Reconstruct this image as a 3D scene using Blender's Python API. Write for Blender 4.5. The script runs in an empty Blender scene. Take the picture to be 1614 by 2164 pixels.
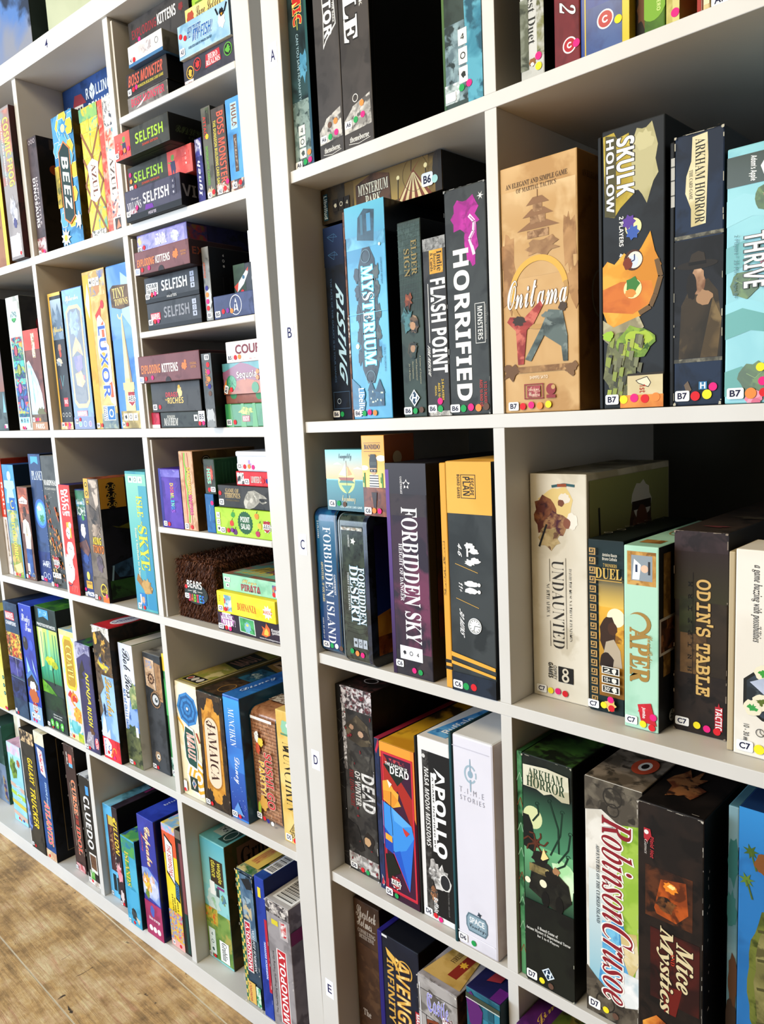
import bpy, bmesh, math, random
from mathutils import Vector, Matrix
random.seed(7)
SC = bpy.context.scene
COL = SC.collection
K = 0.01                                   # everything below is measured in centimetres

# ---------------------------------------------------------------- camera
cam = bpy.data.cameras.new('camera')
cam.sensor_fit = 'HORIZONTAL'; cam.sensor_width = 36
cam.lens = 36.3251
cam.shift_x = -0.001767; cam.shift_y = 0.008132
cam.clip_start = .05
camo = bpy.data.objects.new('camera', cam); COL.objects.link(camo)
camo.matrix_world = Matrix(((0.721859, -0.0592802, 0.689497, 0.868407), (0.690501, 0.128122, -0.711894, -0.740738), (-0.0461384, 0.989985, 0.133419, 1.09821), (0, 0, 0, 1)))
SC.camera = camo

# ---------------------------------------------------------------- light and exposure
SC.view_settings.view_transform = 'Standard'
SC.view_settings.look = 'None'
SC.view_settings.gamma = 1
SC.view_settings.use_curve_mapping = False
SC.view_settings.exposure = 0.25
SC.cycles.max_bounces = 6
SC.cycles.diffuse_bounces = 3
SC.cycles.use_denoising = True
W = bpy.data.worlds.new('world'); SC.world = W; W.use_nodes = True
W.node_tree.nodes['Background'].inputs[0].default_value = (1.0, .76, .46, 1)
W.node_tree.nodes['Background'].inputs[1].default_value = .062

def area(name, loc, aim, sx, sy, power, col):
    l = bpy.data.lights.new(name, 'AREA'); l.shape = 'RECTANGLE'; l.size = sx; l.size_y = sy
    l.energy = power; l.color = col
    o = bpy.data.objects.new(name, l); COL.objects.link(o)
    o.location = loc
    o.rotation_euler = (Vector(aim) - Vector(loc)).to_track_quat('-Z', 'Y').to_euler()
    return o
# daylight from the shop window beyond the far end of the shelves, a second window across the room, and a ceiling panel
area('window_daylight', (-3.3, -2.2, 1.35), (-.7, 0, .7), 1.8, 2.0, 105, (.68, .83, 1.0))
area('window_daylight_near', (-1.5, -3.6, 1.5), (0, 0, .9), 2.2, 1.8, 104, (.76, .87, 1.0))
area('ceiling_light', (-.1, -1.7, 2.7), (.3, 0, 1.2), 1.2, .8, 34, (1.0, .82, .54))

# ---------------------------------------------------------------- frames
def aff(unit):
    if unit == 'R': return Matrix.Identity(4)
    return Matrix(((0.998469, -0.0553226, -0.0175, -7.585), (0.0553226, 0.998469, 0, 0.0640929), (-0.014128, 0, 1, -0.27479), (0, 0, 0, 1)))                  # the far unit stands a little turned and leaning on the uneven floor
AFF = {'R': aff('R'), 'L': aff('L')}
def wp(unit, p):
    q = AFF[unit] @ Vector((p[0], p[1], p[2]))
    return q * K

# ---------------------------------------------------------------- colours and materials
def lin(h):
    if not isinstance(h, str): return h
    h = h.lstrip('#')
    if len(h) == 3: h = ''.join(c * 2 for c in h)
    o = []
    for i in (0, 2, 4):
        c = int(h[i:i + 2], 16) / 255
        o.append(c / 12.92 if c < .04045 else ((c + .055) / 1.055) ** 2.4)
    return (o[0], o[1], o[2], 1.0)

def mat(name):
    m = bpy.data.materials.new(name); m.use_nodes = True
    n = m.node_tree.nodes; l = m.node_tree.links
    return m, n, l, n['Principled BSDF']

def print_mat(name, rough, coat=0):
    """printed card: three ink colours per face, mixed by a noise whose scale is stored on the face (0 = one flat colour)"""
    m, n, l, b = mat(name)
    b.inputs['Roughness'].default_value = rough
    b.inputs['Specular IOR Level'].default_value = .22
    b.inputs['Coat Weight'].default_value = coat
    b.inputs['Coat Roughness'].default_value = .12
    at = []
    for k in ('c1', 'c2', 'c3', 'ns'):
        a = n.new('ShaderNodeAttribute'); a.attribute_name = k; at.append(a)
    tc = n.new('ShaderNodeTexCoord')
    vs = n.new('ShaderNodeVectorMath'); vs.operation = 'SCALE'
    l.new(tc.outputs['Object'], vs.inputs[0]); l.new(at[3].outputs['Fac'], vs.inputs['Scale'])
    nz = n.new('ShaderNodeTexNoise'); nz.inputs['Scale'].default_value = 1; nz.inputs['Detail'].default_value = 3; nz.inputs['Distortion'].default_value = .6
    l.new(vs.outputs[0], nz.inputs['Vector'])
    of = n.new('ShaderNodeVectorMath'); of.operation = 'ADD'; of.inputs[1].default_value = (7.3, 2.1, 4.7)
    l.new(vs.outputs[0], of.inputs[0])
    n2 = n.new('ShaderNodeTexNoise'); n2.inputs['Scale'].default_value = 1.4; n2.inputs['Detail'].default_value = 4; n2.inputs['Distortion'].default_value = .4
    l.new(of.outputs[0], n2.inputs['Vector'])
    r1 = n.new('ShaderNodeMapRange'); r1.inputs[1].default_value = .42; r1.inputs[2].default_value = .58
    r2 = n.new('ShaderNodeMapRange'); r2.inputs[1].default_value = .54; r2.inputs[2].default_value = .62
    l.new(nz.outputs['Fac'], r1.inputs[0]); l.new(n2.outputs['Fac'], r2.inputs[0])
    m1 = n.new('ShaderNodeMix'); m1.data_type = 'RGBA'; m2 = n.new('ShaderNodeMix'); m2.data_type = 'RGBA'
    l.new(r1.outputs[0], m1.inputs['Factor']); l.new(at[0].outputs['Color'], m1.inputs['A']); l.new(at[1].outputs['Color'], m1.inputs['B'])
    l.new(r2.outputs[0], m2.inputs['Factor']); l.new(m1.outputs['Result'], m2.inputs['A']); l.new(at[2].outputs['Color'], m2.inputs['B'])
    l.new(m2.outputs['Result'], b.inputs['Base Color'])
    return m
CARD = print_mat('printed_card', .55)
GLOSS = print_mat('glossy_printed_card', .3, .25)
TIN = print_mat('printed_tin', .22, .5)
PAPER = print_mat('paper_sticker', .6)

def laminate():
    m, n, l, b = mat('white_laminate')
    tc = n.new('ShaderNodeTexCoord'); nz = n.new('ShaderNodeTexNoise'); nz.inputs['Scale'].default_value = 9; nz.inputs['Detail'].default_value = 6
    l.new(tc.outputs['Object'], nz.inputs['Vector'])
    r = n.new('ShaderNodeValToRGB')
    r.color_ramp.elements[0].position = .3; r.color_ramp.elements[0].color = (.63, .61, .57, 1)
    r.color_ramp.elements[1].position = .7; r.color_ramp.elements[1].color = (.67, .655, .62, 1)
    l.new(nz.outputs['Fac'], r.inputs[0]); l.new(r.outputs[0], b.inputs['Base Color'])
    b.inputs['Roughness'].default_value = .42
    b.inputs['Specular IOR Level'].default_value = .3
    return m
WHITE = laminate()

# ---------------------------------------------------------------- mesh builder
class MB:
    def __init__(s): s.v = []; s.f = []; s.c = []; s.sm = []
    def face(s, pts, c, c2=None, c3=None, ns=0, cols=None):
        i = len(s.v); s.v += [tuple(p) for p in pts]
        s.f.append(tuple(range(i, i + len(pts))))
        s.c.append((lin(c), lin(c2 or c), lin(c3 or c2 or c), ns, [lin(x) for x in cols] if cols else None)); s.sm.append(False)
    def mesh(s, v, f, c, c2=None, c3=None, ns=0, smooth=False):
        i = len(s.v); s.v += [tuple(p) for p in v]
        k = (lin(c), lin(c2 or c), lin(c3 or c2 or c), ns, None)
        for q in f: s.f.append(tuple(a + i for a in q)); s.c.append(k); s.sm.append(smooth)
    def build(s, name, material, unit=None, origin=None, parent=None, xf=None):
        """vertices are unit-local centimetres; origin (unit-local) becomes the object's origin"""
        me = bpy.data.meshes.new(name)
        o = origin or (0, 0, 0)
        wo = wp(unit, o) if unit else Vector(o) * K
        pts = []
        for p in s.v:
            if xf: p = xf(p)
            q = wp(unit, p) if unit else Vector(p) * K
            pts.append(q - wo)
        me.from_pydata(pts, [], s.f)
        A = [me.color_attributes.new(k, 'FLOAT_COLOR', 'CORNER') for k in ('c1', 'c2', 'c3')]
        ns = me.attributes.new('ns', 'FLOAT', 'FACE')
        b0, b1, b2, nn = [], [], [], []
        for fc, cc in zip(s.f, s.c):
            k = len(fc)
            if cc[4]: 
                for x in cc[4]: b0 += x; b1 += x; b2 += x
            else:
                b0 += cc[0] * k; b1 += cc[1] * k; b2 += cc[2] * k
            nn.append(cc[3])
        A[0].data.foreach_set('color', b0); A[1].data.foreach_set('color', b1); A[2].data.foreach_set('color', b2)
        ns.data.foreach_set('value', nn)
        me.polygons.foreach_set('use_smooth', s.sm)
        me.materials.append(material)
        me.update()
        ob = bpy.data.objects.new(name, me); COL.objects.link(ob)
        ob.location = wo
        if parent:
            ob.parent = parent
            ob.location = wo - parent.location
        return ob

def rbox(x0, y0, z0, x1, y1, z1, r=.12, seg=2):
    """bevelled box as (verts, faces)"""
    bm = bmesh.new()
    bmesh.ops.create_cube(bm, size=1)
    for v in bm.verts:
        v.co = Vector((x0 + (v.co.x + .5) * (x1 - x0), y0 + (v.co.y + .5) * (y1 - y0), z0 + (v.co.z + .5) * (z1 - z0)))
    r = min(r, (x1 - x0) * .3, (y1 - y0) * .3, (z1 - z0) * .3)
    if r > 0: bmesh.ops.bevel(bm, geom=bm.edges[:], offset=r, segments=seg, profile=.5, affect='EDGES')
    bm.verts.index_update()
    v = [tuple(a.co) for a in bm.verts]; f = [tuple(a.index for a in p.verts) for p in bm.faces]
    nr = [tuple(p.normal) for p in bm.faces]
    bm.free()
    return v, f, nr

def tag(o, label, cat, group=None, kind=None):
    o['label'] = label; o['category'] = cat
    if group: o['group'] = group
    if kind: o['kind'] = kind
def empty(name, unit, p):
    o = bpy.data.objects.new(name, None); COL.objects.link(o); o.location = wp(unit, p); o.empty_display_size = .05
    return o

# ---------------------------------------------------------------- lettering
ALPH = {'serif': (0x1D400, 0x1D41A, 0x1D7CE), 'sital': (0x1D468, 0x1D482, 0), 'ital': (0x1D434, 0x1D44E, 0), 'script': (0x1D4D0, 0x1D4EA, 0),
        'frak': (0x1D56C, 0x1D586, 0), 'mono': (0x1D670, 0x1D68A, 0x1D7F6), 'bold': (0x1D5D4, 0x1D5EE, 0x1D7EC), 'bital': (0x1D63C, 0x1D656, 0)}
def restyle(t, st):
    if st not in ALPH: return t
    A, a, d = ALPH[st]; r = ''
    for ch in t:
        if 'A' <= ch <= 'Z': r += chr(A + ord(ch) - 65)
        elif ch == 'h' and st == 'ital': r += '\u210E'
        elif 'a' <= ch <= 'z': r += chr(a + ord(ch) - 97)
        elif d and '0' <= ch <= '9': r += chr(d + ord(ch) - 48)
        else: r += ch
    return r
_TC = {}
c = bpy.data.curves.new('lettering', 'FONT'); c.size = 1; c.fill_mode = 'FRONT'; c.resolution_u = 3; c.align_x = 'CENTER'; c.space_line = .85
_TO = bpy.data.objects.new('lettering', c); COL.objects.link(_TO)       # removed again at the end
def glyphs(text, st='bold', off=0.0, sp=1.0):
    c = _TO.data
    key = (text, st, off, sp)
    if key in _TC: return _TC[key]
    c.body = restyle(text, st); c.offset = off; c.space_character = sp
    me = _TO.to_mesh()
    v = [(p.co.x, p.co.y) for p in me.vertices]; f = [tuple(p.vertices) for p in me.polygons]
    _TO.to_mesh_clear()
    if not v: v = [(0, 0), (1, 0), (1, 1)]; f = []
    xs = [p[0] for p in v]; ys = [p[1] for p in v]
    _TC[key] = (v, f, (min(xs), min(ys), max(xs), max(ys)))
    return _TC[key]
# ---------------------------------------------------------------- room
def floor_mat():
    m, n, l, b = mat('worn_oak_planks')
    tc = n.new('ShaderNodeTexCoord')
    mp = n.new('ShaderNodeMapping'); l.new(tc.outputs['Object'], mp.inputs[0])
    mp.inputs['Location'].default_value = (0, .045, 0)
    br = n.new('ShaderNodeTexBrick'); br.inputs['Scale'].default_value = 1; br.inputs['Brick Width'].default_value = 2.6; br.inputs['Row Height'].default_value = .19
    br.inputs['Mortar Size'].default_value = .0016; br.inputs['Mortar Smooth'].default_value = .2; br.offset = .37
    br.inputs['Color1'].default_value = (0, 0, 0, 1); br.inputs['Color2'].default_value = (1, 1, 1, 1); br.inputs['Mortar'].default_value = (.5, .5, .5, 1)
    l.new(mp.outputs[0], br.inputs['Vector'])
    st = n.new('ShaderNodeMapping'); st.inputs['Scale'].default_value = (2.2, 34, 1); l.new(tc.outputs['Object'], st.inputs[0])
    gr = n.new('ShaderNodeTexNoise'); gr.inputs['Scale'].default_value = 3.2; gr.inputs['Detail'].default_value = 8; gr.inputs['Roughness'].default_value = .7; gr.inputs['Distortion'].default_value = .8
    l.new(st.outputs[0], gr.inputs['Vector'])
    bl = n.new('ShaderNodeTexNoise'); bl.inputs['Scale'].default_value = 7; bl.inputs['Detail'].default_value = 7; bl.inputs['Roughness'].default_value = .72
    l.new(tc.outputs['Object'], bl.inputs['Vector'])
    cr = n.new('ShaderNodeValToRGB')
    e = cr.color_ramp.elements
    e[0].position = .34; e[0].color = lin('7d5d38'); e[1].position = .62; e[1].color = lin('e0c294')
    x = e.new(.48); x.color = lin('c09a64')
    l.new(bl.outputs['Fac'], cr.inputs[0])
    mx = n.new('ShaderNodeMix'); mx.data_type = 'RGBA'; mx.blend_type = 'OVERLAY'; mx.inputs['Factor'].default_value = .75
    g2 = n.new('ShaderNodeMapRange'); g2.inputs[1].default_value = .3; g2.inputs[2].default_value = .7; g2.inputs[3].default_value = .2; g2.inputs[4].default_value = .8
    l.new(gr.outputs['Fac'], g2.inputs[0])
    l.new(cr.outputs[0], mx.inputs['A']); l.new(g2.outputs[0], mx.inputs['B'])
    # plank to plank difference
    pv = n.new('ShaderNodeMix'); pv.data_type = 'RGBA'; pv.blend_type = 'MULTIPLY'; pv.inputs['Factor'].default_value = .12
    l.new(mx.outputs['Result'], pv.inputs['A']); l.new(br.outputs['Color'], pv.inputs['B'])
    # scuffs: dark pits with bare pale rims
    vo = n.new('ShaderNodeTexNoise'); vo.inputs['Scale'].default_value = 26; vo.inputs['Detail'].default_value = 5; vo.inputs['Roughness'].default_value = .62; vo.inputs['Distortion'].default_value = 1.2
    l.new(tc.outputs['Object'], vo.inputs['Vector'])
    pr = n.new('ShaderNodeMapRange'); pr.inputs[1].default_value = .67; pr.inputs[2].default_value = .71
    l.new(vo.outputs['Fac'], pr.inputs[0])
    sc = n.new('ShaderNodeMix'); sc.data_type = 'RGBA'; l.new(pr.outputs[0], sc.inputs['Factor']); l.new(pv.outputs['Result'], sc.inputs['A']); sc.inputs['B'].default_value = lin('3a2a1a')
    # gap lines
    gp = n.new('ShaderNodeMix'); gp.data_type = 'RGBA'; l.new(br.outputs['Fac'], gp.inputs['Factor']); l.new(sc.outputs['Result'], gp.inputs['A']); gp.inputs['B'].default_value = lin('d0c0a0')
    l.new(gp.outputs['Result'], b.inputs['Base Color'])
    rr = n.new('ShaderNodeMapRange'); rr.inputs[3].default_value = .38; rr.inputs[4].default_value = .62; l.new(bl.outputs['Fac'], rr.inputs[0]); l.new(rr.outputs[0], b.inputs['Roughness'])
    ad = n.new('ShaderNodeMath'); ad.operation = 'ADD'; l.new(gr.outputs['Fac'], ad.inputs[0]); l.new(vo.outputs['Fac'], ad.inputs[1])
    su = n.new('ShaderNodeMath'); su.operation = 'SUBTRACT'; l.new(ad.outputs[0], su.inputs[0]); l.new(br.outputs['Fac'], su.inputs[1])
    bp = n.new('ShaderNodeBump'); bp.inputs['Strength'].default_value = .45; bp.inputs['Distance'].default_value = .004
    l.new(su.outputs[0], bp.inputs['Height']); l.new(bp.outputs[0], b.inputs['Normal'])
    return m
def plaster(name, c):
    m, n, l, b = mat(name)
    tc = n.new('ShaderNodeTexCoord'); nz = n.new('ShaderNodeTexNoise'); nz.inputs['Scale'].default_value = 3; nz.inputs['Detail'].default_value = 5
    l.new(tc.outputs['Object'], nz.inputs['Vector'])
    r = n.new('ShaderNodeValToRGB'); k = lin(c)
    r.color_ramp.elements[0].color = tuple(x * .85 for x in k[:3]) + (1,); r.color_ramp.elements[1].color = k
    l.new(nz.outputs['Fac'], r.inputs[0]); l.new(r.outputs[0], b.inputs['Base Color']); b.inputs['Roughness'].default_value = .8
    return m
def slab(name, quads, m, label=None):
    me = bpy.data.meshes.new(name); v = []; f = []
    for q in quads:
        i = len(v); v += [Vector(p) * K for p in q]; f.append(tuple(range(i, i + len(q))))
    me.from_pydata(v, [], f); me.materials.append(m); me.update()
    o = bpy.data.objects.new(name, me); COL.objects.link(o); o['kind'] = 'structure'
    return o
def fz(x): return -.92 + (-(x + 9) * .01413 if x < -9 else 0)      # the old boards rise towards the far end
xs = (-420, -9, 320)
slab('floor', [[(a, -420, fz(a)), (b, -420, fz(b)), (b, 60, fz(b)), (a, 60, fz(a))] for a, b in zip(xs, xs[1:])], floor_mat())
slab('wall_back', [[(-420, 58, -6), (320, 58, -6), (320, 58, 300), (-420, 58, 300)]], plaster('dim_wall_paint', '3c3a30'))
# ---------------------------------------------------------------- shelving units (39 cm deep)
DEP = 39
def board(name, unit, a, b, parent, r=.08):
    mb = MB(); v, f, _ = rbox(a[0], a[1], a[2], b[0], b[1], b[2], r, 2); mb.mesh(v, f, 'fff')
    return mb.build(name, WHITE, unit, ((a[0] + b[0]) / 2, (a[1] + b[1]) / 2, a[2]), parent)
FR = -.4                                                  # the outer frame stands 4 mm proud of the grid
def unit(u, x0, x1, cols, rows, top, label, floorz, withtop):
    root = empty('shelving_unit', u, ((x0 + x1) / 2, DEP / 2, floorz))
    tag(root, label, 'shelf', 'white cube shelving units')
    board('side_panel', u, (x0 - 3.8, FR, floorz), (x0, DEP, top + 3.7), root, .12)
    board('side_panel', u, (x1, FR, floorz), (x1 + 3.8, DEP, top + 3.7), root, .12)
    board('bottom_board', u, (x0, FR, floorz), (x1, DEP, rows[0]), root)
    board('top_board', u, (x0, FR, top), (x1, DEP, top + 3.7), root)
    for z in rows[1:]: board('shelf_board', u, (x0, 0, z - 1.6), (x1, DEP, z), root)
    hs = list(rows[1:]) + [top + 1.6]
    for c in cols:
        for zb, zt in zip(rows, hs): board('divider', u, (c, .05, zb), (c + 1.6, DEP, zt - 1.6), root, .06)
    return root
UR = unit('R', .1, 174, (33.5, 68.6, 103.7, 138.8), (3.0, 38.6, 74.35, 109.25, 144.07), 178.6,
          'white cube shelving unit with row letters on its side panel', -.92, True)
UL = unit('L', -172.2, 0, (-34.6, -69.55, -103.9, -138.2), (3.0, 38.6, 73.8, 109.05, 144.7), 179.4,
          'white cube shelving unit with three small inserts in its end column', -.65, True)
# inserts that halve three bays of the far unit's end column
def insert(zb, zm, zt, label):
    root = empty('shelf_insert', 'L', (-16.5, 20, zb)); tag(root, label, 'shelf insert', 'white inserts in the end column')
    board('side_panel', 'L', (-32.9, .5, zb + .02), (-32.35, 36, zt), root, .05)
    board('side_panel', 'L', (-.6, .5, zb + .02), (-.1, 36, zt), root, .05)
    board('shelf_board', 'L', (-32.35, .1, zm - 1.1), (-.6, 36, zm), root, .2)
    return root
insert(144.7, 162.7, 178.7, 'white shelf insert under the top board, holding two stacks of card games')
insert(109.05, 126.2, 142.5, 'white shelf insert holding maroon and charcoal card game boxes')
insert(73.8, 91.0, 107.0, 'white shelf insert above the brown furry box')

# ---------------------------------------------------------------- lettering on faces
cur = None
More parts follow.
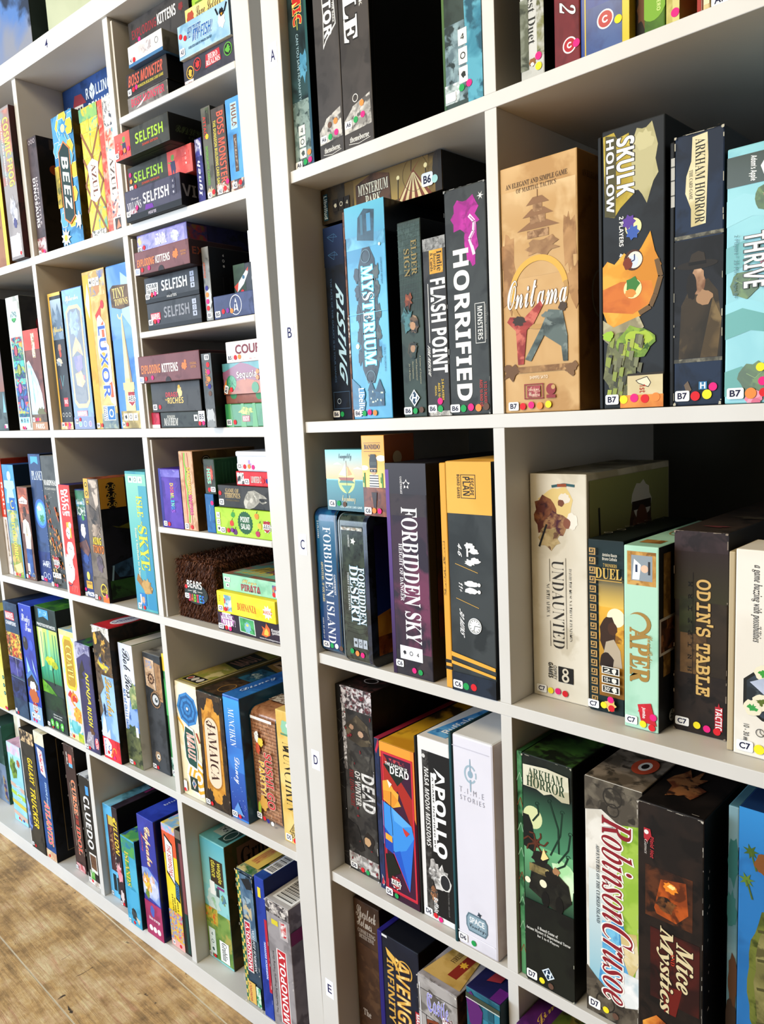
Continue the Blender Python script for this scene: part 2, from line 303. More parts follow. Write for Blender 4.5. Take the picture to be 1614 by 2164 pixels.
# ---------------------------------------------------------------- boxes of games
# unit, x, y, z of the front lower left corner, width, depth, height (cm in the unit's own frame), turn
G = dict(island=('R', 0.15, 0.61, 74.35, 4.9, 11.5, 21.99, 0),
desert=('R', 6.63, -0.56, 74.35, 5.77, 20, 21.63, 0),
sky=('R', 15.49, 0.31, 74.35, 7.16, 30, 29, 0),
heist=('R', 25, 0.14, 74.35, 1.05, 21, 29.13, 0),
escape=('R', 26.23, -0.02, 74.35, 6.86, 21, 29.38, 0),
tranq=('R', 2.94, 1, 96.34, 7.61, 3.6, 8.76, 0),
bandido=('R', 11.13, 0.4, 96, 4.32, 6, 11.06, 0),
undaunted=('R', 35.27, 4.76, 74.35, 7.58, 22, 27.64, 0),
duel=('R', 43.1, 4.46, 74.35, 4.38, 20, 20.32, 0),
caper=('R', 48.51, 2.41, 74.35, 3.92, 20, 20.39, 0),
odin=('R', 52.99, 4.95, 74.35, 5.59, 27, 21.99, 0),
hivebase=('R', 59.3, 2.97, 74.35, 0.63, 8, 20.56, 0),
hive=('R', 60.04, 2.75, 74.35, 7.5, 6, 20.92, 0),
onitama=('R', 35.14, 0.3, 109.25, 9.54, 9, 26.65, 0),
skulksleeve=('R', 46.87, 0.5, 109.25, 0.43, 22, 26.96, 0),
skulk=('R', 47.46, 0.3, 109.25, 6.46, 24, 27.28, 0),
darkthin=('R', 54.25, 0.6, 109.25, 0.48, 22, 24.56, 0),
lcg=('R', 54.86, 0.3, 109.25, 4.55, 25, 24.77, 0),
thrive=('R', 59.63, 0.3, 109.25, 7.5, 22, 22.5, 0),
rising=('R', 0.7, 5, 109.25, 4.17, 29, 27.65, 0),
mystbase=('R', 7.99, 2, 109.25, 0.41, 24, 28, 0),
myst=('R', 8.84, 1.6, 109.25, 7.37, 26, 28.2, 0),
elder=('R', 17.76, 2.2, 109.25, 3.94, 26, 24.67, 0),
flash=('R', 22.72, 1.2, 109.25, 3.64, 23, 21.64, 0),
horrified=('R', 27.14, 0.3, 109.25, 6, 23, 26.18, 0),
park=('R', 0.26, 5.4, 137.46, 22.73, 21, 4.85, 0),
pandemic=('R', 0.19, 1, 144.07, 3.97, 28, 30, 0),
sector=('R', 5.84, 0.6, 144.07, 4.74, 24, 29.5, 0),
castle=('R', 10.84, 0.4, 144.07, 5.39, 30, 29.5, 0),
bluebox=('R', 27.66, 0.4, 144.07, 5.6, 24, 29.8, 0),
fox=('R', 38.06, 0.5, 144.07, 2.89, 17, 20, 0),
jaipur=('R', 42.12, 0.5, 144.07, 2.95, 20, 20, 0),
splduel=('R', 45.18, 0.4, 144.07, 5.17, 20, 21.5, 0),
darkfig=('R', 50.4, 1.5, 144.07, 1.2, 14, 24, 0),
zero=('R', 51.72, 0.6, 144.07, 2.05, 9, 17, 0),
beige=('R', 53.85, 0.5, 144.07, 1.29, 12, 22, 0),
redthin=('R', 56.75, 0.5, 144.07, 0.47, 12, 16, 0),
tanthin=('R', 57.25, 0.5, 144.07, 0.65, 12, 18, 0),
whitebox=('R', 57.96, 0.5, 144.07, 1.76, 12, 17, 0),
dowback=('R', 0.16, 2.78, 38.6, 1.3, 29, 30.11, 0),
dow=('R', 1.74, 2.56, 38.6, 6.57, 29, 30.41, 0),
capbase=('R', 9.03, 1.96, 38.6, 1.13, 20, 23.97, 0),
captain=('R', 10.91, 1.19, 38.6, 6.76, 21, 24.27, 0),
apolloside=('R', 17.76, 1.21, 38.6, 0.42, 26, 26.8, 0),
apollo=('R', 18.2, 1.4, 38.6, 5.69, 27, 26.97, 0),
tealthin=('R', 25.17, -0.21, 38.6, 0.45, 24, 29.77, 0),
time=('R', 25.63, -0.01, 38.6, 6.53, 26, 29.71, 0),
arkhamback=('R', 35.28, 0.56, 38.6, 0.79, 29, 29.84, 0),
arkham=('R', 36.25, 0.31, 38.6, 6.87, 29, 29.92, 0),
crusoe=('R', 44.48, 0.63, 38.6, 6.93, 29, 29.48, 0),
mice=('R', 51.48, -0.6, 38.6, 7.08, 29, 29.3, 0),
tealbox=('R', 59.8, 2.4, 38.6, 1.07, 25, 30.19, 0),
bluebig=('R', 61.48, 0.6, 38.6, 5.7, 27, 31.38, 0),
sherlock=('R', 0.3, 4, 3, 5.84, 24, 29.25, 0),
avnavy=('R', 8.41, 1.2, 3, 1, 26, 28.76, 0),
avengers=('R', 9.45, 1.2, 3, 7.42, 26, 28.71, 0),
panic=('R', 18.99, -1.5, 3, 7.16, 24, 28.47, 0),
bears=('R', 27.75, -1.5, 3, 5.5, 20, 31.1, 0),
purple=('R', 35.3, -1, 3, 7.57, 27, 29.52, 0),
maui=('L', -32.8, 0.78, 38.6, 6.76, 29, 22.7, 0),
jamaica=('L', -25.79, 0.71, 38.6, 7.58, 28, 22.34, 0),
munchdis=('L', -18.19, 0.84, 38.6, 4.65, 26, 23.27, 0),
sushi=('L', -13.5, 2.92, 38.6, 7, 16, 20.95, 0),
munchyel=('L', -4.76, 1.44, 38.6, 4.6, 24, 23.39, 0),
ninja=('L', -67.9, -0.59, 38.6, 6.4, 27, 24.51, 0),
quacks=('L', -60.47, -0.17, 38.6, 6.77, 30, 29.47, 0),
ross=('L', -52.95, 1.16, 38.6, 5.31, 26, 26.59, 0),
eyes=('L', -47.15, 3.05, 38.6, 6.38, 26, 25.09, 0),
greenyel=('L', -40.7, 3.49, 38.6, 4, 26, 25.8, 0),
yellow3=('L', -114.06, -1.24, 38.6, 8.89, 16, 25.79, 0),
champ=('L', -101.92, -0.84, 38.6, 7.6, 29, 29.01, 0),
sheepy=('L', -94.23, -0.51, 38.6, 6.6, 29, 29.46, 0),
photo=('L', -87.56, 0.28, 38.6, 10.24, 29, 29.65, 0),
coatl=('L', -77.02, 0.42, 38.6, 7.4, 27, 25.73, 0),
furry=('L', -31.2, 2.38, 73.8, 12.2, 17, 11.92, 0),
kitty=('L', -17.51, 0.86, 73.8, 16.89, 13, 3.68, 0),
buns=('L', -67.9, -0.41, 73.8, 4.8, 23, 23.75, 0),
kodama=('L', -62.85, 0.51, 73.8, 4.19, 20, 22.86, 0),
tokyo=('L', -56.99, -0.41, 73.8, 5.73, 26, 25.41, 0),
skye=('L', -42.53, 0.44, 73.8, 7.14, 27, 27.21, 0),
rails=('L', -102.2, 1.77, 73.8, 2.4, 29, 28.5, 0),
carc=('L', -98.41, 1.28, 73.8, 6.11, 27, 27.25, 0),
white3=('L', -91.96, 1.41, 73.8, 5.3, 20, 22.15, 0),
planet=('L', -86.55, 2.41, 73.8, 5.82, 27, 29.84, 0),
mariposa=('L', -77.88, 1.1, 73.8, 6.53, 27, 29.62, 0),
waggle=('L', -32.9, 3.07, 3, 7.88, 29, 25.95, 0),
mongreen=('L', -17.57, 0.14, 3, 4.73, 26, 26.41, 0),
monblue=('L', -12.12, -0.24, 3, 2.63, 26, 27.18, 0),
monopoly=('L', -9.41, -0.26, 3, 6.02, 26, 24.06, 0),
charc=('L', -67.5, 1.5, 3, 4.95, 27, 22.12, 0),
zillions=('L', -62.36, 0.78, 3, 2.35, 27, 23.28, 0),
islands=('L', -55.64, -1.32, 3, 5.4, 24, 20.02, 0),
cupcake=('L', -49.23, -0.68, 3, 6.13, 27, 26.66, 0),
simpsons=('L', -41.87, 0.38, 3, 4.63, 25, 26.76, 0),
rainbow=('L', -37.17, 0.37, 3, 1.89, 22, 26.91, 0),
navy3=('L', -136.5, 5.36, 3, 8, 14, 23.45, 0),
wild=('L', -119.67, 2.9, 3, 7.97, 5.5, 22.52, 0),
trucker=('L', -102.13, -0.56, 3, 7.5, 29, 31.87, 0),
atlantis=('L', -94.55, -0.34, 3, 5.13, 29, 33.08, 0),
idol=('L', -83.79, 1.63, 3, 5.03, 27, 31.98, 0),
cluedo=('L', -76.12, 0.76, 3, 5.2, 25, 26.83, 0),
beige3=('L', -128.3, 9, 3, 12, 16, 30, 0),
spl=('L', -67.17, 1.5, 109.05, 5.17, 22, 28.08, 0),
splmarv=('L', -59.09, 0.3, 109.05, 7.9, 22, 27.76, 0),
luxor=('L', -50.96, 0.5, 109.05, 8.2, 27, 30.06, 0),
tiny=('L', -42.62, 0.8, 109.05, 7.67, 27, 30.03, 0),
dark3=('L', -100.43, 1, 109.05, 9.24, 22, 29.93, 0),
gizmos=('L', -84.55, 0.5, 109.05, 6.4, 24, 29.17, 0),
parks=('L', -77.98, 0.5, 109.05, 6.95, 20, 21.52, 0),
mayhem=('L', -28.89, 0.6, 109.05, 13.16, 9, 2.79, 0),
redbook=('L', -32.4, 1, 109.05, 2.59, 9, 2.79, 0),
drags=('L', -31, 0.5, 111.84, 14.64, 10, 5.22, 0),
ekb=('L', -31.87, -1, 117.06, 18.06, 10, 4.71, 0),
klust2=('L', -12.9, -1.3, 109.05, 2.54, 18, 11.93, 0),
riot=('L', -9.93, 0.3, 109.05, 9.31, 10, 3.7, 0),
sequoiat=('L', -10.09, 0.8, 112.75, 9.47, 10, 1.52, 0),
sequoia=('L', -10, 0.5, 114.27, 9.38, 10, 4.92, 0),
coup=('L', -8.48, 0.3, 119.19, 7.86, 10, 3.33, 0),
selfmarv=('L', -29.53, 0.3, 126.2, 15.54, 12, 4.6, 0),
selfstar=('L', -29.64, 0.3, 130.8, 15.62, 12, 4.4, 0),
eka=('L', -28.36, -2, 135.2, 15.64, 11, 3.87, 0),
brawl=('L', -29.44, -0.5, 139.07, 14.59, 13, 3.21, 0),
klust1=('L', -12.47, 0.1, 126.2, 1.85, 18, 11.6, 0),
rocket=('L', -10.5, 0.2, 126.2, 9.88, 10, 3.64, 0),
moonbox=('L', -7.73, 2.5, 129.84, 7.11, 10, 4.77, 0),
bluecard=('L', -5.31, 4, 134.61, 2.81, 6, 5.18, 0),
selfvill=('L', -31.11, -1, 144.7, 16.26, 12, 5.12, 0),
selfz2=('L', -31.88, 0.5, 149.82, 18.72, 12, 4.42, 0),
selfz1=('L', -30.33, -2.5, 154.24, 15.83, 12, 4.31, 0),
heart=('L', -13.1, 1, 144.7, 1.9, 14, 10.02, 0),
attack=('L', -10.32, 0.6, 144.7, 2.36, 11, 13.84, 0),
boss3=('L', -7.63, 0.4, 144.7, 3.33, 11, 12.96, 0),
hula=('L', -3.92, 0.3, 144.7, 3.3, 12, 13.28, 0),
boss2=('L', -29.67, 0.4, 162.7, 11.8, 9, 2.42, 0),
boss1=('L', -29.47, 0.4, 165.12, 11.91, 9, 3.78, 0),
art=('L', -26.73, -0.6, 168.9, 9.86, 10, 3.27, 0),
ek3=('L', -30.64, 2.5, 172.17, 17.17, 10, 6.04, 0),
hero=('L', -13.34, 0.3, 162.7, 12.72, 9, 3.39, 0),
fish=('L', -13.25, -0.3, 166.09, 12.63, 9, 4.96, 0),
letter=('L', -13.34, 1.5, 171.05, 11.46, 8, 3.11, 0),
greentop=('L', -12.69, 2.5, 174.16, 8.97, 8, 1.71, 0),
salad=('L', -15.01, 0.3, 91, 14.39, 12, 4.63, 0),
throne=('L', -14.34, 0.8, 95.63, 13.32, 10, 3.78, 0),
uno=('L', -9.62, 1.2, 99.41, 8.99, 9, 2.38, 0),
tin=('L', -8.92, 1, 101.79, 8.1, 9, 3.25, 0),
doom=('L', -30.93, 0.4, 91, 6.53, 10, 10.79, 0),
sandwich=('L', -24.11, 0.3, 91, 4.1, 14, 13.99, 0),
deepblue=('L', -17.87, 0.6, 91, 2.42, 10, 6.72, 0),
hiss=('L', -17.52, 0.6, 97.72, 3.05, 14, 5.98, 0),
bohn=('L', -15.7, -0.3, 77.48, 15.08, 12, 3.75, 0),
pirata=('L', -15.04, 0.8, 81.23, 14.42, 12, 2.88, 0),
dinos=('L', -67.9, 1, 144.7, 3.9, 22, 23.16, 0),
beez=('L', -55.89, 0.2, 144.7, 7.87, 25, 23.88, 0),
sintra=('L', -45.94, 0.5, 144.7, 6.3, 26, 22.85, 0),
azul=('L', -39.55, 0.5, 144.7, 4.75, 26, 22.78, 0),
rolling=('L', -67.8, 9.8, 168.7, 22, 25, 10.5, 0),
yellowA3=('L', -92.95, 1.5, 144.7, 10.58, 20, 32.38, 0),
frog=('L', -75.38, -1.2, 144.7, 5.7, 22, 29.94, 0))
DOTC = dict(r='d8202a', p='e6217c', o='f58b42', y='f5e12a', g='1f9c50', n='64483a', w='f2f2f0', b='2a2680', v='7b2e97')
class Box:
    def __init__(s, key, label, front, side=None, top=None, m=None, name='board_game_box', cat='board game', group=None, r=.14, bottom=None):
        s.u, s.x, s.y, s.z, s.w, s.d, s.h, s.a = G[key]
        s.mb = MB(); s.k = 0; s.name = name; s.label = label; s.cat = cat; s.group = group; s.m = m or CARD; s.kids = []; s.r = r
        side = side or front; top = top or side; bottom = bottom or side
        un = lambda c: c[0] if isinstance(c, tuple) and len(c) == 1 else c
        front, side, top, bottom = un(front), un(side), un(top), un(bottom)
        A = lambda c: c if isinstance(c, (tuple, list)) and len(c) == 4 and not isinstance(c[0], float) else (c, c, c, 0)
        F, S, T, Bt = A(front), A(side), A(top), A(bottom)
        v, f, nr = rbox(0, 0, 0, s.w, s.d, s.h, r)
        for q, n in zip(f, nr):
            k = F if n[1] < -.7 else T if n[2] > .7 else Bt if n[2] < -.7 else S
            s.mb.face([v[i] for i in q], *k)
    def xf(s, p):
        c, n = math.cos(s.a), math.sin(s.a)
        return (s.x + p[0] * c - p[1] * n, s.y + p[0] * n + p[1] * c, s.z + p[2] + .03)
    def pt(s, f, u, v, o):
        if f == 'F': return (u * s.w, -o, v * s.h)
        if f == 'R': return (s.w + o, u * s.d, v * s.h)
        if f == 'T': return (u * s.w, v * s.d, s.h + o)
        if f == 'B': return (u * s.w, v * s.d, -o)
    def dim(s, f): return {'F': (s.w, s.h), 'R': (s.d, s.h), 'T': (s.w, s.d), 'B': (s.w, s.d)}[f]
    def off(s): s.k += 1; return .012 + .0035 * s.k
    def done(s):
        org = s.xf((s.w / 2, s.d / 2, 0))
        o = s.mb.build(s.name, s.m, s.u, org, None, s.xf)
        o['_w'] = tuple(o.location)
        tag(o, s.label, s.cat, s.group)
        for nm, mb, lo, m, lab in s.kids:
            k = mb.build(nm, m, s.u, s.xf(lo), None, s.xf)
            k.parent = o; k.location = k.location - o.location
            if lab: k['label'] = lab
        del o['_w']
        s.ob = o
        return o
cur = None; GROUP = None
def B(key, label, front, side=None, top=None, m=None, name='board_game_box', cat='board game', **k):
    global cur
    if cur: cur.done()
    cur = Box(key, label, front, side, top, m, name, cat, GROUP, **k)
    return cur
def fin():
    global cur
    if cur: cur.done()
    cur = None
def clip(k):                                                          # print stays on its face
    for ax in (0, 1):
        for lo in (1, 0):
            o = []; n = len(k)
            for i in range(n):
                a, b = k[i - 1], k[i]; ia = a[ax] >= .002 if lo else a[ax] <= .998; ib = b[ax] >= .002 if lo else b[ax] <= .998
                if ia != ib:
                    x = .002 if lo else .998; t_ = (x - a[ax]) / (b[ax] - a[ax]); q_ = [0, 0]; q_[ax] = x; q_[1 - ax] = a[1 - ax] + t_ * (b[1 - ax] - a[1 - ax]); o.append(tuple(q_))
                if ib: o.append(b)
            k = o
            if not k: return k
    return k
def lay(f, k, o, c, c2=None, c3=None, ns=0):
    k = clip(list(k))
    if len(k) > 2: cur.mb.face([cur.pt(f, u, v, o) for u, v in k], c, c2, c3, ns)
def p(f, pts, c, c2=None, c3=None, ns=0, cols=None):
    o = cur.off()
    if cols: cur.mb.face([cur.pt(f, u, v, o) for u, v in pts], c, c2, c3, ns, cols)
    else: lay(f, pts, o, c, c2, c3, ns)
def q(f, u0, v0, u1, v1, c, c2=None, c3=None, ns=0): p(f, [(u0, v0), (u1, v0), (u1, v1), (u0, v1)], c, c2, c3, ns)
def gr(f, u0, v0, u1, v1, cb, ct):                                   # printed two-colour blend
    p(f, [(u0, v0), (u1, v0), (u1, v1), (u0, v1)], cb, cols=[cb, cb, ct, ct])
def e(f, u, v, r, c, ry=None, n=22, c2=None, c3=None, ns=0, a0=0, a1=360):
    W, H = cur.dim(f); ry = ry or r; k = []
    for i in range(n + (a1 - a0 < 360)):
        a = math.radians(a0 + (a1 - a0) * i / n); k.append((u + r * math.cos(a) / W, v + ry * math.sin(a) / H))
    p(f, k, c, c2, c3, ns)
def ring(f, u, v, r, w, c, n=24, a0=0, a1=360, ry=None):
    W, H = cur.dim(f); ry = ry or r
    o = cur.off()
    for i in range(n):
        k = []
        for a, rr in ((i, 1), (i + 1, 1), (i + 1, 0), (i, 0)):
            t = math.radians(a0 + (a1 - a0) * a / n); d = 0 if rr else w
            k.append((u + (r - d) * math.cos(t) / W, v + (ry - d) * math.sin(t) / H))
        lay(f, k, o, c)
def fr(f, u0, v0, u1, v1, c, w=.12):
    W, H = cur.dim(f); a, b = w / W, w / H
    q(f, u0, v0, u1, v0 + b, c); q(f, u0, v1 - b, u1, v1, c); q(f, u0, v0, u0 + a, v1, c); q(f, u1 - a, v0, u1, v1, c)
def ln(f, pts, c, w=.12):
    W, H = cur.dim(f); o = cur.off()
    for (a, b), (x, y) in zip(pts, pts[1:]):
        dx, dy = (x - a) * W, (y - b) * H; L = math.hypot(dx, dy) or 1; nx, ny = -dy / L * w / 2, dx / L * w / 2
        lay(f, [(i + sx * nx / W, j + sx * ny / H) for i, j, sx in ((a, b, -1), (x, y, -1), (x, y, 1), (a, b, 1))], o, c)
def blob(f, u, v, rx, ry, c, seed=0, j=.22, n=18, c2=None, c3=None, ns=0):
    R = random.Random(seed + 11); W, H = cur.dim(f); k = []
    for i in range(n):
        a = 2 * math.pi * i / n; m = 1 + R.uniform(-j, j); k.append((u + rx * m * math.cos(a) / W, v + ry * m * math.sin(a) / H))
    p(f, k, c, c2, c3, ns)
def star(f, u, v, r, c, n=10, inner=.6, rot=0):
    W, H = cur.dim(f); k = []
    for i in range(2 * n):
        a = math.pi * i / n + rot; m = r if i % 2 == 0 else r * inner; k.append((u + m * math.cos(a) / W, v + m * math.sin(a) / H))
    p(f, k, c)
def t(f, s, u0, v0, u1, v1, c, rot=0, st='bold', ol=None, ow=.035, it=0, off=0.0, c2=None, ns=0, sp=1.0):
    if u0 > u1: u0, u1 = u1, u0
    if v0 > v1: v0, v1 = v1, v0
    v0_, f0_, bb = glyphs(s, st, off, sp)
    def put(g, col, cc2, nn):
        o = cur.off(); P = []
        for x, y in g[0]:
            a = (x - bb[0]) / max(bb[2] - bb[0], 1e-6); b = (y - bb[1]) / max(bb[3] - bb[1], 1e-6)
            a += it * (b - .5)
            if rot == 0: u, v = u0 + a * (u1 - u0), v0 + b * (v1 - v0)
            elif rot == -90: u, v = u0 + b * (u1 - u0), v1 - a * (v1 - v0)
            elif rot == 90: u, v = u1 - b * (u1 - u0), v0 + a * (v1 - v0)
            else: u, v = u1 - a * (u1 - u0), v1 - b * (v1 - v0)
            P.append(cur.pt(f, u, v, o))
        cur.mb.mesh(P, g[1], col, cc2, None, nn)
    if ol: put(glyphs(s, st, off + ow, sp), ol, None, 0)
    put((v0_, f0_), c, c2, ns)
def wear(n=26, c='cfc8ba', top=True, seed=1, L=.9):                   # rubbed card showing along the front edges
    R = random.Random(seed); W, H = cur.w, cur.h
    for i in range(n):
        k = R.random(); l = R.uniform(.1, L); w = R.uniform(.03, .12)
        if k < .4: a = R.uniform(0, W - l) / W; q('F', a, 1 - w / H, a + l / W, 1, c)
        elif k < .65: b = R.uniform(0, H - l) / H; q('F', 0, b, w / W, b + l / H, c)
        elif k < .9: b = R.uniform(0, H - l) / H; q('F', 1 - w / W, b, 1, b + l / H, c)
        elif top: a = R.uniform(0, W - l) / W; q('T', a, 0, a + l / W, w / cur.d, c)
    for a, b in ((0, 1), (1, 1), (0, 0), (1, 0)): blob('F', abs(a - .1 / W), abs(b - .1 / H), .16, .2, c, seed + a * 3 + b, .4, 9)
def sticker(x, z, w, h, code, rot=0, col='f3f3f1', ink='15153a', face='F', off=.03):
    s = cur; mb = MB(); R = .16 * min(w, h) / .9; k = []
    for cx_, cz_, a0 in ((w / 2 - R, h / 2 - R, 0), (-w / 2 + R, h / 2 - R, 90), (-w / 2 + R, -h / 2 + R, 180), (w / 2 - R, -h / 2 + R, 270)):
        for i in range(4): a = math.radians(a0 + 30 * i); k.append((cx_ + R * math.cos(a), cz_ + R * math.sin(a)))
    ca, sa = math.cos(math.radians(rot)), math.sin(math.radians(rot))
    o = .012 + .0035 * s.k + off
    def pl(a, b, oo): return (x + a * ca - b * sa, -oo, z + a * sa + b * ca)
    mb.face([pl(a, b, o) for a, b in k], col)
    for i in range(len(k)):
        a, b = k[i], k[(i + 1) % len(k)]; mb.face([pl(*a, o), pl(*a, o - .02), pl(*b, o - .02), pl(*b, o)], col)
    if code:
        gv, gf, bb = glyphs(code, 'sans', .028)
        P = [pl(((X - bb[0]) / (bb[2] - bb[0]) - .5) * w * .66, ((Y - bb[1]) / (bb[3] - bb[1]) - .5) * h * .62, o + .006) for X, Y in gv]
        mb.mesh(P, gf, ink)
    s.kids.append(('code_sticker', mb, (x, 0, z), PAPER, None))
def dot(x, z, c, r=.39):
    s = cur; mb = MB(); o = .012 + .0035 * s.k + .034; n = 18
    k = [(x + r * math.cos(6.2832 * i / n), z + r * math.sin(6.2832 * i / n)) for i in range(n)]
    mb.face([(a, -o, b) for a, b in k], DOTC.get(c, c))
    for i in range(n):
        a, b = k[i], k[(i + 1) % n]; mb.face([(a[0], -o, a[1]), (a[0], -o + .02, a[1]), (b[0], -o + .02, b[1]), (b[0], -o, b[1])], DOTC.get(c, c))
    s.kids.append(('dot_sticker', mb, (x, 0, z), PAPER, {'r': 'red', 'p': 'pink', 'o': 'orange', 'y': 'yellow', 'g': 'green', 'n': 'brown', 'w': 'white', 'b': 'dark blue', 'v': 'purple'}.get(c, 'round') + ' dot sticker'))
def S(code, dots='', x=.85, z=.8, w=1.4, h=.95, dx=None, dz=None, step=.86, up=0, r=.39, rot=0):
    """shelf code label with its coloured dots in a row beside it"""
    sticker(x, z, w, h, code, rot)
    X = dx if dx is not None else x + w / 2 + .55; Z = dz if dz is not None else z
    for i, c in enumerate(dots):
        if X + r > cur.w + .02: X = (dx if dx is not None else x + w / 2 + .55); Z += .84
        dot(X, Z + (.06 if i % 2 else -.05) + up * i, c, r); X += step
def dots(*a):
    for x, z, c in a: dot(x, z, c)
def aeg(u, v, w=2.2, f='F'):
    W, H = cur.dim(f); star(f, u, v, w * .56, 'f4f2ee', 9, .8); a, b = w / W / 2, w / H / 2
    p(f, [(u - a * .8, v + b * .95), (u + a * .8, v + b * .95), (u + a * .8, v - b * .5), (u, v - b * 1.05), (u - a * .8, v - b * .5)], 'a3202c')
    star(f, u, v, w * .36, 'f0ece6', 12, .35)
    q(f, u - a * .95, v - b * .42, u + a * .95, v + b * .42, 'f6f4f0'); t(f, 'AEG', u - a * .85, v - b * .34, u + a * .85, v + b * .34, '1a1a1a')
def icons(f, u0, v0, u1, v1, n, vert=True, c='f2f0ea', k='202020', shape='r'):
    for i in range(n):
        if vert: a, b, x, y = u0, v0 + (v1 - v0) * i / n, u1, v0 + (v1 - v0) * (i + .86) / n
        else: a, b, x, y = u0 + (u1 - u0) * i / n, v0, u0 + (u1 - u0) * (i + .86) / n, v1
        W, H = cur.dim(f); m = min((x - a) * W, (y - b) * H) / 2
        if shape == 'r': q(f, a, b, x, y, c)
        else: ring(f, (a + x) / 2, (b + y) / 2, m, m * .18, c)
        if i % 3 == 0: blob(f, (a + x) / 2, (b + y) / 2, m * .5, m * .55, k if shape == 'r' else c, i)
        elif i % 3 == 1: ring(f, (a + x) / 2, (b + y) / 2, m * .62, m * .2, k if shape == 'r' else c, 12)
        else: t(f, str(2 + i), (a + x) / 2 - m * .4 / W, (b + y) / 2 - m * .5 / H, (a + x) / 2 + m * .4 / W, (b + y) / 2 + m * .5 / H, k if shape == 'r' else c)
def bars(f, u0, v0, u1, v1, n=22, vert=True):                          # barcode
    q(f, u0, v0, u1, v1, 'f2f2f0'); R = random.Random(n)
    for i in range(n):
        a = (i + .15) / n; b = a + R.uniform(.2, .7) / n
        if vert: q(f, u0 + (u1 - u0) * (.06 + .88 * a), v0 + (v1 - v0) * .12, u0 + (u1 - u0) * (.06 + .88 * b), v1 - (v1 - v0) * .1, '181818')
        else: q(f, u0 + (u1 - u0) * .1, v0 + (v1 - v0) * (.06 + .88 * a), u1 - (u1 - u0) * .1, v0 + (v1 - v0) * (.06 + .88 * b), '181818')
def part(name, a, b, m, label, *col, r=.08):                            # a raised or set-back piece of the box, box-local cm
    mb = MB(); v, f, _ = rbox(*a, *b, r); mb.mesh(v, f, *col); cur.kids.append((name, mb, (a[0], a[1], a[2]), m, label))
def tinbox(key, label, col, rim, face_art_cols, rad=1.3):
    """tin standing on edge: rounded corners in the front outline, lid towards +x"""
    global cur
    if cur: cur.done()
    s = cur = Box(key, label, col, None, None, TIN, 'game_tin', 'game tin', GROUP)
    s.mb = MB(); s.z += .08
    def prof(x0, x1, g, c):
        n = 5; k = []
        for cy_, cz_, a0 in ((s.d - rad, s.h - rad, 0), (rad, s.h - rad, 90), (rad, rad, 180), (s.d - rad, rad, 270)):
            for i in range(n + 1):
                a = math.radians(a0 + 90 * i / n); k.append((cy_ + (rad + g) * math.cos(a), cz_ + (rad + g) * math.sin(a)))
        N = len(k); v = [(x0, a, b) for a, b in k] + [(x1, a, b) for a, b in k]
        f = [(i, (i + 1) % N, N + (i + 1) % N, N + i) for i in range(N)]
        s.mb.mesh(v, f, *c, smooth=True); s.mb.face(v[:N], *c); s.mb.face(v[N:][::-1], *c)
    return prof
GROUP = 'games in the second column of bays on the near unit'
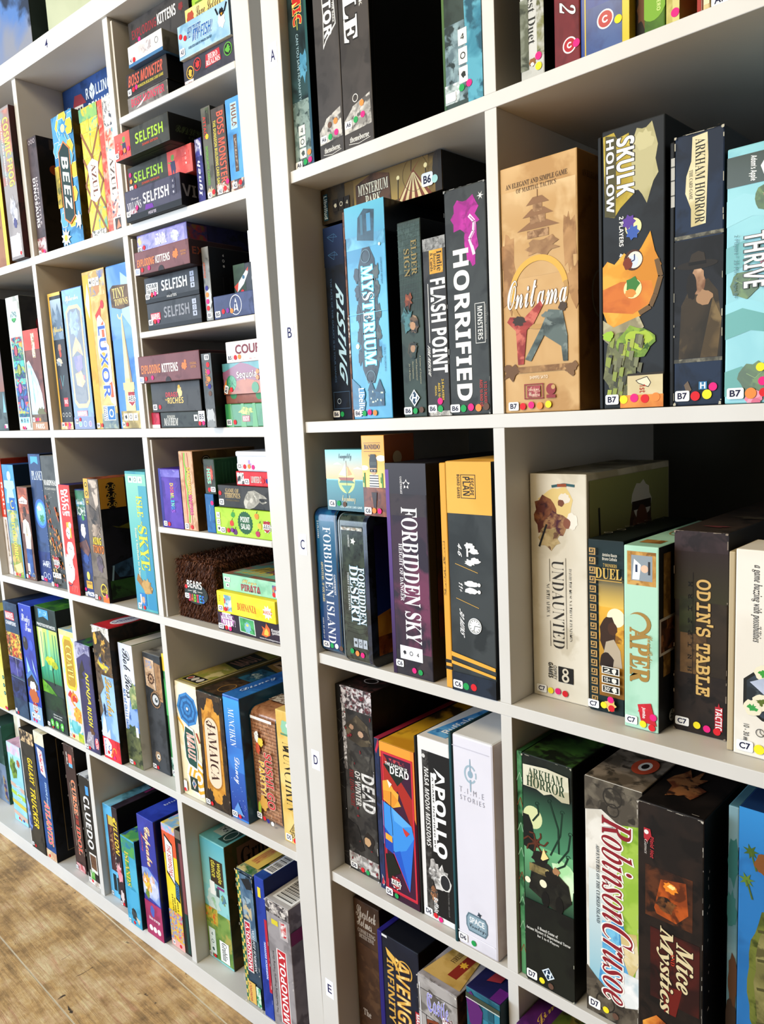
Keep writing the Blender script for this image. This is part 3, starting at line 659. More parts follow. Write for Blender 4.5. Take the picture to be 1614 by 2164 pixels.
# ---- near unit, first bay column, middle row
GROUP = 'games under the two small boxes beside the letter C'
def frontrow():
    pr = tinbox('island', 'teal tin with white serif spine lettering, against the shelf side below the sailing boat box', '14406a', None, None)
    pr(0, cur.w, 0, ('0f3c66', '1c5b80', '0b2c56', 45)); pr(cur.w - .5, cur.w - .15, .06, ('20303c',)); pr(0, .2, .05, ('14242c',))
    gr('F', .08, .05, .92, .92, '12306e', '1a5f80')
    t('F', 'FORBIDDEN ISLAND', .36, .08, .70, .88, 'eef0f2', -90, 'serif', off=-.01)
    t('F', 'ADVENTURE... IF YOU DARE', .20, .36, .30, .64, 'd8c98c', -90, 'serif'); t('F', 'GAMEWRIGHT', .74, .42, .82, .56, 'e6e8ea', -90, 'serif')
    t('F', '2-4 PLAYERS', .12, .80, .19, .92, 'd8dde0', -90, 'serif'); t('F', 'AGES 10 AND UP', .14, .1, .2, .25, 'd8dde0', -90, 'serif')
    S('C6', 'gwn', x=1.25, z=1.4, step=1.0, up=-.06)
    pr = tinbox('desert', 'green-black tin with a blue and orange lid picture, wrapped in clear film', '2b332c', None, None)
    pr(0, cur.w - .7, 0, ('2a3330', '414b42', '1c2524', 60)); pr(cur.w - .75, cur.w, .07, ('1c2230', '2a3550', '151a24', 30)); pr(0, .25, .06, ('6b7478',))
    q('F', .1, .06, .86, .93, '26302b', '3a463a', '161d1b', 55)
    for i in range(9): ln('F', [(.14, .46 - i * .03), (.5 + .04 * (i % 3), .45 - i * .03), (.84, .47 - i * .03)], '1a2422', .05)
    t('F', 'FORBIDDEN', .62, .28, .84, .66, 'dfe8ee', -90, 'serif', ol='4a7f96', ow=.03); t('F', 'DESERT', .33, .28, .62, .67, 'eef4f6', -90, 'serif', ol='4a7f96', ow=.03)
    t('F', 'THIRST FOR SURVIVAL', .24, .36, .31, .62, 'ccd4d6', -90, 'serif'); star('F', .5, .83, .55, 'd8dcd8', 5, .5); t('F', 'GAMEWRIGHT', .32, .79, .38, .87, 'd8dcd8', -90, 'serif')
    icons('F', .36, .12, .86, .18, 3, False, 'aab4c0', '222a30'); q('F', .1, .9, .84, .92, 'cfd2cc', '8a7a60', '3a3a38', 120)
    gr('R', .06, .34, .94, .93, '15328c', '241a4e'); p('R', [(.06, .34), (.94, .52), (.94, .08), (.06, .08)], 'b9772a', 'd79a3c', '7a3e18', 25); q('R', .06, .07, .94, .2, '7a3a18', '9a5420', '5a2810', 40)
    dots((1.7, 1.9, 'g'), (2.75, 1.7, 'o'), (3.8, 1.6, 'p'))
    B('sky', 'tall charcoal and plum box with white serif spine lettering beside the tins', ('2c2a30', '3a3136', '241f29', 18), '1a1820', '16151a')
    gr('F', 0, .86, 1, 1, '35333a', '3d3b42'); q('F', .1, .12, .98, .76, '3a2636', '6d3350', '2a2030', 13); gr('F', 0, 0, .09, .97, '2a1236', '6a4a9a')
    t('F', 'FORBIDDEN SKY', .36, .165, .76, .80, 'f2f2f2', -90, 'serif'); t('F', 'HEIGHT OF DANGER', .27, .36, .36, .63, 'e4e0e4', -90, 'serif')
    star('F', .52, .905, .7, 'dcdada', 5, .5, .3); star('F', .52, .905, .42, '2c2a30', 4, .7); t('F', 'GAMEWRIGHT', .37, .86, .42, .94, 'e0dede', -90, 'serif')
    q('F', .2, .08, .76, .145, 'efeff2'); icons('F', .24, .086, .74, .139, 3, False, 'efeff2', '2a2a30'); q('T', .1, .1, .9, .9, '191820', '2a2630', '111', 20)
    t('R', 'AM', .80, .07, .97, .12, '8a8890', 0, 'serif'); q('R', .05, .2, .95, .85, '1b1419', '3a1a2a', '120f16', 14)
    S('C6', '', x=1.3, z=1.6); dots((3.9, 1.0, 'p'), (5.0, .95, 'g'))
    B('heist', 'narrow amber box edge with black bands, squeezed between two large black boxes', 'e0a33a', 'c98d2c', 'd49a34')
    q('F', 0, .115, 1, .13, '1c1c1e'); q('F', 0, .085, 1, .1, '1c1c1e'); q('F', .2, .42, .5, .66, '7a5a20', 'e0a33a', 'e0a33a', 260)
    B('escape', 'amber-topped black box with white clock and people pictograms', ('2d3233', '3a3f40', '252a2b', 14), '17191c', ('dba03a', 'e6ae48', 'c88f30', 8))
    q('F', 0, .78, 1, 1, 'e9b04a', 'e4a840', 'efba58', 12); fr('F', .33, .845, .66, .945, '2a2418', .09)
    t('F', 'ESCAPE', .53, .86, .62, .93, '2a2418', -90); t('F', 'PLAN', .38, .857, .53, .936, '2a2418', -90); t('F', 'BOARD GAMES', .25, .845, .31, .945, '2a2418', -90)
    t('F', '4-6', .22, .60, .31, .65, 'f0f0f0', -90, it=.25); t('F', '11+', .22, .445, .31, .485, 'f0f0f0', -90, it=.25); t('F', '30 MINS', .22, .255, .32, .36, 'f0f0f0', -90, it=.25)
    for v in (.555, .405): ln('F', [(.15, v + .01), (.66, v - .02)], 'd9a84a', .07)
    for a, v in ((.5, .645), (.57, .625), (.62, .585), (.5, .575)): blob('F', a, v, .75, .35, 'eeeeec', int(v * 100), .3)
    q('F', .42, .60, .46, .66, 'eeeeec'); q('F', .42, .565, .46, .59, 'eeeeec')
    for v in (.485, .455): blob('F', .5, v, 1.0, .36, 'eeeeec', int(v * 99), .15); e('F', .68, v, .24, 'eeeeec')
    e('F', .56, .305, 1.02, 'eef0ee'); ring('F', .56, .305, .9, .06, '2d3233'); ln('F', [(.56, .305), (.68, .305)], '2d3233', .07); ln('F', [(.56, .305), (.53, .28)], '2d3233', .07)
    for i in range(12): a = i * math.pi / 6; ln('F', [(.56 + .78 * math.cos(a) / cur.w, .305 + .78 * math.sin(a) / cur.h), (.56 + .6 * math.cos(a) / cur.w, .305 + .6 * math.sin(a) / cur.h)], '2d3233', .06)
    q('F', 0, 0, 1, .085, '151d2c', '1d2838', '10161f', 30); p('F', [(0, .175), (1, .14), (1, .125), (0, .155)], 'e3a93e'); p('F', [(0, .135), (1, .105), (1, .093), (0, .12)], 'e3a93e')
    S('C6', 'gr', x=.95, z=.95, w=1.5, h=1.05, step=1.2, r=.46)
    B('tranq', 'small turquoise card box with a mirrored sailing boat, on top of the tins', '7fc4cc', '2f6a74', '5aa4ac', GLOSS, 'card_game_box', 'card game', r=.06)
    gr('F', 0, .52, 1, 1, 'e9b77c', '6fc3d0'); gr('F', 0, 0, 1, .5, '1f5a68', '3b8a94'); e('F', .56, .52, 1.75, 'f3d98a'); e('F', .56, .49, 1.75, 'b8c470', a0=180, a1=360)
    p('F', [(.34, .55), (.78, .55), (.72, .5), (.4, .5)], '9a4a2a'); p('F', [(.36, .46), (.78, .46), (.72, .5), (.4, .5)], '2f7a74')
    p('F', [(.56, .57), (.36, .59), (.58, .80)], 'f0e6d0'); p('F', [(.6, .57), (.72, .6), (.6, .74)], 'd89a5a'); ln('F', [(.57, .18), (.57, .82)], '5a4028', .06); p('F', [(.42, .42), (.7, .42), (.57, .28)], '3f8f86')
    for a, b in ((.34, .76), (.88, .69)): p('F', [(a - .12, b), (a + .12, b), (a, b + .035)], 'f4f4f0')
    t('F', 'tranquility', .38, .82, .72, .94, '2a3a44', 0, 'script'); t('F', 'tranquility', .42, .12, .78, .26, 'e8d8a0', 180, 'script'); t('F', 'COOPERATIVE CARD GAME', .36, .05, .95, .085, 'c8e0e0')
    S('C6', '', x=1.1, z=1.0); dots((2.5, 1.05, 'g'), (3.7, .95, 'n'))
    B('bandido', 'small orange card box with a masked prisoner, on top of the tins', 'eda63c', '8a4a20', 'd8922e', GLOSS, 'card_game_box', 'card game', r=.06)
    gr('F', 0, .36, 1, .8, 'f6d878', 'eda63c'); q('F', 0, 0, 1, .36, '7a4028', '5a2c1c', '94532f', 60); t('F', 'BANDIDO', .12, .83, .82, .89, '1e1a16', 0, 'serif', off=.02); q('F', .1, .905, .84, .91, '3a1a10'); q('F', .1, .8, .84, .805, '3a1a10')
    t('F', 'WANTED', .3, .735, .66, .765, '2a1a10', 0, 'serif'); e('F', .85, .72, .9, 'f2f0e6', .4); e('F', .1, .6, .8, 'f2f0e6', .35)
    p('F', [(.3, .36), (.72, .36), (.7, .52), (.34, .52)], 'ecebe6')
    for i in range(5): q('F', .3 + .005 * i, .37 + i * .032, .72 - .005 * i, .383 + i * .032, '2a2a2a')
    blob('F', .5, .6, .68, .95, 'caa27a', 3, .05); p('F', [(.34, .6), (.66, .6), (.66, .7), (.6, .77), (.4, .77), (.34, .7)], '22241f'); q('F', .33, .635, .67, .675, '3c4038'); q('F', .35, .55, .65, .585, '17171a'); e('F', .43, .567, .09, 'f0f0ea'); e('F', .57, .567, .09, 'f0f0ea')
    for a in (.1, .88): ln('F', [(a, .36), (a, .54)], '3f8a3a', .22); ln('F', [(a - .06, .49), (a - .06, .42), (a, .42)], '3f8a3a', .14)
    p('F', [(.38, .3), (.62, .3), (.56, .1), (.46, .1)], '2c1812'); e('R', .4, .72, .9, 'a89a80'); q('R', .3, .5, .7, .66, '4a2410')
    S('C6', '', x=.85, z=.75); dots((2.05, .8, 'o'), (3.05, .78, 'p'))
frontrow()
GROUP = 'games in the bay with the tall cream soldier box'
B('undaunted', 'tall cream box with head-scarfed soldiers and thin black serif lettering', ('ddd6c4', 'e6e0d0', 'd2cab6', 14), ('b9ae94', 'c9bfa6', 'a89c80', 10), ('8f8a78', '6a6656', '9a9684', 20))
blob('F', .46, .855, 2.3, 2.6, 'e8cf8a', 2, .2); blob('F', .27, .82, 1.7, 2.3, '5a2c22', 5, .25, c2='8a5636', c3='3a1a1c', ns=70); blob('F', .46, .78, 1.9, 1.4, '6d4034', 8, .25, c2='a98058', c3='4a1f2c', ns=80)
blob('F', .34, .72, 1.4, 1.3, 'a08a5c', 3, .25, c2='c0aa7c', c3='6a4a34', ns=80); blob('F', .62, .895, .72, .62, 'efe8da', 4, .12); blob('F', .74, .80, .75, .95, 'f2ece0', 6, .15); blob('F', .66, .79, .5, .6, '8a5440', 7, .1); blob('F', .56, .875, .42, .4, '7a4a34', 9, .1)
ln('F', [(.4, .945), (.62, .955), (.8, .95)], '2f5c64', .3); ln('F', [(.5, .95), (.66, .952)], '9a4a28', .35); ln('F', [(.16, .68), (.3, .78)], '1c1a16', .25)
t('F', 'UNDAUNTED', .38, .235, .59, .625, '2e2a26', -90, 'serif', off=-.014); t('F', 'NORTH AFRICA', .275, .37, .335, .52, '4a453c', -90, 'serif', off=-.02); t('F', 'DAVID THOMPSON & TREVOR BENJAMIN', .68, .275, .73, .595, '3a362e', -90, 'serif', off=-.02)
for a, x, y in ((.34, .53, .63), (.34, .24, .355), (.63, .24, .64)): ln('F', [(a, x), (a, y)], '4a453c', .05)
q('F', .47, .085, .74, .155, '1c1a18'); e('F', .6, .135, .42, 'ddd6c4'); e('F', .6, .105, .5, 'ddd6c4'); e('F', .6, .135, .2, '1c1a18'); e('F', .6, .105, .24, '1c1a18'); t('F', 'OSPREY', .38, .09, .44, .155, '1c1a18', -90, 'sans'); t('F', 'GAMES', .29, .095, .37, .165, '1c1a18', -90)
gr('R', .02, .12, .98, .97, '4a1e10', '8a8a52'); q('R', .02, .55, .98, .68, 'a5522a', 'b8743a', '7a3a20', 25); blob('R', .62, .68, 3.2, 6.0, '4a2e1e', 4, .1, c2='2a1812', c3='6a4a34', ns=40); blob('R', .62, .84, 2.6, 2.4, 'c8bfae', 4, .1); q('R', .5, .8, .74, .84, '2c2018'); blob('R', .62, .74, 1.7, 2.2, '5a3422', 5, .08); blob('R', .36, .66, 1.6, 1.8, 'b0a48c', 6, .1); blob('R', .36, .58, 1.3, 1.6, '4a2c20', 7, .1); ln('R', [(.14, .55), (.12, .85)], '181210', .4)
S('C7', 'ypr', x=1.25, z=1.05, step=1.0)
B('duel', 'black box with a gold Greek key border and a woman before a sunrise', '16282a', '0e1514', '121a18')
gr('F', .3, .1, 1, .62, '8a5a1c', 'e8b23c'); gr('F', .3, .62, 1, .8, 'e8c058', '24404a'); gr('F', .3, .8, 1, .995, '1c3436', '122426'); e('F', .78, .565, 1.1, 'f6ecc8'); q('F', .3, .42, 1, .5, 'b87a20', 'e0a838', '8a5a18', 60)
blob('F', .55, .46, 1.0, 2.3, '3a2416', 2, .12); blob('F', .68, .5, .6, .75, '4a2c1a', 5, .1); p('F', [(.36, .28), (.95, .28), (.9, .38), (.72, .44), (.5, .42)], 'b8a890'); blob('F', .52, .3, .9, 1.2, '2c1c14', 7, .15)
for i in range(17):
    v = .05 + i * .054
    for a, b, c, d in ((.08, .0, .26, .007), (.22, 0, .26, .04), (.08, .033, .26, .04), (.08, .014, .12, .04), (.12, .014, .2, .02), (.16, .014, .2, .03)): q('F', a, v + b, c, v + d, 'b8935a')
t('F', 'DUEL', .26, .785, .99, .845, 'd8b45c', 0, 'serif', ol='4a3410', ow=.03); q('F', .24, .772, 1, .778, 'c09a4c'); t('F', '7 WONDERS', .48, .852, .86, .872, 'c8a450', 0, 'serif'); t('F', 'Antoine Bauza', .46, .912, .86, .93, 'd6d0c0'); t('F', 'Bruno Cathala', .46, .89, .86, .908, 'd6d0c0')
for i, s in enumerate(('30\'', '10+', '2')):
    v = .13 + i * .055; q('F', .42, v, .92, v + .044, 'e8e4da'); q('F', .45, v + .005, .89, v + .039, '1a1c1a'); t('F', s, .48, v + .01, .66, v + .034, 'e8e4da'); blob('F', .77, v + .022, .28, .32, 'e8e4da', i)
for i in range(6): ring('T', .3 + .07 * (i % 2), .12 + i * .13, .5, .06, 'a8a496', 14, ry=.5)
star('F', .66, .06, .8, 'e8c070', 7, .7); S('C7', '', x=.8, z=1.0); dots((2.1, 1.1, 'y'), (3.05, .9, 'r'), (2.95, 1.9, 'p'))
B('caper', 'pale mint box with gold lettering and a gilt-framed portrait', ('a9d6bc', 'b4dec6', '9fceb4', 12), '14161a', ('98c8b0', 'a8d4bc', '8abca4', 12))
q('F', .1, .79, .92, .97, 'b3813a', 'd0a258', '8a5c24', 60); q('F', .22, .815, .82, .95, '8f9aa2'); e('F', .6, .88, .42, 'e8c0a4'); p('F', [(.25, .82), (.45, .82), (.5, .9), (.3, .93)], 'f0f0f0'); q('F', .7, .85, .76, .92, '2a2a2e'); q('F', .34, .86, .4, .9, '2a3a5a')
q('T', .2, .1, .8, .2, 'a9793a', '7a4f20', 'c89a50', 50); ring('T', .55, .5, 1.2, .18, 'a08850', 20, ry=2.2); ring('T', .5, .8, 1.2, .18, 'a08850', 20, ry=2)
e('F', .44, .585, 1.35, 'a5803f', 1.25); e('F', .36, .585, 1.2, 'acd8c0', 1.0); q('F', .1, .5, .4, .56, 'abd8be')
t('F', 'APER', .17, .26, .75, .56, 'a5803f', -90, 'serif', off=.02); t('F', 'Unai Rubio', .68, .37, .82, .53, 'b8924e', -90, 'script')
q('R', .05, .3, .14, .96, '7a5a28', '5a4018', '92703a', 50); q('R', .0, .42, .3, .62, 'b8b4ac'); q('R', .02, .435, .3, .605, '5a3420', '2a1a12', '8a5a34', 50); q('R', .6, .1, .8, .9, '221c18'); e('R', .16, .06, .7, 'e0e0dc'); t('R', '12+', .1, .045, .2, .07, '14161a')
p('F', [(.4, .14), (.78, .16), (.95, .04), (.5, .05)], 'c42430'); star('F', .55, .12, .7, 'd02a34', 5, .5); t('F', 'Jumbo', .52, .07, .64, .13, 'f4f4f4', -90); S('C7', '', x=.85, z=.95); dots((2.2, .75, 'y'), (3.2, .55, 'r'), (3.35, 1.75, 'p'))
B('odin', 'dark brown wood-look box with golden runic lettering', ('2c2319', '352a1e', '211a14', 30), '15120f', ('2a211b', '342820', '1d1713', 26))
gr('F', 0, .66, 1, .9, '34301a', '2a1c18'); q('F', 0, .9, 1, 1, '2c1f1f', '38292a', '221818', 30); q('F', .1, .5, .4, .68, '33381c', '242414', '3c3c22', 25); q('F', .12, .3, .62, .5, '6a4f30', '4a3824', '2c2218', 40); q('F', 0, 0, 1, .3, '201916', '2c221c', '181310', 35)
t('F', "ODIN'S TABLE", .42, .2, .74, .77, 'd9b26a', -90, 'mono', ol='3a2810', ow=.03, off=.02)
ln('F', [(.36, .2), (.36, .8)], '14100c', .06)
for i, s in enumerate('PNHNIPFIRM'): t('F', s, .27, .19 + i * .06, .34, .215 + i * .06, '120f0b', 90, 'mono')
p('F', [(.78, .1), (.86, .18), (.94, .1), (.86, .02)], 'b22a34'); q('F', .79, .04, .93, .16, 'b22a34'); t('F', 'TACTIC', .8, .045, .92, .155, 'f2ecec', -90); S('C7', '', x=.95, z=1.1, w=1.5); dots((2.55, 1.0, 'y'), (3.6, .85, 'p'), (4.65, .8, 'r')); blob('T', .55, .12, 1.4, .5, '5a2a2c', 2, .4); blob('T', .8, .4, 1.6, 1, '4a4030', 4, .5); wear(24, '8a7c6c', seed=4)
B('hivebase', 'narrow tan box edge beside the cream box with bug tiles', 'b8a684', '9a8866', 'a89672')
B('hive', 'cream box with an orange zigzag title and a picture of ivory insect tiles', ('e4ddd0', 'ece6da', 'dcd4c4', 12), 'cfc6b6', 'd9d1c2')
p('F', [(.42, .6), (.56, .55), (.52, .62), (.72, .6), (.62, .67), (.9, .66), (.78, .73), (1, .74), (.86, .8), (1, .83), (.86, .88), (1, .93), (.58, .9), (.68, .84), (.5, .84), (.6, .76), (.44, .74)], '1c1a16')
p('F', [(.48, .61), (.55, .585), (.56, .635), (.72, .62), (.66, .68), (.88, .68), (.8, .74), (.96, .75), (.6, .745), (.62, .69), (.5, .67)], 'e8962c'); p('F', [(.6, .8), (.98, .81), (.98, .86), (.62, .88)], 'e8962c')
t('F', 'a game buzzing with possibilities', .2, .565, .33, .93, '2a2724', -90, 'sital'); p('F', [(.12, .25), (.36, .19), (1, .17), (1, .45), (.4, .47), (.12, .38)], '20201e'); p('F', [(.16, .26), (.36, .205), (1, .185), (1, .44), (.42, .455), (.16, .375)], '3a4450', '262c30', '525c60', 30)
for a, b, s in ((.36, .42, 0), (.6, .3, 1), (.34, .28, 2), (.62, .22, 3), (.24, .245, 4)): blob('F', a, b, .8, .85, 'e8e0c4', s, .12); blob('F', a, b, .4, .35, ('3a9a3a', '2a7ac0', '5a6a2a', '8a3a2a', '3a9a4a')[s], s, .4)
p('F', [(.2, .37), (.55, .43), (.8, .3), (.6, .26)], 'aab4c8', 'c4cce0', '8a94a8', 30); t('F', '10 - 30 min', .13, .06, .2, .16, '2a2724', -90, 'sital'); ring('F', .34, .13, .42, .06, '2a2724'); ln('F', [(.34, .13), (.34, .15)], '2a2724', .06); ln('F', [(.34, .13), (.38, .12)], '2a2724', .06); t('F', '2 players', .46, .07, .53, .15, '2a2724', -90, 'sital')
S('C7', 'yp', x=1.15, z=1.05, w=1.6, h=1.1, step=1.5, r=.5)

GROUP = 'games in the bay with the sand-coloured pagoda box'
B('onitama', 'wide sand-coloured box with a pagoda, a golden ring and two fighters', ('c39a63', 'cfa974', 'b58a54', 12), ('8f6430', 'a07238', '7c5426', 14), ('b88e58',))
q('F', .02, .55, .98, .9, 'cba673', 'bf965f', 'd8b684', 11); t('F', 'AN ELEGANT AND SIMPLE GAME', .08, .912, .88, .932, '4a3420', 0, 'serif'); t('F', 'OF MARTIAL TACTICS', .22, .888, .74, .906, '4a3420', 0, 'serif')
for s in range(4): blob('F', (.08, .9, .95, .1)[s], (.62, .66, .5, .5)[s], (.9, .7, .9, .9)[s], (3.0, 3.4, 2.2, 2.0)[s], ('a87a4c', 'a67b4c', 'a67a48', '9a6f42')[s], s, .4, c2='b88c5a', c3='8e653c', ns=26)
for z0, w0 in ((.83, .24), (.785, .32), (.735, .44)): p('F', [(.5 - w0 / 2 * 1.25, z0), (.5 + w0 / 2 * 1.25, z0), (.5 + w0 / 4, z0 + .028), (.5 - w0 / 4, z0 + .028)], '8a6340')
for z0, w0 in ((.80, .12), (.755, .2), (.70, .28)): q('F', .5 - w0 / 2, z0, .5 + w0 / 2, z0 + .03, '9b7550', '7a5634', 'b08a62', 90)
ln('F', [(.5, .855), (.5, .885)], '7a5634', .08); blob('F', .55, .66, 1.9, .9, 'a27c52', 3, .4, c2='8a6440', c3='b88e60', ns=50)
ring('F', .49, .485, 3.7, .62, 'd9a948', 40, 10, 195, 3.9); ring('F', .49, .485, 3.7, .5, 'b78e52', 40, 190, 372, 3.9)
t('F', 'Onitama', .07, .43, .86, .545, 'f1ece2', 0, 'script', ol='8a6a48', ow=.012)
p('F', [(.2, .2), (.28, .2), (.33, .34), (.42, .36), (.55, .43), (.52, .45), (.3, .39), (.1, .4), (.06, .38), (.18, .34)], 'b0453a', '8a2c28', 'c86a58', 50); blob('F', .22, .38, .9, .5, '3a2a20', 5, .3); p('F', [(.3, .22), (.38, .21), (.56, .31), (.78, .26), (.8, .2), (.86, .2), (.86, .3), (.8, .4), (.62, .41), (.52, .34)], '5d6a66', '3c4643', '7a8580', 45); blob('F', .8, .415, .5, .45, '4a3a2c', 6, .2); blob('F', .6, .39, .8, .3, '6a7672', 8, .3)
q('F', .04, .165, .96, .19, '9a7448', '7f5a34', 'b48a58', 50); blob('F', .1, .17, .9, .8, '6a4a2c', 9, .4); blob('F', .9, .17, .8, .7, '7a5836', 2, .4); t('F', 'SHIMPEI SATO', .36, .137, .6, .15, 'ece0cc', 0, 'sans'); fr('F', .28, .055, .54, .118, '8a2c30', .12); q('F', .32, .062, .5, .11, 'a2464a', '8a2c30', 'c08a7a', 90); t('F', 'Arcane', .34, .088, .48, .106, 'ecd0b8', 0, 'script'); t('F', 'Wonders', .34, .066, .49, .086, 'ecd0b8', 0, 'script'); e('F', .64, .092, .6, '8f3438'); e('F', .67, .1, .25, 'c39a63'); q('F', .58, .056, .7, .07, '8f3438')
ring('R', .5, .465, 2.0, .25, '9a8a70', 26, ry=2.6); t('R', 'AN ELEGANT AND SIMPLE', .08, .9, .92, .925, '5a3c1c', 0, 'serif'); S('B7', 'rpoy', x=1.25, z=.75, w=1.35, step=1.1)
B('skulksleeve', 'thin black edge beside the black box with the mossy beast', '15181a', '101214')
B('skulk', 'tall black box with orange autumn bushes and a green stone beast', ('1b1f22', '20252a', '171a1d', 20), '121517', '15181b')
blob('F', .68, .86, 1.35, 3.4, 'b9b184', 3, .2, c2='a8a070', c3='c8c094', ns=22); blob('F', .68, .93, .9, .9, 'c4bc8e', 4, .2); p('F', [(.05, .7), (.02, .98), (.2, .985), (.25, .96), (.44, .97), (.52, .76), (.3, .72), (.2, .69)], 'b9a23c', 'a48c28', 'd0bc5a', 30); p('F', [(.04, .7), (.22, .69), (.24, .97), (.06, .98)], '4e4a2a')
t('F', 'HOLLOW', .07, .71, .2, .965, 'f2f0ea', -90, off=.008, ol='22201a', ow=.03); t('F', 'SKULK', .24, .76, .53, .96, 'f6f4ec', -90, off=.01, ol='22201a', ow=.03)
t('F', '2 PLAYERS', .28, .585, .35, .69, 'f4f2ea', -90); t('F', '40 MIN', .28, .49, .35, .56, 'f4f2ea', -90); t('F', 'AGES 8+', .28, .385, .35, .475, 'f4f2ea', -90)
for v, a, b in ((.645, '5a3a94', '3a5aa8'), (.0, 0, 0)):
    if a: e('F', .51, v, .85, 'e8dca0'); star('F', .44, v + .02, .75, a, 7, .7); star('F', .5, v - .018, .75, b, 7, .7)
p('F', [(0, .36), (.12, .29), (.4, .31), (.62, .33), (.84, .38), (.9, .46), (.95, .5), (.85, .55), (.78, .62), (.64, .57), (.5, .53), (.36, .56), (.2, .525), (.08, .54), (0, .52)], 'dd9a2e', 'cc8424', 'e8aa40', 24); p('F', [(0, .44), (.3, .46), (.8, .45), (.85, .38), (.5, .34), (0, .36)], 'd0722a', 'd88a30', 'c06424', 20)
ln('F', [(.88, .52), (.94, .46), (.86, .4), (.78, .36), (.6, .34)], '6a5030', .5); p('F', [(0, .33), (.18, .3), (.6, .33), (.68, .29), (.5, .26), (.1, .24), (0, .26)], 'a39a78', '8a8264', 'b8b08c', 30)
e('F', .51, .53, 1.0, '4a2a1c'); e('F', .53, .53, .8, 'e8e2d0'); e('F', .5, .525, .6, 'cfd8e4'); ln('F', [(.53, .53), (.53, .55)], '2a3a6a', .12); ln('F', [(.53, .53), (.47, .525)], '2a3a6a', .12); blob('F', .42, .52, .45, .6, '7a3018', 4, .15); e('F', .5, .43, .95, 'e8dca0'); star('F', .5, .445, .8, '3c7a34', 5, .75); blob('F', .46, .415, .6, .4, 'd88a3a', 5, .15)
blob('F', .3, .16, 1.9, 3.3, '6f7250', 7, .2, c2='585a40', c3='8a9058', ns=60); blob('F', .52, .235, 2.1, 1.55, '6a8a34', 8, .18, c2='8fae3c', c3='55702a', ns=70); blob('F', .58, .245, 1.4, .9, 'a6bf3e', 9, .2); ln('F', [(.42, .25), (.7, .23)], '2a3a18', .14); star('F', .72, .22, .4, '3a5a20', 5, .5)
R = random.Random(3)
for i in range(34): a, b = R.uniform(.02, .62), R.uniform(.04, .24); p('F', [(a, b), (a + .06, b - .008), (a + .09, b + .028), (a + .02, b + .03)], R.choice(('8c9a4a', '50523c', '7d8060', 'a3b04c', '6a6a52', '44463a')))
blob('F', .1, .27, .6, .5, '9cc43a', 2, .2); q('F', .42, .048, .99, .125, 'd8c9a0', 'cdbd92', 'e0d2ac', 14); q('F', .42, .118, 1, .126, '2a2218'); p('F', [(.56, .1), (.74, .112), (.8, .09), (.76, .075), (.6, .09)], 'e8dcc0'); ln('F', [(.56, .1), (.74, .112), (.8, .09), (.76, .075), (.6, .09), (.56, .1)], '2a2218', .07); t('F', '1st', .62, .055, .72, .085, 'a83a20', -90); q('F', .3, 0, 1, .048, 'd07a34', 'e09040', 'b86428', 30)
S('B7', 'yprro'[:2] + 'ro', x=1.05, z=.95, w=1.45, h=1.0, step=1.12, r=.43)
B('darkthin', 'thin dark box edge with a pale rectangle, beside the detective box', '1a1d20', '101214'); q('F', .25, .76, 1, .94, 'b8b6ae'); q('F', .25, .80, 1, .805, '4a4a46'); q('F', .25, .855, 1, .86, '4a4a46'); q('F', .25, .905, 1, .91, '4a4a46')
B('lcg', 'midnight blue box with a detective in hat and trench coat', ('162234', '1c2c44', '101a28', 22), '0f141c', '131a26')
p('F', [(.34, .9), (.36, .985), (.66, .99), (.68, .905), (.64, .67), (.34, .665), (.34, .73), (.22, .79), (.24, .85)], 'd9cca0', 'e4d8b0', 'c8ba88', 26); t('F', 'ARKHAM HORROR', .42, .675, .62, .975, '2c2a22', -90, 'serif', off=-.005); t('F', 'THE CARD GAME', .3, .765, .37, .87, '4a4436', -90, 'serif')
for v in (.625, .165): q('F', 0, v, 1, v + .014, '6a685c', '45443c', '83806e', 120)
q('F', 0, .18, 1, .62, '16181c', '1f2228', '0f1114', 16); p('F', [(.1, .18), (.95, .18), (.98, .3), (.9, .42), (.7, .47), (.36, .45), (.15, .38)], '3a3022', '2a241a', '5a4a30', 22); p('F', [(.55, .18), (.9, .18), (.98, .32), (.8, .4)], '6a5636', '4a3c26', '7d6844', 24); blob('F', .5, .465, .62, 1.3, 'b08a6a', 4, .1, c2='7a543c', c3='c8a282', ns=40); blob('F', .36, .45, .5, 1.2, '1c1814', 5, .15); e('F', .48, .525, 1.9, '241f1a', .4); p('F', [(.3, .53), (.36, .565), (.5, .575), (.62, .565), (.66, .525)], '332b22'); q('F', .3, .525, .66, .537, '0f0d0b'); blob('F', .62, .4, .8, .7, 'a5805e', 8, .2)
p('F', [(.22, .08), (.3, .095), (.38, .06), (.28, .045)], '6a5a4a'); q('F', .53, .06, .7, .09, '3a7aa8'); t('F', 'H', .56, .063, .67, .087, 'eaf2f6'); S('B7', 'ry', x=.85, z=.95, w=1.4, h=1.0, step=1.1, r=.45); dots((3.75, 1.7, 'p')); wear(30, 'b9b29c', seed=6)
B('thrive', 'turquoise water box with lotus leaves and pink flowers, at the edge of the photo', ('7fc0c8', '8ccad0', '72b4be', 9), '4a8a90', '68aab4', m=GLOSS)
for i, (v, c) in enumerate(((.8, '8fcbd2'), (.62, '5fa6a6'), (.4, '86c8d0'), (.36, '4f9a92'), (.13, '4c968c'))): p('F', [(0, v), (.2, v + .02), (.45, v - .01), (.7, v + .02), (1, v), (1, v - .07), (.6, v - .09), (.3, v - .07), (0, v - .1)], c)
q('F', 0, .85, 1, .965, '2e3a2a'); t('F', "Adam's Apple", .25, .86, .34, .955, 'f0f0ea', -90, 'bital'); p('F', [(.38, .91), (.46, .95), (.55, .945), (.58, .9), (.52, .865), (.42, .875)], 'e8e8e4')
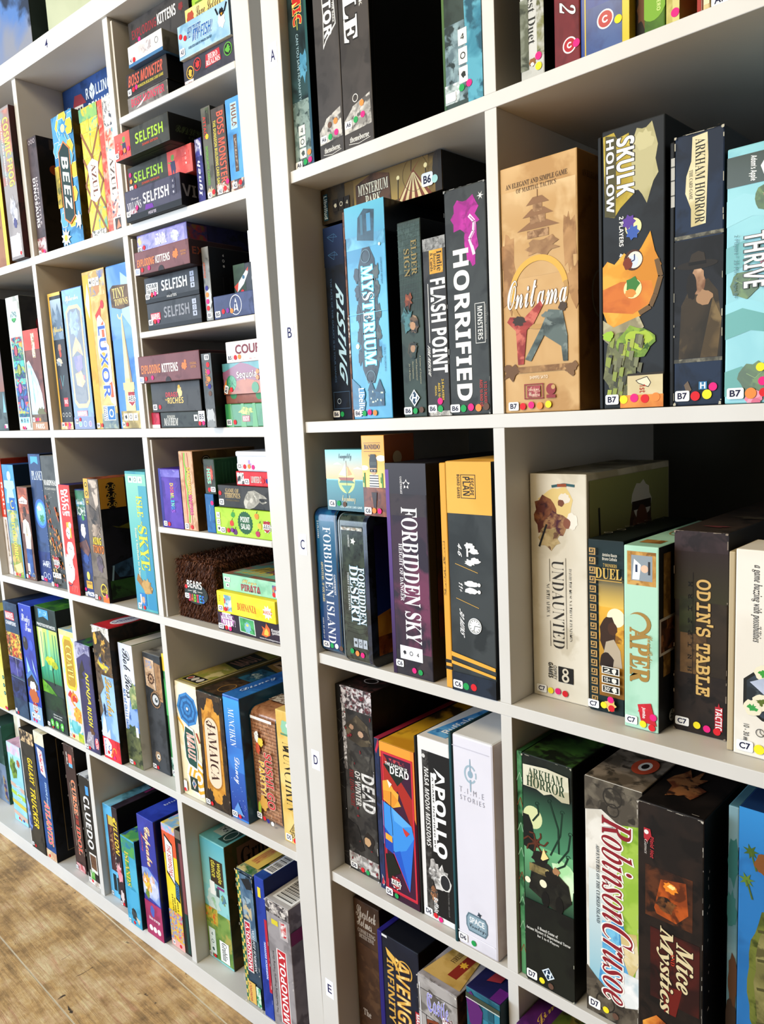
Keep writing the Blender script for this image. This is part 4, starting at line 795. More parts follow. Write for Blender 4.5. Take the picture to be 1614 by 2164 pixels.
for a, b, r_, s in ((.5, .79, 1.3, 1), (.62, .63, 1.3, 2), (.22, .47, 1.2, 3), (.36, .1, 1.4, 4), (.66, .13, 1.2, 5), (.74, .5, 1.1, 6)): blob('F', a, b, r_, r_, '4d6b2c', s, .12, c2='3a5422', c3='5f7d38', ns=50); ln('F', [(a, b), (a + .1, b + .03)], '7a9650', .06); ln('F', [(a, b), (a - .1, b + .02)], '7a9650', .06)
for a, b, s in ((.53, .8, 1), (.5, .55, 2), (.35, .02, 3), (.7, .3, 4)):
    for i in range(6): blob('F', a + .05 * math.cos(i * 1.05), b + .018 * math.sin(i * 1.05), .4, .36, ('d8627e', 'e88aa0', 'c84868')[i % 3], s + i, .1)
t('F', 'THRIVE', .22, .455, .46, .665, 'f4efe4', -90, off=.0, ol='2c3020', ow=.045); t('F', '2 Players * 25 Min. * Ages 8+', .09, .42, .15, .665, '2a5a60', -90, 'sans'); S('B7', 'o', x=1.05, z=.95, w=1.5, h=1.0, r=.5, dx=2.4); dots((3.5, .95, 'r'), (3.4, 1.95, 'p'), (3.2, 3.2, 'y'))
GROUP = 'games in the bay with the sky blue haunted house box'
B('rising', 'dark navy box with slanted ice-blue lettering, half hidden behind a blue box', ('0c1420', '101c2e', '090e16', 30), '090c12')
gr('F', 0, .8, 1, 1, '0e1c34', '152c58'); t('F', 'RISING', .5, .2, .88, .69, 'b8dcec', -90, 'bital', it=.1); t('F', 'THE FATE OF THE GALAXY IS IN YOUR HANDS', .24, .2, .32, .74, '48688c', -90, 'sans')
for v in (.86, .95): ln('F', [(.2, v), (.55, v + .01), (.5, v - .03), (.2, v), (.7, v - .01), (.55, v + .01)], '3f6a94', .06)
fr('F', .12, .06, .95, .15, '4a6a8c', .06); ring('F', .4, .1, .4, .07, 'b8c8d4'); S('B6', 'g', x=.95, z=.9, step=1.1)
B('mystbase', 'thin rust brown box edge beside the sky blue box', ('6b4534', '7d5440', '55362a', 90), '4a3026'); q('F', .3, .3, 1, .5, 'd8d4c8', '6b4534', '6b4534', 150)
B('myst', 'sky blue box with ornate dark scroll and white glowing serif lettering', ('4b9cc4', '5fb2d6', '3a86b0', 12), '0c1218', ('23414e',), m=GLOSS)
gr('F', 0, .86, 1, 1, '4596b8', '58acc4'); q('F', .02, .8, .98, .86, '4a90b4', '6ab4d0', '3a7ca0', 20); p('F', [(.3, .84), (.72, .82), (.76, .96), (.5, .975), (.34, .94)], '1c3a4a', '24485a', '16303e', 30); q('F', .56, .87, .66, .95, '3f86ac'); q('F', .4, .86, .46, .95, '2f6076')
p('F', [(.3, .24), (.42, .17), (.6, .17), (.72, .25), (.76, .5), (.72, .74), (.6, .8), (.42, .8), (.3, .72), (.24, .5)], '1d2c36', '2a3c46', '14202a', 45)
for v in (.3, .4, .5, .6, .68): blob('F', .25, v, .45, 1.0, '22323c', int(v * 90), .35); blob('F', .75, v, .5, 1.0, '2a3a40', int(v * 70), .35, c2='4a5450', c3='1a262e', ns=60)
for v in (.2, .76): ring('F', .5, v, .9, .14, '54707c', 16)
t('F', 'MYSTERIUM', .38, .255, .66, .715, 'e9f4f8', -90, 'serif', ol='5fc0e8', ow=.06, off=.0); t('F', 'OLEKSANDR NEVSKIY', .86, .62, .895, .74, '1c4a64', -90, 'sans'); t('F', 'OLEG SIDORENKO', .86, .22, .895, .33, '1c4a64', -90, 'sans')
e('F', .2, .35, .35, 'e8f0b8'); e('F', .86, .8, .2, 'd8ecc8'); p('F', [(0, .05), (0, .2), (.2, .16), (.34, .08), (.3, .04)], '2a6286', '357499', '1e4e6c', 30); q('F', .42, .06, .82, .14, '1f4a66', '2a5c7c', '18405a', 60); p('F', [(.4, .135), (.5, .185), (.58, .14)], '1a4058'); p('F', [(.6, .13), (.72, .19), (.84, .12)], '1c445e'); R = random.Random(4)
for i in range(10): a, b = R.uniform(.45, .8), R.uniform(.07, .13); q('F', a, b, a + .025, b + .008, 'd8ecd0')
e('F', .26, .12, .55, '2a7eb0', .8); t('F', 'Libellud', .17, .02, .32, .15, 'eef6fa', -90); ln('F', [(0, .5), (1, .5)], '7cd0f0', .06); S('B6', 'gpo', x=.95, z=.85, step=1.02)
B('elder', 'dark green cloth-look box with dim gold lettering and investigators', ('2d3a36', '36453f', '24302c', 30), '12161a', '1c2624')
q('F', .03, .74, .97, .98, '3c4f4c', '33443f', '465a55', 140)
for i in range(14): ln('F', [(.02, .6 + i * .028), (.98, .605 + i * .028)], '4a5f58', .03); ln('F', [(.05 + i * .07, .45), (.05 + i * .07, .99)], '46594f', .025)
t('F', 'ELDER', .6, .725, .82, .90, '8f7c4a', -90, 'serif'); t('F', 'SIGN', .28, .72, .52, .86, '8f7c4a', -90, 'serif'); blob('F', .4, .6, .6, .9, '7a3a24', 3, .4, c2='3a2a24', c3='a85a34', ns=60); blob('F', .35, .5, .9, 1.6, '2c4a4c', 4, .4, c2='4a7a80', c3='1c2c2c', ns=70); blob('F', .6, .48, .8, 1.1, '6a5440', 5, .2, c2='2a2a28', c3='a08468', ns=60); blob('F', .55, .47, .45, .5, 'b48a68', 6, .1); blob('F', .5, .35, .85, 1.0, '33403c', 7, .25, c2='5a4a3a', c3='20302e', ns=60); blob('F', .52, .355, .42, .5, 'a88468', 8, .1); e('F', .54, .378, .62, '2a2e2a', .16)
t('F', 'A Game of Suspense', .78, .17, .85, .32, 'b8b08c', -90, 'ital'); t('F', 'and Supernatural', .62, .19, .69, .30, 'b8b08c', -90, 'ital'); t('F', 'Investigation', .46, .2, .53, .29, 'b8b08c', -90, 'ital'); t('F', 'for 1-8 Players', .31, .19, .38, .28, 'b8b08c', -90, 'ital')
p('F', [(.28, .1), (.5, .145), (.74, .1), (.5, .055)], 'e8eef2'); p('F', [(.33, .1), (.5, .136), (.69, .1), (.5, .064)], '24405a'); t('F', 'H', .4, .08, .62, .12, 'e8f2f8', it=.3); S('B6', 'gn', x=.85, z=.85, step=1.05)
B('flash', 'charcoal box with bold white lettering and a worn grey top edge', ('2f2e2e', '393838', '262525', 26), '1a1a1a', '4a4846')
q('F', .02, .93, 1, 1, '9a9a98', '7a7a78', '565452', 160); q('F', .3, .8, .88, .93, 'cf9a34', 'e8b848', 'b07c24', 40); t('F', 'Indie', .62, .81, .84, .92, '2a1c08', -90, 'serif'); t('F', 'Boards', .48, .82, .6, .91, '2a1c08', -90, 'serif'); t('F', '& Cards', .34, .815, .46, .915, '2a1c08', -90, 'serif')
t('F', 'FLASH POINT', .3, .245, .96, .77, 'ecebe6', -90, off=.01); q('F', .19, .42, .215, .75, 'ecebe6'); t('F', 'FIRE RESCUE', .1, .235, .21, .4, 'ecebe6', -90, it=.1); t('F', '2-6 PLAYERS', .66, .09, .76, .21, 'd8b440', -90); t('F', 'AGES 10+', .5, .1, .6, .19, 'd8b440', -90); t('F', '45min.', .36, .115, .45, .175, 'd8b440', -90); q('F', .1, 0, 1, .03, 'b8b4ac', '8a8680', 'd0ccc4', 150); S('B6', 'gp', x=.85, z=.95, step=1.15, r=.42)
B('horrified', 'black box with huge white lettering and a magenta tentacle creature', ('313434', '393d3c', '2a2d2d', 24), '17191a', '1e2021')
blob('F', .5, .87, 1.9, 2.0, 'a01c86', 3, .3, c2='b82898', c3='8a1674', ns=50); blob('F', .62, .78, 1.0, 3.0, 'a8208c', 5, .25, c2='c02c9c', c3='8a1674', ns=50); ln('F', [(.6, .87), (.72, .84), (.7, .8), (.6, .77), (.66, .73), (.7, .70)], 'e8cfe0', .42); ln('F', [(.62, .865), (.73, .84), (.72, .8), (.62, .77), (.68, .74)], 'a83c90', .1); star('F', .88, .94, .5, 'd8d8d4', 6, .3)
t('F', 'HORRIFIED', .18, .065, .57, .735, 'e9e7e3', -90, off=.012); fr('F', .68, .315, .92, .49, 'd0d0cc', .08); t('F', 'MONSTERS', .74, .33, .86, .475, 'd8d8d4', -90); t('F', 'UNIVERSAL STUDIOS', .93, .33, .955, .48, '9a9a96', -90); t('F', '1 TO 5 PLAYERS', .85, .04, .92, .145, 'b83a34', -90); t('F', 'AGES 10 AND UP', .75, .035, .82, .155, 'b83a34', -90)
S('B6', 'gpon', x=.75, z=.85, w=1.45, step=1.12, r=.44, dx=2.0); wear(22, '8c8c88', seed=8)
B('park', 'brown and gold carnival box lying across the tops of the other boxes', ('5f4a22', '84682f', '3a2c16', 16), '16120c', '1c160e')
gr('F', .3, .1, .9, .98, 'a88a44', '6a5226'); q('F', 0, 0, .22, 1, '2c2416', '40331c', '1c160e', 40); p('F', [(.66, 0), (.78, .72), (.84, .95), (.79, .72), (.92, 0)], '7a3a22'); 
for i in range(5): a = .67 + i * .05; p('F', [(a, 0), (a + .025, 0), (.781 + .003 * i, .66), (.778 + .003 * i, .66)], 'e0cc94')
ln('F', [(.77, .7), (.775, .98)], '4a3420', .12); ring('F', .8, .62, 2.2, .06, '6a5430', 26); e('F', .88, .74, .3, 'f2dfa0'); e('F', .67, .64, .28, 'f2dfa0'); ln('F', [(.67, .6), (.665, .1)], '3a2c18', .12); ln('F', [(.88, .66), (.885, .2)], '3a2c18', .12)
p('F', [(.32, .14), (.61, .14), (.6, .86), (.5, .98), (.45, .98), (.32, .8)], '4a2f1c', '5f3d24', '38220f', 30); t('F', 'MYSTERIUM', .34, .48, .59, .78, 'f0e6c8', 0, 'serif', ol='2a1608', ow=.05); t('F', 'PARK', .4, .16, .53, .45, 'f0e6c8', 0, 'serif', ol='2a1608', ow=.05)
icons('F', .11, .28, .27, .62, 3, False, '241c12', 'e8dcb8'); q('F', .025, .1, .065, .85, '1f4a5a'); t('F', 'Libellud', .03, .15, .06, .8, 'dcecf0', -90); q('F', .95, 0, 1, 1, '241c14'); blob('F', .955, .6, .5, 1.6, '2c2216', 3, .2); t('R', 'MYSTERIUM', .42, .5, .95, .8, '7a6a44', 0, 'serif'); t('R', 'PARK', .5, .2, .8, .45, '7a6a44', 0, 'serif')
sticker(20.3, 1.75, 1.9, 1.65, 'B6', 0); dot(21.55, 1.55, 'a8d8d0', .5)

GROUP = 'games in the top bay above the carnival box'
B('pandemic', 'teal-grey spine with red and yellow lettering cut off by the photo edge', ('24373a', '2f4a4c', '1a2628', 14), '0a0e0e', m=GLOSS)
q('F', .04, .02, .9, .3, '5f7470', '869a94', '3c4c4a', 70); blob('F', .7, .44, .8, 1.8, '4a88a4', 3, .4, c2='5c9cb8', c3='2c4a54', ns=50); gr('F', .88, 0, 1, 1, '2c4a64', '2a5a44'); t('F', 'PANDEMIC', .3, .62, .74, 1.02, 'c02a28', -90, off=.01, ol='f0e07a', ow=.03); p('F', [(0, .75), (.5, .79), (1, .84), (.5, .77)], 'c8d84a'); ln('F', [(.5, .6), (.5, .68)], 'd8e060', .1)
t('F', 'CAN YOU SAVE HUMANITY?', .4, .3, .52, .585, 'a8c8d0', -90, 'sans'); icons('F', .28, .05, .62, .2, 3, True, 'd8dcd8', '4a5450'); S('A6', '', x=.85, z=.75); dots((2.2, .9, 'g'), (3.2, 1.0, 'p'), (3.1, 2.0, 'o'))
B('sector', 'grey-black box with white angular outlined lettering, beside its twin with a castle', ('3b3735', '45403d', '332f2d', 20), '0e0d0d')
p('F', [(.36, .46), (.5, .49), (.9, .54), (.84, .7), (.94, .74), (.8, .8), (.5, .82), (.36, .74), (.4, .6)], 'dcdad6'); p('F', [(.38, .475), (.5, .5), (.87, .545), (.8, .7), (.9, .74), (.78, .79), (.5, .81), (.38, .74), (.43, .6)], '34302e'); t('F', 'SECTOR', .42, .5, .74, .79, 'f2f1ee', -90, off=.012); t('F', 'ESCAPE THE DARK', .78, .55, .84, .7, 'e4e2de', -90)
def themeborne(sd):
    R = random.Random(sd); p('F', [(.04, .065), (.04, .12), (.3, .16), (.34, .17), (.92, .2), (.95, .075)], '8a8680', 'c8c4bc', '5a5652', 60); t('F', 'themeborne', .2, .025, .84, .048, 'e8e4dc', 0, 'serif'); ln('F', [(.16, .02), (.5, .012), (.88, .022)], 'e8e4dc', .06)
themeborne(1); sticker(.95, 2.55, 1.3, .9, 'A6'); dots((2.2, 2.6, 'g'), (3.4, 2.9, 'p'), (2.2, 4.1, 'n'), (3.35, 4.3, 'o'))
B('castle', 'grey-black box with white outlined serif lettering and a moonlit castle on its broad side', ('38332f', '423c38', '302b28', 20), '050505', '0c0b0b')
t('F', 'CASTLE', .16, .43, .62, 1.0, 'f4f2ee', -90, 'serif', ol='1a1817', ow=.04, off=.02); t('F', 'ESCAPE THE DARK', .7, .55, .8, .86, 'e0ddd6', -90, 'serif'); themeborne(2); ring('F', .44, .2, .5, .1, 'e0dcd4'); sticker(.95, 3.0, 1.3, .9, 'A6'); dots((2.3, 3.3, 'g'), (3.6, 3.6, 'p'), (3.5, 5.0, 'o'))
e('R', .72, .7, 7.2, '2c2824', 8.6); R = random.Random(8)
p('R', [(.56, .05), (.56, .25), (.6, .3), (.6, .52), (.63, .56), (.66, .52), (.68, .6), (.7, .66), (.72, .6), (.76, .58), (.8, .66), (.84, .6), (.9, .62), (.94, .7), (1, .66), (1, 0), (.5, 0), (.46, .03)], '12100f', '1e1b19', '080707', 50)
for a, b in ((.6, .52), (.7, .62), (.8, .62), (.93, .66), (.56, .3)): p('R', [(a - .02, b), (a + .02, b), (a, b + .12)], '100e0d')
fr('R', .02, .01, .985, .99, '1a1817', .15)
B('bluebox', 'grey box with a teal ice cliff and white pictogram tiles, cut off above', ('33423f', '3d4f4b', '283533', 24), '1a2422', m=GLOSS)
q('F', .02, .02, .98, .3, '5a7078', '8aa4aa', '2c3a3c', 60); p('F', [(.62, 0), (.98, 0), (.98, 1), (.62, 1), (.55, .86), (.72, .72), (.6, .6), (.74, .5), (.56, .36)], '2f7890', '5aa4b8', '1e5468', 28); gr('F', 0, 0, .06, 1, '3a5a40', '6a8a3a'); q('F', .03, .02, .4, .09, 'b8c4c4', '6a7c7c', 'e8ecec', 90); icons('F', .4, .08, .62, .28, 3, True, 'e8e6e0', '2c3230'); dots((2.6, 1.9, 'g'), (3.65, 2.1, 'p'))
sticker(1.0, 1.3, 1.5, 1.0, '')

GROUP = 'small two-player games in the top corner bay'
B('fox', 'white box with grey woodland drawing and dark storybook lettering', ('b9b9b2', 'c9c9c4', 'a2a39c', 16), '141a16', '888')
q('F', 0, .05, .35, .4, '5a5f4c', '8a8f80', '3a4032', 60); q('F', .7, .1, 1, .6, '7a7a4c', 'b9b9b2', '5a5c38', 60); q('F', 0, .7, .35, 1, '55603c', '8a9068', '3c442c', 60); t('F', 'Forest Duet', .34, .17, .64, .5, '22241e', -90, 'serif', off=-.01); t('F', 'the', .64, .42, .76, .48, '22241e', -90, 'serif'); t('F', 'Fox', .34, .56, .6, .68, '22241e', -90, 'serif'); t('F', 'in', .4, .5, .5, .54, '22241e', -90, 'serif'); t('F', 'The', .64, .6, .76, .66, '22241e', -90, 'serif'); blob('F', .5, .08, .4, .4, '8a5a30', 3, .2); blob('F', .5, .07, .2, .2, 'f0ece4', 4, .2)
dots((2.2, 2.0, 'p'), (2.2, 1.0, 'y')); q('R', .55, 0, .8, 1, '1c4a34')
B('jaipur', 'maroon box with white storybook lettering, cut off by the photo top', ('6a1c24', '74222a', '5a161e', 20), '3a1014'); t('F', 'A FOR 2', .22, .24, .84, .6, 'f2ece4', -90, 'serif', ol='2a0a0e', ow=.02, it=.12); e('F', .6, .09, .78, 'f0eae4'); e('F', .6, .09, .64, 'b02430'); ring('F', .6, .09, .3, .14, 'f2ece4', 14, 40, 330); dots((2.55, 1.75, 'p'))
B('splduel', 'royal blue box with yellow lettering and golden edges, cut off by the photo top', ('1b3f8a', '204898', '16367c', 16), 'd8b02c', 'd8b02c', m=GLOSS)
q('F', .09, 0, .115, 1, 'd8b43c'); q('F', .86, 0, 1, 1, 'e0b92c'); q('F', .12, 0, .855, .2, '2a4a86', '34568f', '223f78', 20); t('F', 'Splendor', .48, .31, .68, .95, 'f0e052', -90, 'sans', off=.02); t('F', 'duel', .29, .44, .42, .62, 'd8dce4', -90, 'sans'); e('F', .52, .13, .88, 'f0eae4'); e('F', .52, .13, .74, 'b02430'); ring('F', .52, .13, .34, .15, 'f2ece4', 14, 40, 330); dots((4.05, 2.3, 'y'))
B('darkfig', 'dark brown box set back behind the golden-edged blue box', '14110e', '1c1510'); blob('F', .7, .12, .6, 1.6, '6a4428', 3, .3)
B('zero', 'green box with a round recycling emblem, cut off by the photo top', ('41641c', '4d7422', '365618', 30), '35501a'); e('F', .4, .17, 1.4, '79a832', 1.9); t('F', 'FROM THE ZERO', .6, .1, .78, .32, 'cfe08c', -90); star('F', .22, .22, .4, 'e4eec0', 3, .45); ring('F', .22, .22, .42, .1, 'e4eec0', 12)
B('beige', 'straw yellow box beside the green recycling box', ('b5aa5a', 'c2b768', 'a49a4c', 30), '9a8f4a'); t('F', 'uran', .1, .12, .5, .3, '3c4a1c', -90); q('F', .5, 0, 1, 1, 'd0c67c'); dots((.9, .9, 'p'))
B('redthin', 'narrow red-striped box in the top corner bay', 'e4dccc', '9a2a24'); q('F', 0, 0, .8, .6, 'a03028'); 
B('tanthin', 'narrow tan box in the top corner bay', ('c9ae74', 'd8c08a', 'b89c60', 60), 'a88c54'); q('F', .1, .03, .9, .12, 'ecd8b0')
B('whitebox', 'white box edge with a handwritten code, at the top edge of the photo', 'e6e2d8', 'd0ccc0'); sticker(.8, .55, 1.5, 1.0, 'A7')
GROUP = 'games in the bay with the plain white box'
B('dowback', 'black scratched box set back beside the grey wintry survivor box', ('141313', '1d1b1b', '0d0c0c', 30), '0a0a0a', ('1a1716', '2a2422', '0e0c0c', 40))
R = random.Random(5)
for i in range(9): a = R.uniform(.05, .9); ln('F', [(.1, a), (.9, a + R.uniform(-.03, .05))], '6a6660', .04)
B('dow', 'grey blood-spattered box with two hooded survivors and bold white lettering', ('35322f', '4a4743', '232120', 30), ('100f0e', '1a1715', '0a0909', 26), ('1b1615', '4a2c2c', '0e0c0b', 60))
q('F', 0, .88, 1, 1, '3a3032', 'cfc8c8', '5a2a30', 130); q('F', 0, .55, .12, .9, 'a8a29e', '57514d', 'd8d4d0', 110); q('F', 0, .02, 1, .1, '8a8580', 'd0ccc8', '6a2a30', 90); q('F', .1, .5, .9, .66, '403d38', '2c2926', '57534c', 40)
p('F', [(.04, .78), (.5, .86), (.85, .82), (.95, .72), (.6, .7), (.2, .72)], '4a4030', '332c22', '645844', 40); blob('F', .72, .765, .95, .8, '2a211a', 4, .15); blob('F', .6, .765, .62, .5, 'b89478', 5, .1); blob('F', .3, .79, .5, .4, 'a88468', 6, .2); blob('F', .7, .2, 1.2, 1.3, '241d19', 8, .15); blob('F', .66, .195, .7, .7, 'c09a72', 9, .1); p('F', [(0, .28), (.35, .26), (.55, .14), (.4, .12), (0, .14)], '1f1c1a', '2e2a27', '141211', 40)
t('F', 'DEAD', .56, .36, .98, .56, 'e8e6e2', -90, off=.01, c2='b8b4b0', ns=120); t('F', 'OF WINTER', .34, .375, .52, .56, 'd8d4ce', -90, off=.0); t('F', 'THE LONG NIGHT', .16, .36, .3, .56, '8a2426', -90, 'serif')
for i in range(16): blob('F', R.uniform(.1, .95), R.uniform(.02, .98), R.uniform(.08, .3), R.uniform(.08, .3), '7a1f26', i, .4, 9)
ring('T', .5, .12, 1.3, .2, 'c8c0c0', 20, ry=1.0); S('D6', '', x=1.1, z=1.0, w=1.5); dots((3.0, .85, 'r'), (4.1, .8, 'g')); wear(20, 'c9c2c0', seed=3)
B('capbase', 'navy box edge beside the red-framed spaceship captain box', ('1a2440', '22305a', '131a30', 30), '141b30', 'a02a44'); p('F', [(.2, .92), (.8, 1), (.9, .96), (.4, .9)], 'c22a44'); p('F', [(.4, .1), (.9, .05), (.6, .02)], 'e8e4e4'); p('F', [(.3, .03), (.6, .09), (.9, .04)], 'c2384a')
B('captain', 'wine red box with a blue uniformed officer in angular flat shapes', '35122a', ('241c24', 'a02a50', '3a2434', 14), ('c98c1e', 'e0b22c', '3a2a14', 10))
q('F', 0, .9, 1, 1, 'ec9a34'); p('F', [(.9, .62), (1, .55), (1, 1), (.9, 1)], 'e88a34'); q('F', .05, .05, .95, .94, 'd02c40'); q('F', .1, .065, .9, .925, '3a1230'); p('F', [(.1, .925), (.1, .62), (.5, .72), (.9, .5), (.9, .7), (.35, .86)], 'a8281e'); p('F', [(.1, .86), (.45, .9), (.85, .86), (.5, .75)], '14201a')
p('F', [(.2, .9), (.84, .88), (.78, .84), (.5, .82), (.28, .85)], '14181a'); t('F', 'THE CAPTAIN IS', .16, .862, .8, .882, 'f2f0ec', 0, it=0); t('F', 'DEAD', .3, .815, .84, .862, 'f2f0ec'); q('F', .28, .888, .72, .91, 'd84a50', '3a1230', '3a1230', 150)
p('F', [(.06, .75), (.24, .77), (.38, .72), (.52, .7), (.5, .66), (.58, .63), (.34, .6), (.06, .63)], 'f0a83c'); p('F', [(.06, .69), (.3, .7), (.5, .66), (.34, .6), (.06, .64)], 'e0902c'); p('F', [(.02, .62), (.3, .6), (.62, .56), (.86, .53), (.92, .46), (.7, .36), (.5, .3), (.3, .32), (.02, .34)], '3b8fe0'); p('F', [(.3, .6), (.62, .56), (.86, .53), (.6, .5), (.36, .52)], '5aa8ee'); p('F', [(.02, .46), (.3, .4), (.3, .3), (.04, .32)], '1a48b0'); p('F', [(.3, .31), (.68, .36), (.92, .46), (.74, .1)], '2a6fd4'); p('F', [(.3, .31), (.74, .1), (.5, .34)], '1e55c0'); ln('F', [(.3, .31), (.73, .1)], 'd83048', .1)
ln('F', [(.3, .7), (.27, .57), (.3, .48), (.3, .42)], '14141c', .07); p('F', [(.2, .77), (.34, .75), (.26, .72)], 'f4ecd8'); p('F', [(.08, .42), (.28, .41), (.28, .37), (.08, .38)], 'f0a83c'); p('F', [(.6, .5), (.8, .48), (.7, .45), (.64, .47)], 'c83830'); p('F', [(.06, .28), (.28, .3), (.5, .2), (.1, .12)], '12180e'); aeg(.34, .115, 1.9); fr('F', .04, .05, .95, .94, 'd02c40', .1)
S('D6', '', x=.85, z=.95, w=1.4, h=1.1); dots((2.3, .8, 'g')); p('R', [(0, .3), (.2, .34), (.15, .5), (0, .5)], 'd0407a'); p('R', [(0, .6), (.1, .64), (.1, .98), (0, .98)], 'd89a2c')
B('apolloside', 'thin black box edge beside the white-bordered moon box', '121312', '0b0b0b')
B('apollo', 'white-bordered black box with bold white lettering and a crouching astronaut', 'e6e4e2', ('16181a',), ('e0dedc',))
q('F', .14, .035, 1, .93, '141414'); q('F', .14, .06, .34, .93, '2a2826', '4a4846', '161514', 120); t('F', 'APOLLO', .5, .37, .84, .85, 'f4f4f2', -90, off=.015); q('F', .4, .39, .53, .82, 'f0efec'); t('F', 'A GAME INSPIRED BY', .44, .41, .49, .8, '1a1a1a', -90); t('F', 'NASA MOON MISSIONS', .2, .405, .34, .84, 'eceae6', -90, 'bital', off=-.01)
blob('F', .6, .25, 1.6, 1.9, 'd4d0cc', 4, .25, c2='9a9894', c3='eceae6', ns=110); blob('F', .74, .24, .85, 1.1, '24262a', 5, .1); ring('F', .74, .24, 1.0, .14, 'e8e6e2', 16, ry=1.25); blob('F', .38, .28, .9, 1.6, 'b4b0ac', 6, .3, c2='6a6866', c3='e0dedc', ns=120); q('F', .14, .04, .5, .16, '3a3835', '5e5a56', '1c1b1a', 90); blob('F', .38, .155, .7, 1.1, '8a5a3a', 7, .35, c2='3a3a3a', c3='c08a60', ns=120); t('F', 'Buffalo', .36, .045, .5, .13, 'f0efec', -90, 'bold'); t('F', '1 TO 5 PLAYERS - AGES 12 & UP', .82, .06, .86, .2, '8a8884', -90, 'sans')
e('F', .2, .9, .3, 'd0cecb'); p('T', [(.12, .05), (.7, .05), (.95, .4), (.95, .6), (.4, .5)], '3f8fd0', '6ab0e4', '2a70b0', 30); t('T', 'Buffalo', .35, .1, .62, .34, 'eef4fa', 90); S('D6', '', x=1.0, z=.95, w=1.5, h=1.15, ); dots((2.3, .8, 'r'), (3.2, .55, 'p'))
B('tealthin', 'thin dark teal box edge beside the plain white box', '1b4a52', '12343a')
B('time', 'plain white slipcase with a pale grey-blue emblem and thin spaced lettering', ('dcdae4', 'e2e0ea', 'd6d4de', 5), ('b9a79c', 'c8b8ac', 'a99488', 6), ('dcdcdc', 'cfd2d2', 'e6e4e2', 5), r=.3)
ring('F', .44, .835, 1.0, .26, '9db4c2', 30, 35, 325, 1.25); ring('F', .44, .835, 1.0, .2, '9db4c2', 30, -20, 20, 1.25); e('F', .44, .835, .4, '8fa9ba', .5); p('F', [(.42, .835), (.46, .835), (.45, .905), (.43, .905)], '8fa9ba'); p('F', [(.43, .755), (.45, .755), (.46, .81), (.42, .81)], '8fa9ba')
t('F', 'T.I.M.E', .16, .74, .76, .765, '8e8f9c', 0, 'sans', off=-.01, sp=1.7); t('F', 'STORIES', .17, .705, .77, .727, '8e8f9c', 0, 'sans', off=-.01, sp=1.5); p('F', [(.22, .11), (.28, .085), (.7, .085), (.76, .11), (.76, .155), (.7, .175), (.28, .175), (.22, .15)], '5c7684'); p('F', [(.25, .11), (.3, .092), (.68, .092), (.73, .112), (.73, .152), (.68, .168), (.3, .168), (.25, .148)], '8ba4b2'); t('F', 'SPACE', .31, .13, .68, .158, 'f0f4f6', 0, 'sans', off=.02); t('F', 'Cowboys', .3, .098, .72, .126, '1e2e3a', 0, 'script'); star('F', .56, .185, .42, '2a3a4a', 4, .45, .4)
q('F', 0, .062, .93, .066, 'f4f2fa'); q('F', 0, .945, .9, .948, 'c9c6d2'); S('D6', '', x=.85, z=1.15, w=1.5, h=1.1); dots((2.6, 1.0, 'g'))

GROUP = 'games in the bay with the green monster car box'
B('arkhamback', 'narrow green box edge with pale tentacles beside the black and green box', ('3a7a4c', '5a9a68', '1c4a2c', 26), '14201a', '2c5a34')
for i in range(8): ln('F', [(.0, .1 + i * .11), (.6, .14 + i * .11), (1, .1 + i * .11)], ('9ac8a0', '8a4a2a')[i % 3 == 0], .08)
B('arkham', 'black and glowing green box with an old car fleeing a many-armed monster', ('10150f', '1a2218', '0b0f0a', 20), ('0b0c0a',), ('1c2f18', '345a24', '10180c', 26))
gr('F', .01, .36, .99, .62, '1a3426', '6cb07c'); gr('F', .01, .62, .99, .86, '4a8a64', '0e1a18'); e('F', .2, .735, 1.35, 'd3d9a2', 1.45); p('F', [(0, .6), (0, .74), (.12, .74), (.2, .7), (.26, .58)], '0c120e'); blob('F', .8, .52, 1.9, 2.2, 'a8dca0', 5, .25, c2='d8f0c8', c3='5aa070', ns=24)
for a, b, c_, d in ((.8, .8, .55, .6), (.95, .72, .7, .58), (.3, .8, .2, .72), (.55, .83, .72, .62), (.9, .62, .6, .54)): ln('F', [(a, b), ((a + c_) / 2 + .08, (b + d) / 2), (c_, d)], '123022', .22); ring('F', a, b, .3, .08, '123022', 10, 0, 250)
blob('F', .26, .63, .5, .55, '3a1c12', 3, .2)
for i in range(7): a = i * .9; ln('F', [(.26, .63), (.26 + .17 * math.cos(a), .63 + .04 * math.sin(a)), (.26 + .26 * math.cos(a + .3), .63 + .05 * math.sin(a + .5))], '5a2c1a', .2)
p('F', [(.1, .42), (.3, .4), (.7, .36), (.96, .43), (.9, .5), (.5, .56), (.18, .54)], '141410', '24241c', '0a0b08', 40); q('F', .12, .5, .52, .535, '8a7a4c', '5a4e30', 'b8a870', 60); blob('F', .34, .57, 1.2, .9, '161410', 7, .3); blob('F', .66, .54, .5, .5, 'a87a54', 8, .2); blob('F', .58, .5, 1, .8, '14120e', 9, .3); p('F', [(.36, .57), (.42, .62), (.46, .6), (.52, .585), (.4, .565)], 'f4d890'); e('F', .4, .465, .5, 'f2e8c8'); e('F', .08, .455, .4, 'f2e8c8'); e('F', .44, .4, .55, '0a0a08', 1.0); e('F', .72, .4, .55, '0a0a08', 1.1); q('F', 0, 0, 1, .37, '0e110d', '151912', '0a0c09', 20)
